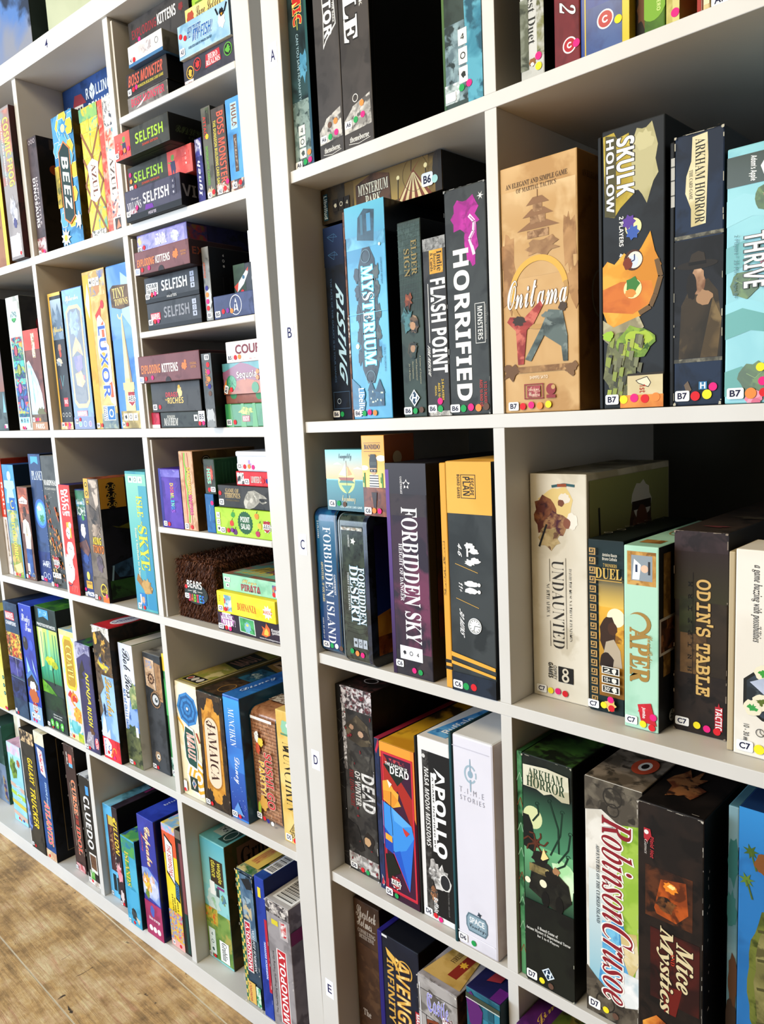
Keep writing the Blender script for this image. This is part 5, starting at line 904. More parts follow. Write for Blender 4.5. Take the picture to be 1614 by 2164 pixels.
p('F', [(.03, .865), (.03, .955), (.5, .965), (.93, .955), (.95, .85), (.8, .845), (.6, .865), (.45, .85), (.3, .865)], 'd0cbb0', 'dcd8c2', 'b8b294', 30); t('F', 'ARKHAM', .13, .91, .83, .95, '1f3a20', 0, 'serif'); t('F', 'HORROR', .1, .868, .86, .912, '1f3a20', 0, 'serif'); t('F', 'A Board Game of', .26, .252, .68, .266, 'e4e2da', 0, 'serif'); t('F', 'Arcane Mystery & Supernatural Terror', .03, .232, .93, .248, 'e4e2da', 0, 'serif'); t('F', 'for 1 to 6 Players', .26, .214, .7, .228, 'e4e2da', 0, 'serif')
p('F', [(.34, .075), (.48, .1), (.6, .065), (.46, .04)], 'dce8f0'); p('F', [(.37, .074), (.48, .094), (.57, .066), (.46, .046)], '16304a'); t('F', 'H', .42, .055, .53, .085, 'e0ecf4', it=.3); S('D7', '', x=.9, z=1.0, w=1.5, h=1.15); dots((2.35, .85, 'y'), (3.6, .7, 'n')); wear(14, 'a8a894', seed=9)
B('crusoe', 'cream island adventure box with a large maroon outlined title and stone border', ('dcd7cc', 'e8e4da', 'cfc9bc', 20), ('2a2622',), ('5a5044', '84786a', '3a342c', 40))
gr('F', .06, .14, .36, .62, '8cc0d0', 'dfe2dc'); p('F', [(.4, .2), (.85, .2), (.97, .4), (.99, .88), (.6, .9), (.66, .75), (.5, .55)], '93b83e', 'a8c650', '7aa02c', 24); p('F', [(.2, .1), (.7, .1), (.8, .3), (.62, .5), (.4, .4), (.25, .2)], '4a9ad0', '6ab4e0', '3a84bc', 24); p('F', [(.62, .4), (.9, .42), (.95, .3), (.8, .22), (.66, .3)], 'd8c48a', 'c8b070', 'e4d4a4', 30); q('F', .3, .12, .6, .42, '58aad8', '7cc4e4', '4890c4', 26); q('F', .62, .1, .98, .24, 'e8eae8', 'c4d4d8', 'f4f4f2', 30)
p('F', [(0, .86), (.3, .88), (.6, .84), (.98, .86), (1, 1), (0, 1)], '4d463c', '6a6254', '332e27', 50); ring('F', .5, .94, 1.2, .18, '2c2822', 18); ring('F', .5, .89, .8, .14, '2c2822', 18); p('F', [(0, 0), (1, 0), (1, .12), (.7, .09), (.4, .13), (.2, .16), (0, .2)], '4a4238', '655c4e', '302b25', 50); ring('F', .35, .07, 1.2, .16, '26221d', 18)
t('F', 'Robinson', .3, .43, .84, .86, '8a1f2a', -90, 'sital', ol='f4efe6', ow=.035, it=.0); t('F', 'Crusoe', .3, .09, .84, .42, '8a1f2a', -90, 'sital', ol='f4efe6', ow=.035); t('F', 'ADVENTURES ON THE CURSED ISLAND', .2, .4, .26, .73, '2c3a44', -90, 'sital')
e('T', .66, .2, 1.4, 'b8482c', 2.2); e('T', .66, .2, .7, 'e8e0d4', 1.2); e('T', .66, .2, .4, '1c1614', .7); q('T', .05, .35, .95, .95, '6a8a8a', '8aa8a4', 'b0a894', 20); S('D7', '', x=1.05, z=1.3, w=1.5, h=1.2); dots((2.5, 1.2, 'y'), (3.7, 1.0, 'n'))
B('mice', 'worn black box with ivory swashed lettering over candlelit scenes', ('1a1411', '241a15', '120e0c', 30), ('0b0908', '120d0b', '070606', 20), ('0e0a09', '181210', '0a0707', 26))
q('F', .12, .56, .84, .76, '3a2014', '5a301a', '241610', 36); p('F', [(.26, .6), (.36, .72), (.74, .74), (.78, .62), (.6, .57), (.3, .58)], '8a3c16', 'b8541c', '5a2810', 34); blob('F', .5, .7, .8, .55, 'ec8a28', 5, .3); blob('F', .52, .705, .4, .22, 'ffe08a', 6, .3); blob('F', .44, .63, 1.1, .8, '3a2418', 7, .3, c2='7a4a24', c3='1c1410', ns=60); q('F', .2, .24, .95, .52, '2a0f0d', '471611', '1c0b0a', 26); p('F', [(.4, .3), (.7, .32), (.6, .2), (.42, .2)], '6a1a14')
t('F', 'Mice', .6, .31, .86, .5, 'dccb9e', -90, 'sital', ol='1a0c08', ow=.03, off=.01); t('F', 'Mystics', .3, .2, .56, .54, 'dccb9e', -90, 'sital', ol='1a0c08', ow=.03, off=.01); t('F', 'AND', .52, .4, .58, .45, 'c03a24', -90, 'serif'); p('F', [(.15, .845), (.22, .875), (.2, .9), (.1, .9), (.1, .86)], 'b02a34'); e('F', .14, .885, .25, 'e8e4e0'); t('F', 'Plaid Hat', .2, .79, .26, .875, 'b8343c', -90, 'bital'); t('F', 'Games', .11, .8, .16, .855, 'd8d0c8', -90, 'ital')
p('F', [(.08, .12), (.3, .17), (.6, .14), (.7, .05), (.4, 0), (.1, .02)], 'c8702a', 'e8a040', '8a4018', 36); blob('F', .4, .1, .7, .9, 'e8d0a0', 6, .25); p('F', [(.36, .12), (.62, .085), (.74, .07), (.5, .1)], 'ffe9a8'); p('F', [(.5, .05), (.8, .08), (.84, 0), (.5, 0)], '3a4a8a', '6a3a5a', '2a2a50', 40)
p('R', [(.3, .4), (.6, .42), (.6, .9), (.35, .86)], '2a0c0a', '3a100e', '160808', 16); blob('T', .4, .2, 1.6, 3.4, '5a2c18', 4, .4, c2='8a5a34', c3='2a1810', ns=60); wear(46, 'b8b2a6', seed=12); R = random.Random(6)
for i in range(14): blob('R', R.uniform(.01, .03), R.uniform(.03, .97), .08, .16, 'b8b2a6', i, .4, 8)
B('tealbox', 'pale teal box with vague round shapes, set back beside the worn black box', ('7a9aa0', '5a8088', '94a49c', 9), '3f6a70', ('4a7684',))
blob('F', .5, .8, .5, 2.6, '2f6a66', 3, .2); blob('F', .4, .62, .5, 2.0, '35706c', 4, .2); blob('F', .6, .36, .5, 3.0, '5a3a24', 5, .2); blob('F', .4, .2, .6, 2.4, '3a2a1e', 6, .2)
B('bluebig', 'bright blue box with a giant turtle ringed by vines', ('1c66a4', '2372b4', '165890', 8), '123f6c', ('10305e',), m=GLOSS)
gr('F', 0, .86, 1, 1, '2678ba', '2e88cc'); blob('F', .74, .42, 3.2, 9.3, '4a5420', 3, .05, n=40, c2='6a7230', c3='38421a', ns=50); blob('F', .76, .42, 2.6, 8.6, '6e6a3c', 4, .05, n=40, c2='8a8450', c3='565230', ns=40)
for v in (.28, .4, .5, .6): ln('F', [(.34, v), (1, v + .03)], '4a4828', .3)
for a, b, s in ((.2, .86, 1), (.14, .76, 2), (.22, .12, 3), (.3, .06, 4), (.24, .2, 5), (.34, .1, 6)): star('F', a, b, .8, ('5a7a2c', '3f5c20')[s % 2], 7, .4, s); ln('F', [(a, b), (a + .1, b - .06)], '4a6024', .16)
blob('F', .4, .83, .8, 1.0, '7a4a24', 6, .2); blob('F', .36, .14, .9, 1.3, '6a3e20', 7, .2)

GROUP = 'games in the lowest visible bay of the near unit'
B('sherlock', 'tall brown box with white handwritten lettering, in the shadow at the shelf side', ('4a3426', '553d2d', '3c2a1f', 14), ('2a1d16',), ('3a2a20',))
t('F', 'Sherlock', .1, .9, .86, .97, 'd4ccc2', 0, 'script'); t('F', 'Holmes', .12, .845, .7, .91, 'd4ccc2', 0, 'script'); ln('F', [(.5, .86), (.7, .845), (.84, .85)], 'd4ccc2', .05); t('F', 'CONSULTING', .14, .805, .82, .83, 'c4bab0', 0, 'serif'); t('F', 'DETECTIVE', .18, .775, .76, .8, 'c4bab0', 0, 'serif'); q('F', .1, .1, .9, .74, '4a3222', '402b1e', '583e2a', 36); t('F', 'The', .2, .3, .5, .34, 'c4bab0', 0, 'serif')
B('avnavy', 'violet-blue box edge beside the navy box with golden lettering', '201a6a', '15104a', ('241e7a',))
B('avengers', 'navy box with slanted golden lettering reading downwards', ('0e1424', '141c30', '0a0f1c', 20), ('07080c',), ('0b0f1a',))
t('F', 'AVENGERS', .36, .36, .74, .9, 'd8a444', -90, 'bold', ol='6a3c10', ow=.03, c2='f0d080', ns=60); t('F', 'INFINITY', .12, .5, .3, .87, 'd0a048', -90, 'bold'); p('F', [(.1, .93), (.34, .9), (.5, .8), (.32, .86), (.14, .89)], 'e0b050'); ring('F', .6, .85, 1.6, .2, 'd8a444', 26, -40, 200); q('F', .86, .52, .98, .66, 'b0222c'); t('F', 'MARVEL', .88, .53, .96, .65, 'f4f4f4', -90); q('F', 0, .985, .15, 1, 'dcdcdc')
B('panic', 'grey stone-wall box with purple gothic lettering and a flame badge on its parchment top', ('8f8a86', 'aaa5a2', '6a6662', 30), ('5a3a2a', '3a2418', '7a4e34', 30), ('8a8484', 'aaa4a8', '605a58', 26))
for i, (a, b) in enumerate(((0, .93), (0, .8), (0, .66), (0, .5))): ln('F', [(a, b), (1, b + (.01, -.015, .01, 0)[i])], '2e2a2c', .1)
for a, b in ((.3, .93), (.62, .87), (.2, .8), (.7, .73), (.4, .66), (.8, .6)): ln('F', [(a, b), (a + .03, b - .12)], '2e2a2c', .1)
ln('F', [(.06, .96), (.08, .55)], 'e8e8ea', .14); p('F', [(.22, .9), (.3, .95), (.7, .9), (.76, .84), (.68, .8), (.26, .84)], '5a5450'); t('F', 'Castle', .24, .83, .78, .93, '8a86d4', 0, 'frak', ol='f0f0f4', ow=.02); t('F', 'Panic', .62, .79, .9, .85, 'f2eeee', 0, 'bital', ol='7a1f24', ow=.06); p('F', [(.22, .78), (.5, .8), (.78, .76), (.72, .5), (.3, .5)], '7a3a20'); p('F', [(.27, .765), (.5, .785), (.73, .745), (.68, .5), (.33, .5)], '1c1614', '3a322c', '0c0a09', 40)
p('T', [(.04, .04), (.96, .04), (.6, .62), (.36, .9), (.2, .5)], 'c09a50', 'd4b068', 'a8843c', 20); q('T', .5, .1, .72, .34, '8a2a1e'); star('T', .6, .22, .75, 'f0b83a', 7, .55); t('T', 'FIRESIDE GAMES', .3, .2, .42, .42, '3a2a18', 90, 'serif')
for a, b in ((.5, .7), (.7, .5), (.85, .8)): ln('T', [(a, b), (a + .2, b + .04)], '2e2a2c', .14); ln('T', [(a, b), (a - .04, b + .2)], '2e2a2c', .14)
wear(24, 'dcd6cc', seed=5); e('R', .2, .8, 2.6, '2a201a'); ring('R', .2, .8, 2.6, .2, 'c8c0b0', 20)
B('bears', 'teal patterned box with pink cartoon bears and a navy top', ('1f5a6c', '2a6c80', '184a5a', 40), ('123440',), ('10123a', '15184a', '0c0e2e', 12))
for i in range(3):
    for j in range(5): q('F', .5 + i * .17, .6 + j * .075, .65 + i * .17, .665 + j * .075, ('2f8098', '236478', '1c5062')[(i + j) % 3])
p('F', [(.0, .96), (.16, .99), (.5, .92), (.4, .8), (.1, .84)], '5a1f6a'); blob('F', .26, .76, 1.4, 2.0, 'b02a8a', 3, .15); blob('F', .62, .8, 1.5, 1.3, 'c03c98', 4, .15); e('F', .62, .81, .5, 'e07ab8', .35); e('F', .5, .83, .14, '1a0a1a'); e('F', .78, .83, .14, '1a0a1a'); q('F', 0, .955, 1, .975, '3c4434'); q('F', 0, .948, 1, .953, 'c8ccc0'); t('T', 'Book', .62, .28, .84, .56, 'e8e8f0', 90, 'serif'); t('T', 'the', .86, .2, .96, .34, 'e8e8f0', 90, 'serif'); p('T', [(.3, .12), (.62, .16), (.6, .3), (.34, .28)], '8a2a34'); q('T', .7, .0, 1, .12, '5a1a70')
B('purple', 'purple and gold box seen mostly from above, at the foot of the photo', ('5a1f6e', '6a2a80', '48185a', 16), '3a1448', ('4f1c60', '3c1648', '62266f', 16))
t('T', "Jim Henson's", .2, .04, .36, .66, 'c8a04a', 90, 'script'); q('T', .46, .06, .98, .98, '2a3a1a', '55621f', '1c2412', 26); blob('T', .7, .3, 1.8, 4.2, '6a5a20', 3, .4, c2='8a7a34', c3='3a3414', ns=60); t('F', "Jim Henson's", .2, .82, .9, .92, 'd0a850', 0, 'script')
# ================================================================ far unit, end column
GROUP = 'games in the bay with the bamboo-patterned tin'
B('maui', 'sand and white box with blue and yellow beach parasols', ('eadcb4', 'f0e4c2', 'e2d0a2', 14), ('8a7a4a',), ('c4b78a',))
def brolly(f, u, v, r, c, c2):
    n = 8
    for k in range(6, 0, -1): e(f, u, v, r * k / 6, c if k % 2 == 0 else c2, n=n)
    for i in range(n): a = 2 * math.pi * i / n; W, H = cur.dim(f); ln(f, [(u, v), (u + r * math.cos(a) / W, v + r * math.sin(a) / H)], c2, .05)
p('F', [(0, .72), (.6, .5), (1, .62), (1, .98), (.3, 1), (0, .95)], 'f0e6cc'); ln('F', [(0, .68), (.24, .62), (.3, .5)], 'e0a83a', .5); brolly('F', .52, .78, 3.35, '3d86c6', '235c96'); e('F', .52, .785, .3, 'f2f2f0'); brolly('F', .8, .2, 3.9, 'f0eee6', 'e3aa32'); ln('F', [(.85, .6), (.98, .52)], 'b0402a', .35)
p('F', [(.26, .34), (.4, .28), (.78, .26), (.86, .44), (.74, .62), (.34, .645), (.24, .52)], 'f0ede2'); p('F', [(.29, .35), (.41, .3), (.76, .28), (.83, .44), (.72, .6), (.36, .625), (.27, .52)], '1e4a40'); t('F', 'MAUI', .4, .35, .74, .57, 'f0a898', -90, 'bold', ol='f4efe4', ow=.02, it=.05); q('F', .38, .07, .72, .19, '24362e'); p('F', [(.45, .13), (.55, .175), (.66, .135), (.56, .085)], 'e8e2d4'); p('F', [(.48, .13), (.55, .165), (.63, .135), (.56, .095)], '3a6a8a', 'c85a4a', '3a8ac0', 150)
q('T', .05, .02, .95, .95, 'b5a25a', '8f9440', 'd0c48a', 20); q('T', .12, .04, .86, .13, '1c1c18'); 
for i in range(3): e('T', .28 + i * .22, .085, .6, 'e8e4da', .9); e('T', .28 + i * .22, .085, .45, 'a83a2a' if i == 0 else 'd8d0c4', .7)
p('T', [(.1, .4), (.9, .36), (.95, .62), (.1, .66)], '1b2a26'); t('T', 'MAUI', .2, .42, .8, .6, 'a0786a', 90); brolly('T', .5, .85, 2.8, '2f6a94', '1c4468')
sticker(1.0, 2.0, 1.0, 1.9, ''); t('F', 'D5', .1, .095, .2, .145, '15153a', -90, 'sans'); dot(.85, 1.15, 'r')
B('jamaica', 'brown and ochre box with a pale rounded plaque lettered in dark swashes', ('33261a', '44331f', '261b12', 40), ('14100c',), ('1a2a30', '2c3a34', '120e0b', 40))
p('F', [(.12, .1), (.3, .09), (.45, .06), (.62, .06), (.76, .1), (.84, .14), (.84, .84), (.66, .9), (.6, .96), (.4, .96), (.34, .9), (.14, .86)], 'c8862a', 'd89a38', 'a86c1c', 34); blob('F', .2, .9, .95, 1.2, '2c2016', 2, .2); blob('F', .76, .9, .95, 1.2, '2c2016', 3, .2); blob('F', .22, .1, .95, 1.4, '2c2016', 4, .2); blob('F', .8, .1, 1.0, 1.5, '2c2016', 5, .2); q('F', .9, 0, 1, 1, '281d14', '3a2a1c', '1c140e', 50)
def pill(f, u0, v0, u1, v1, c):
    W, H = cur.dim(f); r = (u1 - u0) / 2; k = []
    for i in range(11): a = math.pi * i / 10; k.append(((u0 + u1) / 2 + r * math.cos(a), v1 - r * W / H + r * W / H * math.sin(a)))
    for i in range(11): a = math.pi + math.pi * i / 10; k.append(((u0 + u1) / 2 + r * math.cos(a), v0 + r * W / H + r * W / H * math.sin(a)))
    p(f, k, c)
pill('F', .2, .175, .76, .81, 'a87228'); pill('F', .22, .19, .73, .795, 'ecd0b4'); t('F', 'JAMAICA', .29, .25, .66, .76, '3a1c12', -90, 'serif', off=-.006); ln('F', [(.3, .74), (.4, .77), (.52, .75), (.45, .71), (.38, .74)], '3a1c12', .14)
q('T', .06, .02, .94, .3, '33261a', '4a3826', '20170f', 50); ring('T', .55, .14, 1.4, .14, 'a87a34', 20, ry=2); q('T', .2, .3, .9, .52, '1f5068', '2c6a84', '163c50', 40); blob('T', .5, .4, 1.2, 1.4, '8aa4a0', 4, .4, c2='1f5068', c3='c8d0c0', ns=120); p('T', [(.14, .58), (.88, .52), (.95, .98), (.12, .98)], '8a6a34'); p('T', [(.2, .62), (.82, .57), (.9, .98), (.2, .98)], 'b8946c'); t('T', 'JAMAICA', .3, .6, .76, 1.2, '2a180e', 90, 'serif'); wear(22, 'b0a48e', seed=7); S('D5', 'r', x=.95, z=.95, w=1.3)
B('munchdis', 'bright blue box with white lettering and a glossy castle-free starry spine', ('2468c0', '2f7cd2', '1a54a8', 14), ('123a50', '1a4c64', '0c2a3c', 16), ('2a74c4', '1f5ca8', '3a8ad4', 16), m=GLOSS)
cur.label = 'bright blue box with white lettering on a starry blue spine'
gr('F', .02, .02, .98, .4, '12328e', '2160bc'); gr('F', .02, .6, .98, .98, '2668c0', '3aa0e8'); t('F', 'MUNCHKIN', .28, .6, .62, .9, 'e4eef8', -90, 'serif', off=-.012); t('F', 'Disney', .3, .3, .74, .515, 'f2f6fa', -90, 'script')
R = random.Random(9)
for i in range(22): e('F', R.uniform(.08, .95), R.uniform(.1, .5), R.uniform(.03, .09), 'b8d8f8', n=6)
p('F', [(.16, .065), (.74, .055), (.46, .15)], '5a94d8'); t('F', 'STEVE JACKSON', .12, .045, .78, .06, 'a8c8ec'); t('T', 'Disney', .3, .1, .62, .42, 'd4e8fa', 90, 'script'); t('T', 'MUNCHKIN', .3, .5, .66, .96, '123c7a', 90, 'serif'); sticker(1.0, 1.0, 1.5, 1.1, 'D5'); dot(2.45, .85, 'r')
pr = tinbox('sushi', 'rounded tin printed like a rolled bamboo mat with red and yellow lettering', None and 0 or 'a5714f', None, None, 1.6)
pr(0, cur.w - .3, 0, ('a5714f', 'b8845e', '8f5e40', 60)); pr(cur.w - .3, cur.w, .05, ('14171c',)); pr(0, .18, .05, ('2a4a60',))
for i in range(31): v = .045 + i * .0305; ln('F', [(.06, v), (.98, v)], '5c3624', .07)
for j in range(6):
    for i in range(0, 31, 2): v = .045 + (i + j % 2) * .0305; ln('F', [(.14 + j * .15, v), (.14 + j * .15, v + .0305)], 'e0b898', .06)
t('F', 'SUSHI GO', .52, .17, .8, .66, 'c8202c', -90, 'bold', ol='f0dcc4', ow=.025); t('F', 'PARTY!', .3, .27, .5, .57, 'e4b83a', -90, 'bold', ol='f0dcc4', ow=.025); blob('F', .28, .78, .55, 1.1, 'ecece4', 2, .2); blob('F', .42, .74, .7, .8, 'e8c83c', 3, .2); blob('F', .3, .68, .6, 1.0, 'c84828', 5, .25); blob('F', .36, .2, 1.0, 1.3, 'd8a040', 6, .25); blob('F', .2, .14, .4, 1.2, 'a8c03c', 7, .2); e('F', .28, .8, .08, '222'); e('F', .34, .79, .08, '222')
q('F', .1, .93, .9, .955, 'f4f0ea'); q('T', .1, .25, .9, .45, 'dcd6cc', '8a7468', 'f2eee6', 120); blob('T', .6, .7, 1.6, 2, 'b03a2c', 4, .3, c2='e8e0d4', c3='8a2a20', ns=70); sticker(1.2, 1.5, 1.3, 1.1, 'D5'); dots((2.5, 1.3, 'r'), (3.5, 1.1, 'b'), (4.6, .95, 'w'))
B('munchyel', 'pale yellow box with tall dark lettering, half hidden by the end panel', ('e3c06c', 'ebcc80', 'd8b258', 14), ('a88a44',), ('dcba6a',))
t('F', 'MUNCHKIN', .26, .25, .92, .77, '2c2314', -90, 'serif', off=-.015); blob('F', .5, .88, 1.1, 1.3, '8fc4a4', 3, .2); e('F', .6, .9, .3, 'f0f0e8', .35); e('F', .64, .9, .13, '20302a'); q('F', .22, .82, .6, .834, '5a8a6a'); p('F', [(.3, .085), (.98, .075), (.62, .175)], '6a5830'); p('F', [(.36, .092), (.92, .084), (.62, .165)], 'd8b868', '8a7440', 'd8b868', 160); t('F', 'STEVE', .38, .064, .98, .078, '4a3c1c', 0); t('F', 'JACKSON', .3, .047, .98, .061, '4a3c1c', 0); sticker(1.2, .95, 1.5, 1.2, 'D5'); dot(2.7, .75, 'r', .44)

GROUP = 'games around the brown furry box'
B('kitty', 'black and plum box with a green picture and a flame, under the yellow one', ('1f1020', '2a1629', '170b18', 20), '120a12', '1a0e1a', name='card_game_box', cat='card game')
star('F', .16, .56, 1.75, 'f0ecf0', 13, .8); t('F', 'HERE, KITTY', .05, .6, .28, .82, '8a3a8a', 0, 'bold', it=-.1); t('F', 'KITTY!', .06, .3, .29, .6, 'a04a9a', 0, 'bold', ol='f4f0f4', ow=.02); p('F', [(.36, .16), (.6, .1), (.59, .82), (.355, .86)], 'dfeee0'); p('F', [(.37, .19), (.59, .13), (.58, .79), (.365, .83)], '3c9a58', '52b06c', '2f8448', 40); blob('F', .48, .42, .9, .9, '7fb4c4', 5, .25); e('F', .48, .52, .3, 'e8dc5a', .22)
p('F', [(.69, .24), (.72, .5), (.7, .66), (.75, .58), (.77, .84), (.82, .6), (.82, .3), (.76, .18)], 'd8662a'); p('F', [(.73, .28), (.74, .46), (.77, .6), (.8, .42), (.79, .26)], 'f0c04a'); t('F', 'fireside', .84, .5, .98, .64, 'e8e4e4', 0, 'bold'); t('F', 'games', .85, .36, .98, .48, 'e8e4e4', 0, 'bold'); t('F', 'www.firesidegames.com', .66, .05, 1.0, .14, 'd8d4d8', 0, 'bold'); sticker(.95, .75, 1.4, .95, 'C5'); dots((2.4, .65, 'r'), (3.45, .6, 'p'))
B('bohn', 'bright yellow box with red serif lettering and a white starburst', ('f0dc28', 'f4e43a', 'e6d01c', 14), 'c8b41c', 'ecd626', name='card_game_box', cat='card game')
t('F', 'BOHNANZA', .36, .28, .68, .62, 'd0421c', 0, 'serif'); star('F', .87, .45, 1.25, 'f6f2ea', 9, .62); t('F', 'AMIGO', .8, .37, .94, .53, 'd04a30', 0, 'bold'); q('F', .13, .12, .26, .86, 'e8ecec', '6aa0b8', 'c84a4a', 80); icons('F', .035, .5, .06, .82, 3, True, 'f0dc28', '3a3410'); sticker(.95, .8, 1.35, .95, 'C5'); dot(2.2, .75, 'r')
B('pirata', 'mint green box topping the stack beside the furry box', ('8fcaa8', 'a0d6b6', '80bc9a', 16), '5a9478', ('5a8a7a', '8a5a4a', '3f6a64', 26), name='card_game_box', cat='card game')
t('F', 'Playa', .36, .52, .62, .85, 'e8cf7a', 0, 'script', ol='4a3a20', ow=.02); t('F', 'PIRATA', .34, .16, .68, .54, 'a84a52', 0, 'bold', ol='4a2028', ow=.025); icons('F', .03, .52, .15, .8, 2, False); icons('F', .06, .2, .12, .46, 1); q('F', .89, .3, .96, .8, '3a6a9a', 'c8503a', 'd8a83a', 120); q('T', .1, .1, .9, .3, '6fae92'); t('T', 'PIRATA', .2, .14, .7, .6, 'c8a83c', 0, 'bold', it=.3); blob('T', .6, .6, 3.0, 3.2, '7a3a3a', 5, .4, c2='3f6a8a', c3='b0603a', ns=50); dots((13.2, .75, 'r')); sticker(14.0, .9, .8, 1.1, '')

# the furry box
def furry():
    global cur
    fin()
    u, x, y, z, w, d, h, a = G['furry']; z += .03
    root = empty('fur_covered_game_box', u, (x + w / 2, y + d / 2, z)); tag(root, 'brown furry box with a dark oval badge lettered in white and rainbow colours', 'card game')
    mb = MB(); vv, f, _ = rbox(x + .5, y + .6, z, x + w - .5, y + d, z + h - .9, .8, 3); mb.mesh(vv, f, '3a2014', '4c2a1a', '2a160d', 60)
    o = mb.build('box', CARD, u, (x + w / 2, y + d / 2, z), root)
    fb = MB(); R = random.Random(21)
    def hair(p0, n, L):
        g = Vector((R.uniform(-.5, .5), R.uniform(-.2, .2), -1.0)) * .75
        t1 = (n + g * .6 + Vector((R.uniform(-.4, .4), R.uniform(-.4, .4), R.uniform(-.3, .5)))).normalized()
        side = t1.cross(Vector((R.uniform(-1, 1), R.uniform(-1, 1), .3))).normalized() * R.uniform(.04, .085)
        p1 = p0 + t1 * L * .5; p2 = p1 + (t1 * .4 + g).normalized() * L * .55
        if p2.z < z: p2.z = z + .02
        if p1.z < z: p1.z = z + .05
        c = R.choice(('4a2817', '5f3520', '7a4a30', '3a1f12', '8a5a3e', '57301c'))
        fix = lambda v_: Vector((max(v_.x, -31.9), v_.y, max(v_.z, z + .16))); p0, p1, p2 = fix(p0), fix(p1), fix(p2)
        fb.face([p0 - side, p0 + side, p1 + side * .8, p1 - side * .8], c); fb.face([p1 - side * .8, p1 + side * .8, p2], c)
    bx, bz = w * .50, h * .42
    for i in range(15000):
        k = R.random()
        if k < .52:
            px, pz = R.uniform(.2, w - .2), R.uniform(.1, h - .9)
            if ((px - bx) / 3.4) ** 2 + ((pz - bz) / 1.75) ** 2 < 1: continue
            hair(Vector((x + px, y + .55, z + pz)), Vector((0, -1, 0)), R.uniform(.7, 1.5))
        elif k < .78: hair(Vector((x + w - .55, y + .6 + R.uniform(0, d - .8), z + R.uniform(.1, h - .9))), Vector((1, 0, 0)), R.uniform(.5, 1.2))
        elif k < .84: hair(Vector((x + .55, y + .6 + R.uniform(0, 5), z + R.uniform(.1, h - .9))), Vector((-1, 0, 0)), R.uniform(.4, .8))
        else: hair(Vector((x + R.uniform(.4, w - .4), y + .6 + R.uniform(0, d - .8), z + h - .92)), Vector((0, -.3, 1)), R.uniform(.6, 1.3))
    fo = fb.build('fur', CARD, u, (x + w / 2, y + d / 2, z), root); fo['kind'] = 'stuff'
    for q_ in (o, fo): q_.location = q_.location
    s = Box.__new__(Box); s.u = u; s.x, s.y, s.z, s.w, s.d, s.h, s.a = x, y, z, w, d, h, 0; s.mb = MB(); s.k = 0; s.kids = []; cur = s
    s.xf = lambda q_: (x + q_[0], y - .25 + q_[1], z + q_[2])
    e('F', bx / w, bz / h, 3.5, '24302e', 1.95, 30, '2c3a38', '1c2624', 40); t('F', 'BEARS', .29, .5, .66, .62, 'ecece8', 0, 'bold'); ln('F', [(.3, .455), (.4, .455)], 'e8e8e4', .08); ln('F', [(.54, .455), (.66, .455)], 'e8e8e4', .08); t('F', 'VS', .43, .43, .51, .475, 'ecece8')
    for i, (ch, c) in enumerate(zip('BABIES', ('e83a6a', 'e8702a', '7ac03a', 'e83a5a', '3aa0d8', '3a70d8'))): t('F', ch, .31 + i * .066, .29, .365 + i * .066, .41, c)
    b = s.mb.build('badge', PAPER, u, (x + bx, y - .25, z + bz), None, s.xf); b.parent = root; b.location = b.location - root.location; b['label'] = 'dark oval badge'
    s.mb = MB(); sticker(3.4, 4.4, 1.3, .95, 'C5'); dot(3.3, 6.1, 'r')
    for nm, m_, lo, mt, lab in s.kids:
        k = m_.build(nm, mt, u, s.xf(lo), None, s.xf); k.parent = root; k.location = k.location - root.location
        if lab: k['label'] = lab
    cur = None
furry()

GROUP = 'small games on the insert above the furry box'
B('salad', 'lime green box with a dark round badge and scattered vegetables', ('a2cc2e', 'b0d83e', '94be22', 18), '6a8a1c', '8cb428', name='card_game_box', cat='card game')
star('F', .55, .52, 1.95, '1f5a34', 22, .92); t('F', 'POINT', .47, .54, .63, .74, 'f0f4ea'); t('F', 'SALAD', .47, .29, .63, .49, 'f0f4ea')
for a, b, c in ((.34, .78, '3a9a3a'), (.31, .46, 'd8402c'), (.36, .16, '5a2a6a'), (.76, .8, 'e88a2a'), (.8, .46, 'e8b83a'), (.76, .18, 'b82a5a')): blob('F', a, b, .52, .5, c, int(a * 99), .15); ln('F', [(a, b + .1), (a + .015, b + .18)], '2a6a2a', .12)
icons('F', .035, .12, .1, .86, 3); aeg(.925, .46, 1.9); sticker(2.1, .85, 1.3, .95, 'C5'); dots((3.5, .9, 'r'), (4.5, 1.0, 'v'))
B('throne', 'charcoal box with gold serif lettering and a silver wolf head', ('2c2b2a', '383736', '232221', 26), '141313', '201f1e', name='card_game_box', cat='card game')
t('F', 'GAME OF', .16, .68, .42, .86, 'c8ac74', 0, 'serif'); t('F', 'THRONES', .14, .44, .44, .66, 'c8ac74', 0, 'serif'); q('F', .14, .63, .44, .645, 'c8ac74'); t('F', 'WESTEROS INTRIGUE', .16, .3, .42, .37, '7a6a48', 0, 'serif')
p('F', [(.52, .04), (.5, .3), (.54, .55), (.6, .78), (.72, .84), (.8, .74), (.9, .62), (.95, .5), (.88, .45), (.94, .36), (.86, .26), (.8, .34), (.76, .24), (.7, .1), (.6, 0)], 'a8a498', '87847a', 'c8c4b8', 90); p('F', [(.8, .5), (.95, .5), (.88, .45), (.92, .38), (.84, .34), (.8, .42)], '201f1e'); sticker(.9, .9, 1.3, 1.0, 'C5'); dot(.65, 2.4, 'r')
B('uno', 'small red box between the white tin and the wolf box', ('d0202c', 'dc2c36', 'b81822', 20), '8a141c', 'b41c28', name='card_game_box', cat='card game')
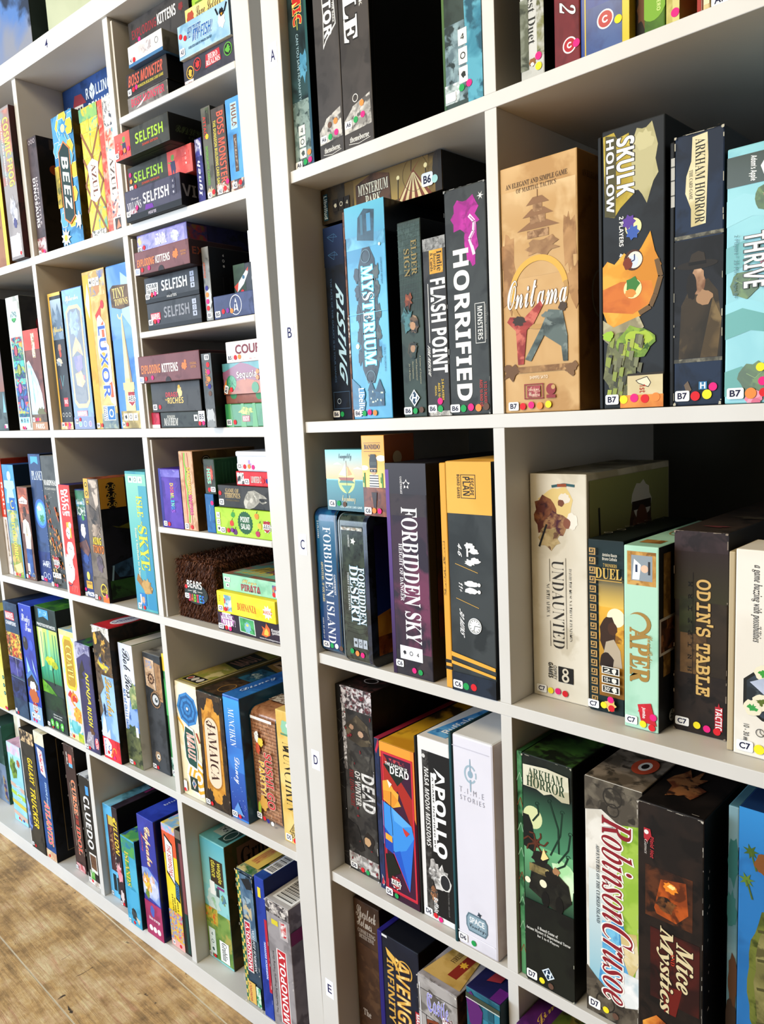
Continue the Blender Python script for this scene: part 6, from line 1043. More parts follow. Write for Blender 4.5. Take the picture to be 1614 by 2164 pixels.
q('F', .03, .1, .22, .9, 'f0eeea', '2a2a2a', 'f0eeea', 130); t('F', 'LIMITED 2', .42, .25, .7, .7, 'f2ece4', 0, 'serif', ol='5a1018', ow=.02); sticker(2.7, .72, 1.25, .9, 'C5'); dots((6.7, .95, 'r'), (7.8, .95, 'b'))
B('tin', 'small white tin with a folded-over lid, on top of its stack', ('cfd6e4', 'd8deea', 'c4ccdc', 10), 'a8aec0', 'd4dae8', TIN, 'game_tin', 'game tin', r=.3)
part('lid', (-.12, -.12, cur.h - .85), (cur.w + .12, cur.d + .12, cur.h + .05), TIN, 'overlapping white lid', 'd4dbe8', r=.25)
q('F', .36, .32, .42, .58, '7a2a9a'); q('F', .36, .32, .46, .42, '8a34aa'); sticker(.75, .85, 1.3, .95, 'C5'); dots((2.0, .8, 'r'), (3.1, .85, 'o'), (4.1, .75, 'p'))
B('doom', 'small violet box with rainbow lettering reading downwards', ('4a2a9a', '5a3aac', '3c2088', 26), ('241a70',), ('3a2a8a',), name='card_game_box', cat='card game')
gr('F', .0, 0, .12, 1, '1c1a7a', '2a2a98'); q('F', .1, .86, 1, .98, '7a70c8', '5a50b0', '9a94d8', 40)
for i, (ch, c) in enumerate(zip('DOOMLINGS', ('f0c83a', 'e8702a', 'e84a4a', 'e8d04a', '8ac83a', '3ab8d8', '7ae0c0', '3a9ae0', 'a05ad8'))): t('F', ch, .5, .715 - i * .056, .66, .762 - i * .056, c, -90)
sticker(1.0, .75, 1.1, .9, 'C5'); dot(2.15, .7, 'r')
B('sandwich', 'tall tan box with a lettuce-green wavy line and pink lettering', ('d0a07a', 'dab08c', 'b88a64', 40), ('6a4c22', '5c421e', '785a2c', 20), ('a8805c',), name='card_game_box', cat='card game')
ln('F', [(.42, .98), (.36, .86), (.46, .76), (.38, .62), (.48, .5), (.4, .36), (.5, .24), (.42, .1)], '7ab83a', .42); ln('F', [(.3, .98), (.3, .05)], 'c83a3a', .16); ln('F', [(.62, .98), (.7, .6), (.62, .05)], 'a8404a', .14); t('F', 'SANDWICH', .5, .44, .74, .8, 'e8c84a', -90, 'bold', ol='4a2a10', ow=.02); t('F', 'MASTERS', .5, .2, .74, .45, 'e85a9a', -90, 'bold', ol='4a1028', ow=.02); e('R', .2, .87, 1.0, '1a140c'); ring('R', .2, .87, .8, .1, 'b0a080', 14); blob('R', .4, .5, 2.2, 4.0, '5a5a1e', 4, .3, c2='4a4a18', c3='6a6a2a', ns=30); sticker(.9, .75, 1.2, 1.0, 'C5'); dot(2.4, .65, 'r')
B('deepblue', 'small deep blue box standing under a dark green one', ('1c5a94', '2468a4', '164c80', 20), '0e3050', '1a5080', name='card_game_box', cat='card game'); ln('F', [(.45, .3), (.5, .42), (.42, .5), (.52, .62), (.46, .72)], '8ac0e0', .08); dot(2.0, 5.2, 'p')
B('hiss', 'small dark green box balanced on the deep blue one', ('30382f', '3a4438', '272e26', 30), ('1a4a2a', '20542f', '143c22', 20), ('26402c',), name='card_game_box', cat='card game')
blob('F', .55, .56, .9, 1.5, '7a3a2a', 3, .3); t('F', 'HISS', .3, .3, .6, .72, '5ac8a0', -90, 'bold', ol='f0ece0', ow=.03); blob('F', .7, .58, .35, .9, 'd85a4a', 5, .3)
for i in range(9): ln('R', [(.12 + i * .05, .3), (.12 + i * .05, .9)], '4a8a5a', .05)
q('R', .7, .3, .95, .9, '3a3a1c', '6a5a24', '1c1c10', 60); sticker(2.35, .85, .85, 1.3, 'C5', 90); dot(1.3, .75, 'r')
GROUP = 'card games under the insert beside the letter B'
CG = dict(name='card_game_box', cat='card game')
def exk(code):
    t('F', 'EXPLODING', .05, .34, .37, .66, 'e8864a', 0, 'bold', ol='7a2a20', ow=.012, it=.02); t('F', 'KITTENS', .4, .34, .66, .66, 'f2ede6', 0, 'bold'); blob('F', .76, .5, .75, .6, 'e87a3c', 3, .25); e('F', .78, .66, .3, 'e87a3c', .25); t('F', 'ORIGINAL', .85, .52, .95, .6, 'c88a5a'); t('F', 'EDITION', .86, .4, .94, .48, 'c88a5a')
    e('F', .49, -.0, .85, '241414', .85, a0=0, a1=180); sticker(.75, .6, 1.5, 1.1, code, -4, 'dcdcec', '8a9ac8'); dots((2.15, .75, 'r'), (4.2, .85, 'p'))
B('mayhem', 'slim black box at the foot of the stack, with ragged white lettering', ('2b302e', '353b38', '222624', 24), '121413', '1c1f1e', **CG); t('F', 'DUNGEON', .16, .62, .34, .8, 'dcdcd4', 0, 'serif'); t('F', 'MAYHEM', .08, .16, .4, .62, 'e8e8e0', 0, 'serif', it=.05); icons('F', .76, .4, .84, .84, 1); q('F', .86, .35, .99, 1, 'f2f2f0'); t('F', 'B5', .88, .5, .97, .82, '15153a'); dots((11.6, .7, 'r'), (12.6, .75, 'p'))
B('redbook', 'crimson box with a white base, tucked at the side of the insert', ('b81c3c', 'c42848', 'a01430', 40), '7a1028', 'a81a38', **CG); q('F', 0, 0, 1, .22, 'ece4e8')
B('drags', 'dark grey box with red and gold lettering, in the middle of its stack', ('383839', '424344', '2e2e2f', 24), '171718', '2a3a2a', **CG); t('F', 'DRAGS', .31, .5, .55, .66, 'c8343c', 0, 'bold'); t('F', 'RICHES', .34, .28, .66, .48, 'e8c06a', 0, 'bold'); blob('F', .6, .66, .6, 1.0, 'e8c88a', 4, .2); e('F', .59, .82, .35, 'e8b83a'); t('F', 'TO', .29, .38, .33, .44, 'e8c06a'); sticker(1.0, .95, 1.3, 1.0, 'B5'); dot(2.5, .95, 'r'); part('box_edge', (-.35, 1.2, .3), (.9, cur.d - .3, cur.h), CARD, 'green box edge behind', '2f8a3c')
B('ekb', 'maroon box with a thumb notch topping the stack on the shelf board', ('6b3f44', '76484c', '60363a', 22), '3a2024', '58333a', **CG); exk('B5')
B('klust2', 'silver and black box standing upright between the two stacks', ('6a6d6e', '8a8d8e', '484a4b', 26), ('0f1011',), ('2a2c2d',), **CG)
q('F', 0, .26, 1, 1, '484c4e', '565a5c', '3c4042', 30); blob('F', .5, .14, 1.0, 1.4, 'b8bcbe', 3, .2); blob('F', .55, .05, .9, .7, '8a8e90', 4, .2); t('F', 'Kluster', .22, .56, .56, .8, 'c87a3a', 90, 'bital'); sticker(1.45, 11.3, 1.2, .85, 'B5', 180)
for i, c in enumerate('rpobn'): dot(1.6, 10.1 - i * 1.15, c, .42)
icons('R', .12, .72, .24, .93, 3, True, '0f1011', 'c8c8c4')
for i in range(5): ln('R', [(.12 + i * .07, .08), (.12 + i * .07, .6)], '4a4a4a', .06)
B('riot', 'green striped box at the foot of the stack by the end panel', ('2d7d4a', '35884f', '266e40', 20), '143c24', '2a7044', m=GLOSS, **CG)
for a in (.08, .42, .72): p('F', [(a, 0), (a + .14, 0), (a + .1, 1), (a + .03, 1)], '4a9a4c')
blob('F', .55, .68, 1.6, .55, 'c8d04a', 6, .35, c2='7a9a3a', c3='e8e46a', ns=120); q('F', .46, .22, .66, .48, 'a8323a'); t('F', 'RIOT', .48, .25, .64, .45, 'f0e8e4'); sticker(.95, .75, 1.3, .95, 'B5'); dot(2.4, .75, 'r')
B('sequoiat', 'pink-brown box base between the mauve tree box and the green striped box', ('8a5040', '9a6050', '6a3a34', 30), '4a2a24', '7a4438', **CG); e('F', .22, .9, .8, '3c8a5c', .6); e('F', .88, .8, .8, '3c8a5c', .7); q('F', .98, .0, 1, 1, 'e8e0dc')
B('sequoia', 'mauve and brown box with round green trees, under the white box', ('8c5a6a', '98667a', '7a4c5c', 24), '4a3038', ('6a7a7a',), m=GLOSS, **CG)
q('F', 0, .74, 1, 1, '4a8a90', '5a9aa0', '3c767c', 30); p('F', [(0, .7), (.25, .86), (.5, 1), (.7, .92), (1, .7), (1, .5), (0, .5)], '8f5a74'); p('F', [(0, 0), (1, 0), (1, .36), (.6, .48), (0, .3)], 'a85f40', 'b56c4a', '8c4c34', 26); e('F', .22, .36, 1.25, '2f7a52'); e('F', .24, .36, 1.05, '46a070')
for i in range(8): a = i * .785; ln('F', [(.24, .36), (.24 + 1.0 * math.cos(a) / cur.w, .36 + 1.0 * math.sin(a) / cur.h)], '2a6a46', .05)
e('F', .84, .18, .85, '3c8a5c'); p('F', [(0, .2), (.1, .5), (.08, .05)], 'd8802a'); t('F', 'Sequoia', .38, .44, .9, .72, 'f2ece6', 0, 'bold', ol='4a2a34', ow=.015); sticker(.75, .8, 1.3, .95, 'B5', 70); dot(2.0, .75, 'r'); dots((8.6, 2.4, 'e8a07a'), (8.7, 3.3, 'e8a07a'))
B('coup', 'white box with maroon square lettering topping the stack by the end panel', ('e8e4e4', 'f0eded', 'dcd6d6', 14), 'a8a2a2', 'd8d2d2', **CG); t('F', 'COUP', .3, .38, 1.06, .82, '7a3440', 0, 'sans', off=.03); t('F', 'COUP', .3, .38, 1.06, .82, '7a3440', 0, 'sans', off=.02); q('F', .5, .1, .9, .16, 'd0a8a8', 'e8e4e4', 'e8e4e4', 160); sticker(.95, .8, 1.3, .95, 'B5'); dots((2.3, .8, 'r'), (3.3, .85, 'o'))

GROUP = 'card games on the insert beside the letter B'
def selfish(logo, lc, tc, code='B5'):
    None
    q('F', 0, .02, 1, .17, '0e0f12'); ln('F', [(0, .17), (1, .17)], '3a3c42', .05); t('F', 'SELFISH', .33, .38, .8, .78, tc, 0, 'bold', off=.0, sp=.95); icons('F', .86, .28, .93, .9, 3, True, 'b0b8cc', '22262e')
    if logo == 'm': q('F', .07, .34, .26, .62, 'c02a3c'); t('F', 'MARVEL', .08, .37, .25, .59, 'f4f0f0', 0, 'bold')
    else: p('F', [(.03, .3), (.04, .76), (.27, .74), (.26, .3)], 'f0efec'); t('F', 'STAR', .05, .55, .25, .71, '14151a', 0, 'bold'); t('F', 'WARS', .05, .35, .25, .52, '14151a', 0, 'bold')
B('selfmarv', 'charcoal box with grey lettering and a red name block, lowest of its stack', ('2f3238', '383b41', '272a2f', 24), '121317', '1e2024', **CG); selfish('m', 0, '8a8c94'); sticker(1.0, 1.35, 1.3, .95, 'B5'); dots((2.3, 1.4, 'r'), (3.3, 1.4, 'p'))
B('selfstar', 'charcoal box with white lettering and a white name block, above its near twin', ('2e3137', '373a40', '26292e', 24), '121317', '1e2024', **CG); selfish('s', 0, 'ecebe8'); t('F', 'SELFISH', .42, .1, .6, .2, 'c8c8c8', 180, 'bold'); sticker(.85, 1.2, 1.3, .95, 'B5'); dots((2.2, 1.35, 'r'), (3.2, 1.45, 'p')); e('F', .46, .18, .7, '1a1b1e', .6, a0=0, a1=180)
B('eka', 'maroon box with a thumb notch jutting out of the stack on the insert', ('6b4246', '774c50', '5f393c', 22), '2c1a1c', '4a2e32', **CG); exk('B5'); t('R', 'EXP', .05, .4, .35, .7, '7a3a24')
B('brawl', 'violet box with silver artwork on top of the insert stack', ('4a3a8a', '6a5aa8', '38287a', 40), ('16163a', '1e1e4a', '10102c', 30), '1c1c4a', m=GLOSS, **CG); q('F', .05, .1, .95, .9, '6a5aa4', '8a7cc0', '4a3a88', 60); t('F', 'BRAWL', .38, .26, .6, .62, 'f0eef4', 0, 'bold', ol='2a2050', ow=.02); q('F', .4, .62, .58, .82, 'e8e4f0', '6a5aa4', '6a5aa4', 200); blob('F', .76, .5, 1.2, .85, 'c8c8d4', 5, .3, c2='8a8aa0', c3='f0f0f4', ns=80); blob('F', .06, .66, .5, .7, 'd8a03a', 4, .3); q('R', .0, .1, .3, .9, '8a2a2a', '2a2a5a', '6a4a2a', 60); sticker(.85, .75, 1.3, .95, 'B3'); dot(2.1, .95, 'r')
B('klust1', 'silver and black box standing upright between the stacks on the insert', ('6e7070', '909292', '4c4e4e', 26), ('0d0e0f',), ('3a3c3c',), **CG); blob('F', .6, .3, .7, 1.6, 'c0c4c4', 3, .2); blob('F', .55, .1, .7, 1.0, 'a8acac', 4, .2); t('F', 'Kluster', .1, .58, .42, .8, 'b8542a', 90, 'bital'); sticker(.95, .9, 1.1, .85, 'B5')
for i, c in enumerate('rpob'): dot(.75, 2.0 + i * 1.05, c, .4)
icons('R', .1, .72, .22, .94, 3, True, '0d0e0f', 'c8c8c4')
for i in range(5): ln('R', [(.14 + i * .08, .1), (.14 + i * .08, .6)], '3c3c3c', .06)
B('rocket', 'slate blue box with a white outlined rocket in an oval', ('3c466a', '46517a', '323b5c', 30), '1c2238', '3a4468', **CG); ring('F', .56, .5, 1.45, .12, 'e8ecf4', 26, ry=1.55); p('F', [(.5, .2), (.53, .5), (.56, .8), (.6, .5), (.62, .2), (.58, .3), (.54, .3)], 'e8ecf4'); e('F', .56, .56, .22, '3c466a'); p('F', [(.535, .34), (.555, .6), (.58, .34)], '3c466a'); sticker(1.0, .8, 1.3, .95, 'B5'); dots((2.4, 1.1, 'r'), (3.5, 1.15, 'v'), (4.5, 1.0, 'o'))
B('moonbox', 'dark grey box with a flying cartoon rocket, on the slate blue box', ('33383f', '3d434b', '2a2e35', 24), '16181c', '262a30', **CG); q('F', 0, 0, .4, 1, '2c3f30', '38503c', '233226', 30); p('F', [(.1, .1), (.16, .42), (.4, .72), (.52, .86), (.5, .66), (.34, .34)], 'd0d6dc'); p('F', [(.44, .76), (.52, .86), (.5, .72)], 'c8402c'); p('F', [(.0, .3), (.16, .42), (.1, .1)], 'c8402c'); e('F', .34, .56, .3, '3a6a8a'); t('F', 'G', .62, .34, .78, .62, 'e8e8e8', 0, 'bold'); dot(2.0, .4, 'r')
B('bluecard', 'small blue card box with a white frame, behind the end panel', ('2a7ab8', '3488c8', '2068a4', 20), '1a4a70', 'd8dce0', **CG); q('F', 0, 0, .12, 1, 'e4e8ec'); q('F', 0, .92, 1, 1, 'e4e8ec'); sticker(.9, .8, 1.2, .95, 'B5')

GROUP = 'card games under the insert in the top bay'
B('selfvill', 'slate box with white lettering and a violet patch, under the two zombie boxes', ('3d3b50', '474559', '333144', 24), ('0d0d12',), '1a1a20', **CG); q('F', 0, 0, 1, .2, '101014'); ln('F', [(0, .2), (1, .2)], '2a2a32', .05); t('F', 'SELFISH', .34, .42, .8, .76, 'f0eef0', 0, 'bold'); t('F', 'VILLAINS', .04, .34, .3, .6, 'd8d4dc', 0, 'serif'); t('F', 'Disney', .12, .62, .26, .74, 'd8d4dc', 0, 'script'); p('F', [(.36, .22), (.52, .22), (.5, .36), (.38, .38)], '6a2a9a'); icons('F', .84, .4, .92, .9, 3, True, '3d3b50', 'b8b8c4'); t('R', 'VILL', .02, .3, .5, .66, '8a8a90'); t('F', 'SELFISH', .42, .05, .56, .14, 'c8c0d0', 180); q('F', .02, .22, .22, .34, 'd8d4d8', '8a3a4a', 'e8e4e8', 130); sticker(.9, 1.25, 1.2, .9, 'A5'); dot(3.6, 1.9, 'p')
def zombie(flip):
    t('F', 'SELFISH', *((.4, .36, .9, .74) if not flip else (.1, .36, .56, .74)), 'a0cc3a', 0, 'bold', ol='28301c', ow=.015); a = (.0, .3) if not flip else (.64, 1.0)
    q('F', a[0], .02, a[1], .98, 'd8524a', 'e06058', 'c84640', 30); x = a[0] + (.62 if not flip else .22) * (a[1] - a[0]); blob('F', x, .72, .45, .5, '6a9a4a', 3, .2); p('F', [(x - .03, .28), (x - .04, .6), (x + .03, .6), (x + .04, .3), (x + .02, .1), (x, .3), (x - .02, .08)], '3a3a5a'); ln('F', [(x - .03, .55), (x - .07, .6)], '6a9a4a', .2); t('F', 'ZOMBIE EDITION', *((.52, .2, .8, .28) if not flip else (.22, .2, .5, .28)), 'c8503a')
    icons('F', *((.02, .3, .12, .7) if not flip else (.86, .3, .96, .8)), 3, True, 'd8524a', 'f0d0c8')
B('selfz2', 'charcoal and red zombie box in the middle of the stack under the insert', ('34352f', '3e3f39', '2b2c26', 24), 'a03a34', '202020', **CG); zombie(True); sticker(.95, .8, 1.1, .9, 'A5'); dots((1.0, 2.0, 'o'), (.9, 3.1, 'p'), (2.2, .9, 'r'))
B('selfz1', 'charcoal and red zombie box overhanging the top of its stack', ('34352f', '3e3f39', '2b2c26', 24), ('0e0f0d',), '1a1b18', bottom='111210', **CG); zombie(False); t('R', 'RIDLEYS', .1, .35, .56, .6, '4a5a3a', 0, 'script'); t('R', 'GAMES', .3, .2, .5, .3, '4a5a3a', 0, 'serif'); fr('B', .1, .1, .9, .9, '2c2e2a', .1); fr('B', .5, .1, .9, .9, '3a3c36', .1); sticker(.7, .85, 1.1, .9, 'A5'); dots((2.0, 1.2, 'r'), (3.1, 1.3, 'o'), (4.2, 1.4, 'p'))
B('heart', 'slim navy box with white handwritten lettering standing beside the stack', ('2a2a6a', '3a3a80', '20204e', 30), '14143a', '24245a', **CG); t('F', 'Igneh', .2, .12, .72, .66, 'e4e4f0', 90, 'bital'); q('F', .1, .72, .9, .98, '3a3a8a', 'c8c8dc', '2a2a6a', 60)
B('attack', 'grey-green spine with red and green lettering, first of three upright boxes', ('5a5a52', '64645c', '4e4e46', 26), '2a2a26', '3a3a34', **CG); t('F', 'ATTACK', .2, .66, .48, .9, 'c8403a', -90); t('F', 'INTERGALACTIC CHERRIES', .24, .16, .5, .58, '6aa83a', -90); e('F', .5, .68, .4, 'e8c02c'); q('F', .5, .8, .86, .98, '3a3a34', '5a6a4a', '2a2a26', 80); blob('F', .5, .07, .8, .8, 'b8a88a', 4, .3); sticker(.8, .7, 1.0, .85, 'A5'); dot(1.8, 1.0, 'r')
B('boss3', 'dark spine with coral and yellow lettering, middle of three upright boxes', ('4a4340', '544c48', '3e3835', 26), '221e1c', '302b29', **CG); t('F', 'BOSS MONSTER', .42, .14, .9, .94, 'd8604a', -90, 'bold', ol='2a1410', ow=.012); t('F', 'THE DUNGEON BUILDING CARD GAME', .12, .1, .32, .86, 'd8c84a', -90); q('F', .05, .02, .95, .14, 'd8d0c4', '8a4a3a', 'f0ece4', 110); sticker(1.0, .7, 1.1, .9, 'A5'); dots((2.2, .9, 'r'), (2.9, 1.8, 'p'))
B('hula', 'sky blue spine with a brown lettered plank, last of three upright boxes', ('4a90cc', '5aa0d8', '3c7cb4', 14), '2a5a84', '3f80b8', **CG); p('F', [(.32, .66), (.36, .94), (.8, .94), (.78, .66)], 'a8c8dc'); t('F', 'HULA', .4, .68, .74, .92, '7a5038', -90, 'bold', off=.01); q('F', .42, .2, .66, .6, '5a463a'); q('F', .48, .24, .6, .56, 'b8a898', '5a463a', '5a463a', 200); q('F', .0, 0, 1, .12, '3a4a5a', '8a5a4a', 'c8b8a8', 70); sticker(1.0, .8, 1.1, .95, 'A5'); dot(2.3, 1.0, 'r')

GROUP = 'card games on the insert in the top bay'
B('boss2', 'film-wrapped grey box with pink lettering, lowest of the stack below the slanting black one', ('77716f', '8a8482', '5f5a58', 40), '1c1a1a', '2a2828', m=GLOSS, **CG); t('F', 'BOSS MONSTER', .1, .3, .92, .82, 'd04a62', 0, 'bold'); p('F', [(.2, .1), (.34, .2), (.5, .7), (.3, .3)], 'd0ccd0')
B('boss1', 'black box with coral lettering and a yellow line of small print', ('2a2423', '342d2b', '211c1b', 26), '0c0b0b', '141212', **CG); t('F', 'BOSS MONSTER', .06, .42, .9, .88, 'd8604a', 0, 'bold', it=.04); t('F', 'DUNGEON BUILDING CARD GAME', .28, .22, .9, .34, 'c8b84a'); sticker(.8, .75, 1.1, .95, 'A5'); dots((2.0, .95, 'r'), (2.9, 1.1, 'p'))
B('art', 'white and silver box with a blue base, jutting from the left stack', ('d6d6d6', 'e6e6e6', 'bcbcbe', 26), ('6a6a66', '7a7a76', '54544f', 20), 'b8b8b8', bottom='3a5a7a', **CG); q('F', 0, 0, 1, .16, '3f6f9c'); q('F', .32, .34, .68, .84, 'c8c0c0', 'e6e6e6', 'a8a0a4', 110); ln('F', [(.1, .3), (.2, .8), (.26, .3)], 'f6f6f6', .3); ring('F', .84, .6, .5, .08, '4a4a4a', 14); t('R', 'ARK', .3, .3, .95, .75, '2a2a28', 0, 'serif'); sticker(.85, .95, 1.1, .95, 'A5'); dot(1.7, .9, 'r')
B('ek3', 'black box with red and white lettering, standing behind the silver-white one', ('33302f', '3d3a39', '292726', 24), '161515', '222', **CG); t('F', 'EXPLODING', .06, .5, .48, .74, '8a2a30', 0, 'bold'); t('F', 'KITTENS', .5, .5, .8, .78, 'f0ece8', 0, 'bold'); blob('F', .88, .62, .6, .6, '7a2a2c', 3, .25); sticker(.9, 1.3, 1.1, .9, 'A5'); dots((2.1, 2.0, 'r'), (3.1, 2.6, 'p'))
B('hero', 'charcoal box with round emblems and a red banner, lowest by the end panel', ('33323c', '3d3c47', '292832', 26), '17161c', '24232b', **CG); p('F', [(.44, .28), (.74, .34), (.72, .86), (.46, .82)], 'b8303c'); t('F', 'HERO', .5, .58, .68, .8, 'f0ece8', 0, 'serif'); t('F', 'REALMS', .46, .34, .72, .56, 'f0ece8', 0, 'serif')
for a, b, c in ((.14, .42, 'd8a838'), (.29, .62, 'c03030'), (.88, .6, '5aa838')): e('F', a, b, .95, '14131a'); ring('F', a, b, .95, .14, c, 20); blob('F', a, b, .5, .5, c, int(a * 50), .4)
q('F', .02, 0, .2, .12, 'd8d4d4', 'a83a3a', 'f0ecec', 120)
B('fish', 'pale blue icy box with a penguin, in the stack by the end panel', ('8fb8d4', 'a4c8e0', '78a4c4', 22), ('3a4a58',), 'a8c4d8', bottom=('b8b0a0', 'cac4b6', 'a8a090', 40), m=GLOSS, **CG); t('F', "HEY THAT'S", .2, .5, .46, .82, '2a5a9a', 0, 'bold', ol='e8f2f8', ow=.02, it=.1); t('F', 'MY FISH!', .3, .36, .68, .7, '2a62a8', 0, 'bold', ol='e8f2f8', ow=.02, it=.1); t('F', 'A BOX-SIZED GAME OF PENGUIN STRATEGY', .2, .2, .66, .27, '2a4a6a'); blob('F', .86, .5, .8, 1.0, 'f0f0ec', 3, .2); blob('F', .87, .72, .5, .6, '1e222a', 4, .2); ln('F', [(.8, .7), (.76, .9)], '1e222a', .3); ln('F', [(.92, .7), (.97, .92)], '1e222a', .3); p('F', [(.85, .7), (.89, .7), (.87, .62)], 'e89a2a'); sticker(.95, 1.0, 1.3, 1.1, 'A5'); dots((.8, 3.3, 'r'), (1.9, 2.8, 'r'))
B('letter', 'straw yellow box with dark handwritten lettering, behind the icy blue one', ('e0c878', 'e8d48c', 'd4b868', 16), '9a8a54', 'd8c07a', **CG); t('F', 'Love Letter', .24, .4, .78, .86, '3a2a1c', 0, 'script'); blob('F', .12, .5, .9, 1.0, 'a8442c', 3, .2); blob('F', .9, .6, .5, .5, 'c8963a', 4, .2)
B('greentop', 'bright green box at the very top of the stack by the end panel', ('8ab02c', '9cc03c', '789c20', 20), '4a6418', '82a82a', **CG); q('F', .1, .3, .9, .6, '5a7a1c')
# ================================================================ far unit, second and third columns from the near unit
GROUP = 'games in the bay with the black ninja-blue box'
GROUP = 'games in the bay with the white landscape-painting box'
B('ninja', 'dark blue box with yellow italic lettering and a glossy black side', ('1f1f52', '2a2a68', '16163c', 20), ('0a0a0e',), ('26266a', '2a7a3a', '1c1c50', 30), m=GLOSS)
p('F', [(0, .84), (.6, .92), (.95, .9), (.9, .99), (0, 1)], 'b8b8d0', '8a8ab0', '5a5a8a', 40); p('F', [(.1, .74), (.4, .85), (.5, .76), (.3, .72), (.45, .68), (.1, .66)], '14121a'); p('F', [(.08, .05), (.6, .03), (.66, .2), (.3, .18)], 'a8a4b0', '7a7680', 'd0ccd8', 60); t('F', 'NINJA', .46, .45, .72, .74, 'ecd838', -90, 'bital', ol='14122a', ow=.02); t('F', 'RUSH', .42, .24, .7, .43, 'ecd838', -90, 'bital', ol='14122a', ow=.02); blob('F', .6, .2, .8, .9, '5a3a20', 4, .4); e('F', .84, .1, .8, 'd83a50', 1.3); t('F', 'TACTIC', .76, .05, .92, .15, 'f6e8ea', -90); q('T', .1, .5, .8, .8, '3a9a3c', 'e0e0e4', '2a2a6a', 40); S('D4', 'r', x=.9, z=.8, w=1.2)
B('quacks', 'worn box with a pale blue lower part, dark top picture and red foot', ('8fb8e0', 'a0c6ea', '7ea8d4', 12), ('14100c', '2a1e14', '0c0a08', 26), ('b8202c', '3a4a2a', '1c1a14', 18))
q('F', 0, .64, 1, 1, '3a2c1c', '6a5030', '1c140c', 50); p('F', [(0, .94), (.5, .97), (1, .9), (1, 1), (0, 1)], 'd8d4cc', '8a8478', 'efece4', 70); blob('F', .6, .86, .9, 1.4, 'c8963a', 3, .3, c2='3a2414', c3='e0b85a', ns=80); blob('F', .15, .9, .6, 1.4, 'd8a83a', 4, .2); p('F', [(.1, .72), (.4, .8), (.4, .74), (.9, .72), (.6, .66)], 'e0c83a', '3a4a7a', '8a3a2a', 60); p('F', [(0, .66), (.3, .64), (.4, .55), (.12, .48), (.2, .36), (0, .3)], '5a4838', '6a5844', '443628', 40)
p('F', [(0, .2), (.2, .34), (.3, .3), (.32, .2), (.5, .24), (.5, .16), (0, .17)], 'd0dcee'); blob('F', .3, .38, .5, 1.3, '1c2c4a', 5, .4); t('F', 'Quacks', .5, .34, .86, .63, 'd8a83a', -90, 'script', ol='7a5a20', ow=.01); t('F', 'of Quedlinburg', .4, .33, .5, .52, '3a68a8', -90, 'script'); q('F', 0, 0, 1, .165, 'd02430', 'dc3440', 'c01c28', 20); p('F', [(.04, .02), (.06, .15), (.3, .16), (.5, .12), (.44, .02)], 'eceaf0'); t('F', 'Schmidt', .09, .03, .19, .14, '3a4a8a', -90, 'bold'); ring('F', .64, .07, .8, .18, 'e8c03a', 16, 0, 200, 1.0); ring('F', .4, .09, .6, .2, '2a4a9a', 16, 90, 360)
q('T', .06, .03, .95, .4, 'c0242e'); e('T', .55, .2, 2.2, 'e8e6ea', 3.6); t('T', 'Schmidt', .4, .1, .62, .32, '3a4a8a', 90, 'bold'); q('T', .1, .42, .95, .6, '8ab0d8'); dots((2.0, 1.6, 'r'), (3.2, 1.2, 'o'), (4.3, .9, 'p')); wear(30, 'd8d0c4', seed=4)
B('ross', 'white-topped box with a painted mountain lake and dark handwritten lettering', ('dce2f0', 'e6eaf4', 'd0d8ea', 12), ('c8c6bc', 'd4d2c8', 'bcbab0', 8), ('2c3a24', '5a6a4a', '1c2a2a', 26))
p('F', [(.2, .3), (.6, .62), (1, .7), (1, .2), (.4, .1)], '4a72b8', '8aaad8', '2f5aa4', 30); p('F', [(.5, .62), (.8, .7), (1, .68), (1, .5), (.6, .48)], '8a9a6a', '5a7a4a', 'b8b87a', 50); q('F', 0, 0, 1, .3, '4a5234', '6a7044', '2c3420', 40); blob('F', .5, .3, 1.4, 1.2, '3a4a2a', 3, .4, c2='5a6a3a', c3='26301c', ns=60); q('F', .74, .26, .92, .34, 'e8e4dc')
t('F', 'Bob Ross', .3, .56, .78, .96, '14161c', -90, 'script', off=.0); t('F', 'Art of Chill Game', .1, .3, .28, .63, '3a7ac8', -90, 'mono', off=.02); q('T', .3, .0, .95, .5, 'd4d2c8'); S('D4', 'r', x=.95, z=.85, w=1.3)
B('eyes', 'dark grey box with brown eye emblems and a paper tag, near the divider', ('33363a', '3d4044', '2a2d30', 24), ('17191b',), ('1c2028', 'b8b8b4', '14161a', 8))
p('F', [(.08, .96), (.62, .95), (.62, .7), (.1, .72)], 'c8a98a', 'd8bc9e', 'b09070', 30); p('F', [(.64, .94), (.98, .93), (.98, .62), (.5, .62), (.5, .7), (.66, .7)], 'a07850', '7a5636', 'b88e64', 50); star('F', .4, .79, 1.3, '4a2e1c', 12, .8); e('F', .4, .79, .7, 'b08a68', .8); e('F', .4, .79, .3, '3a2214'); star('F', .56, .62, 2.0, '1c1612', 16, .8); ring('F', .56, .62, 1.75, .3, '8a6a4c', 24); e('F', .56, .62, 1.1, 'c8c8c8'); e('F', .6, .62, .5, '3a4448'); e('F', .62, .63, .18, 'e8e8e8'); blob('F', .4, .13, .95, 1.1, 'a4886a', 3, .15); e('F', .42, .13, .55, 'e0dcd0'); e('F', .42, .13, .25, '2a2420'); q('F', .16, .88, .5, .94, '8a9ac0', 'c8a98a', 'c8a98a', 160); S('D4', 'r', x=.95, z=.85, w=1.3)
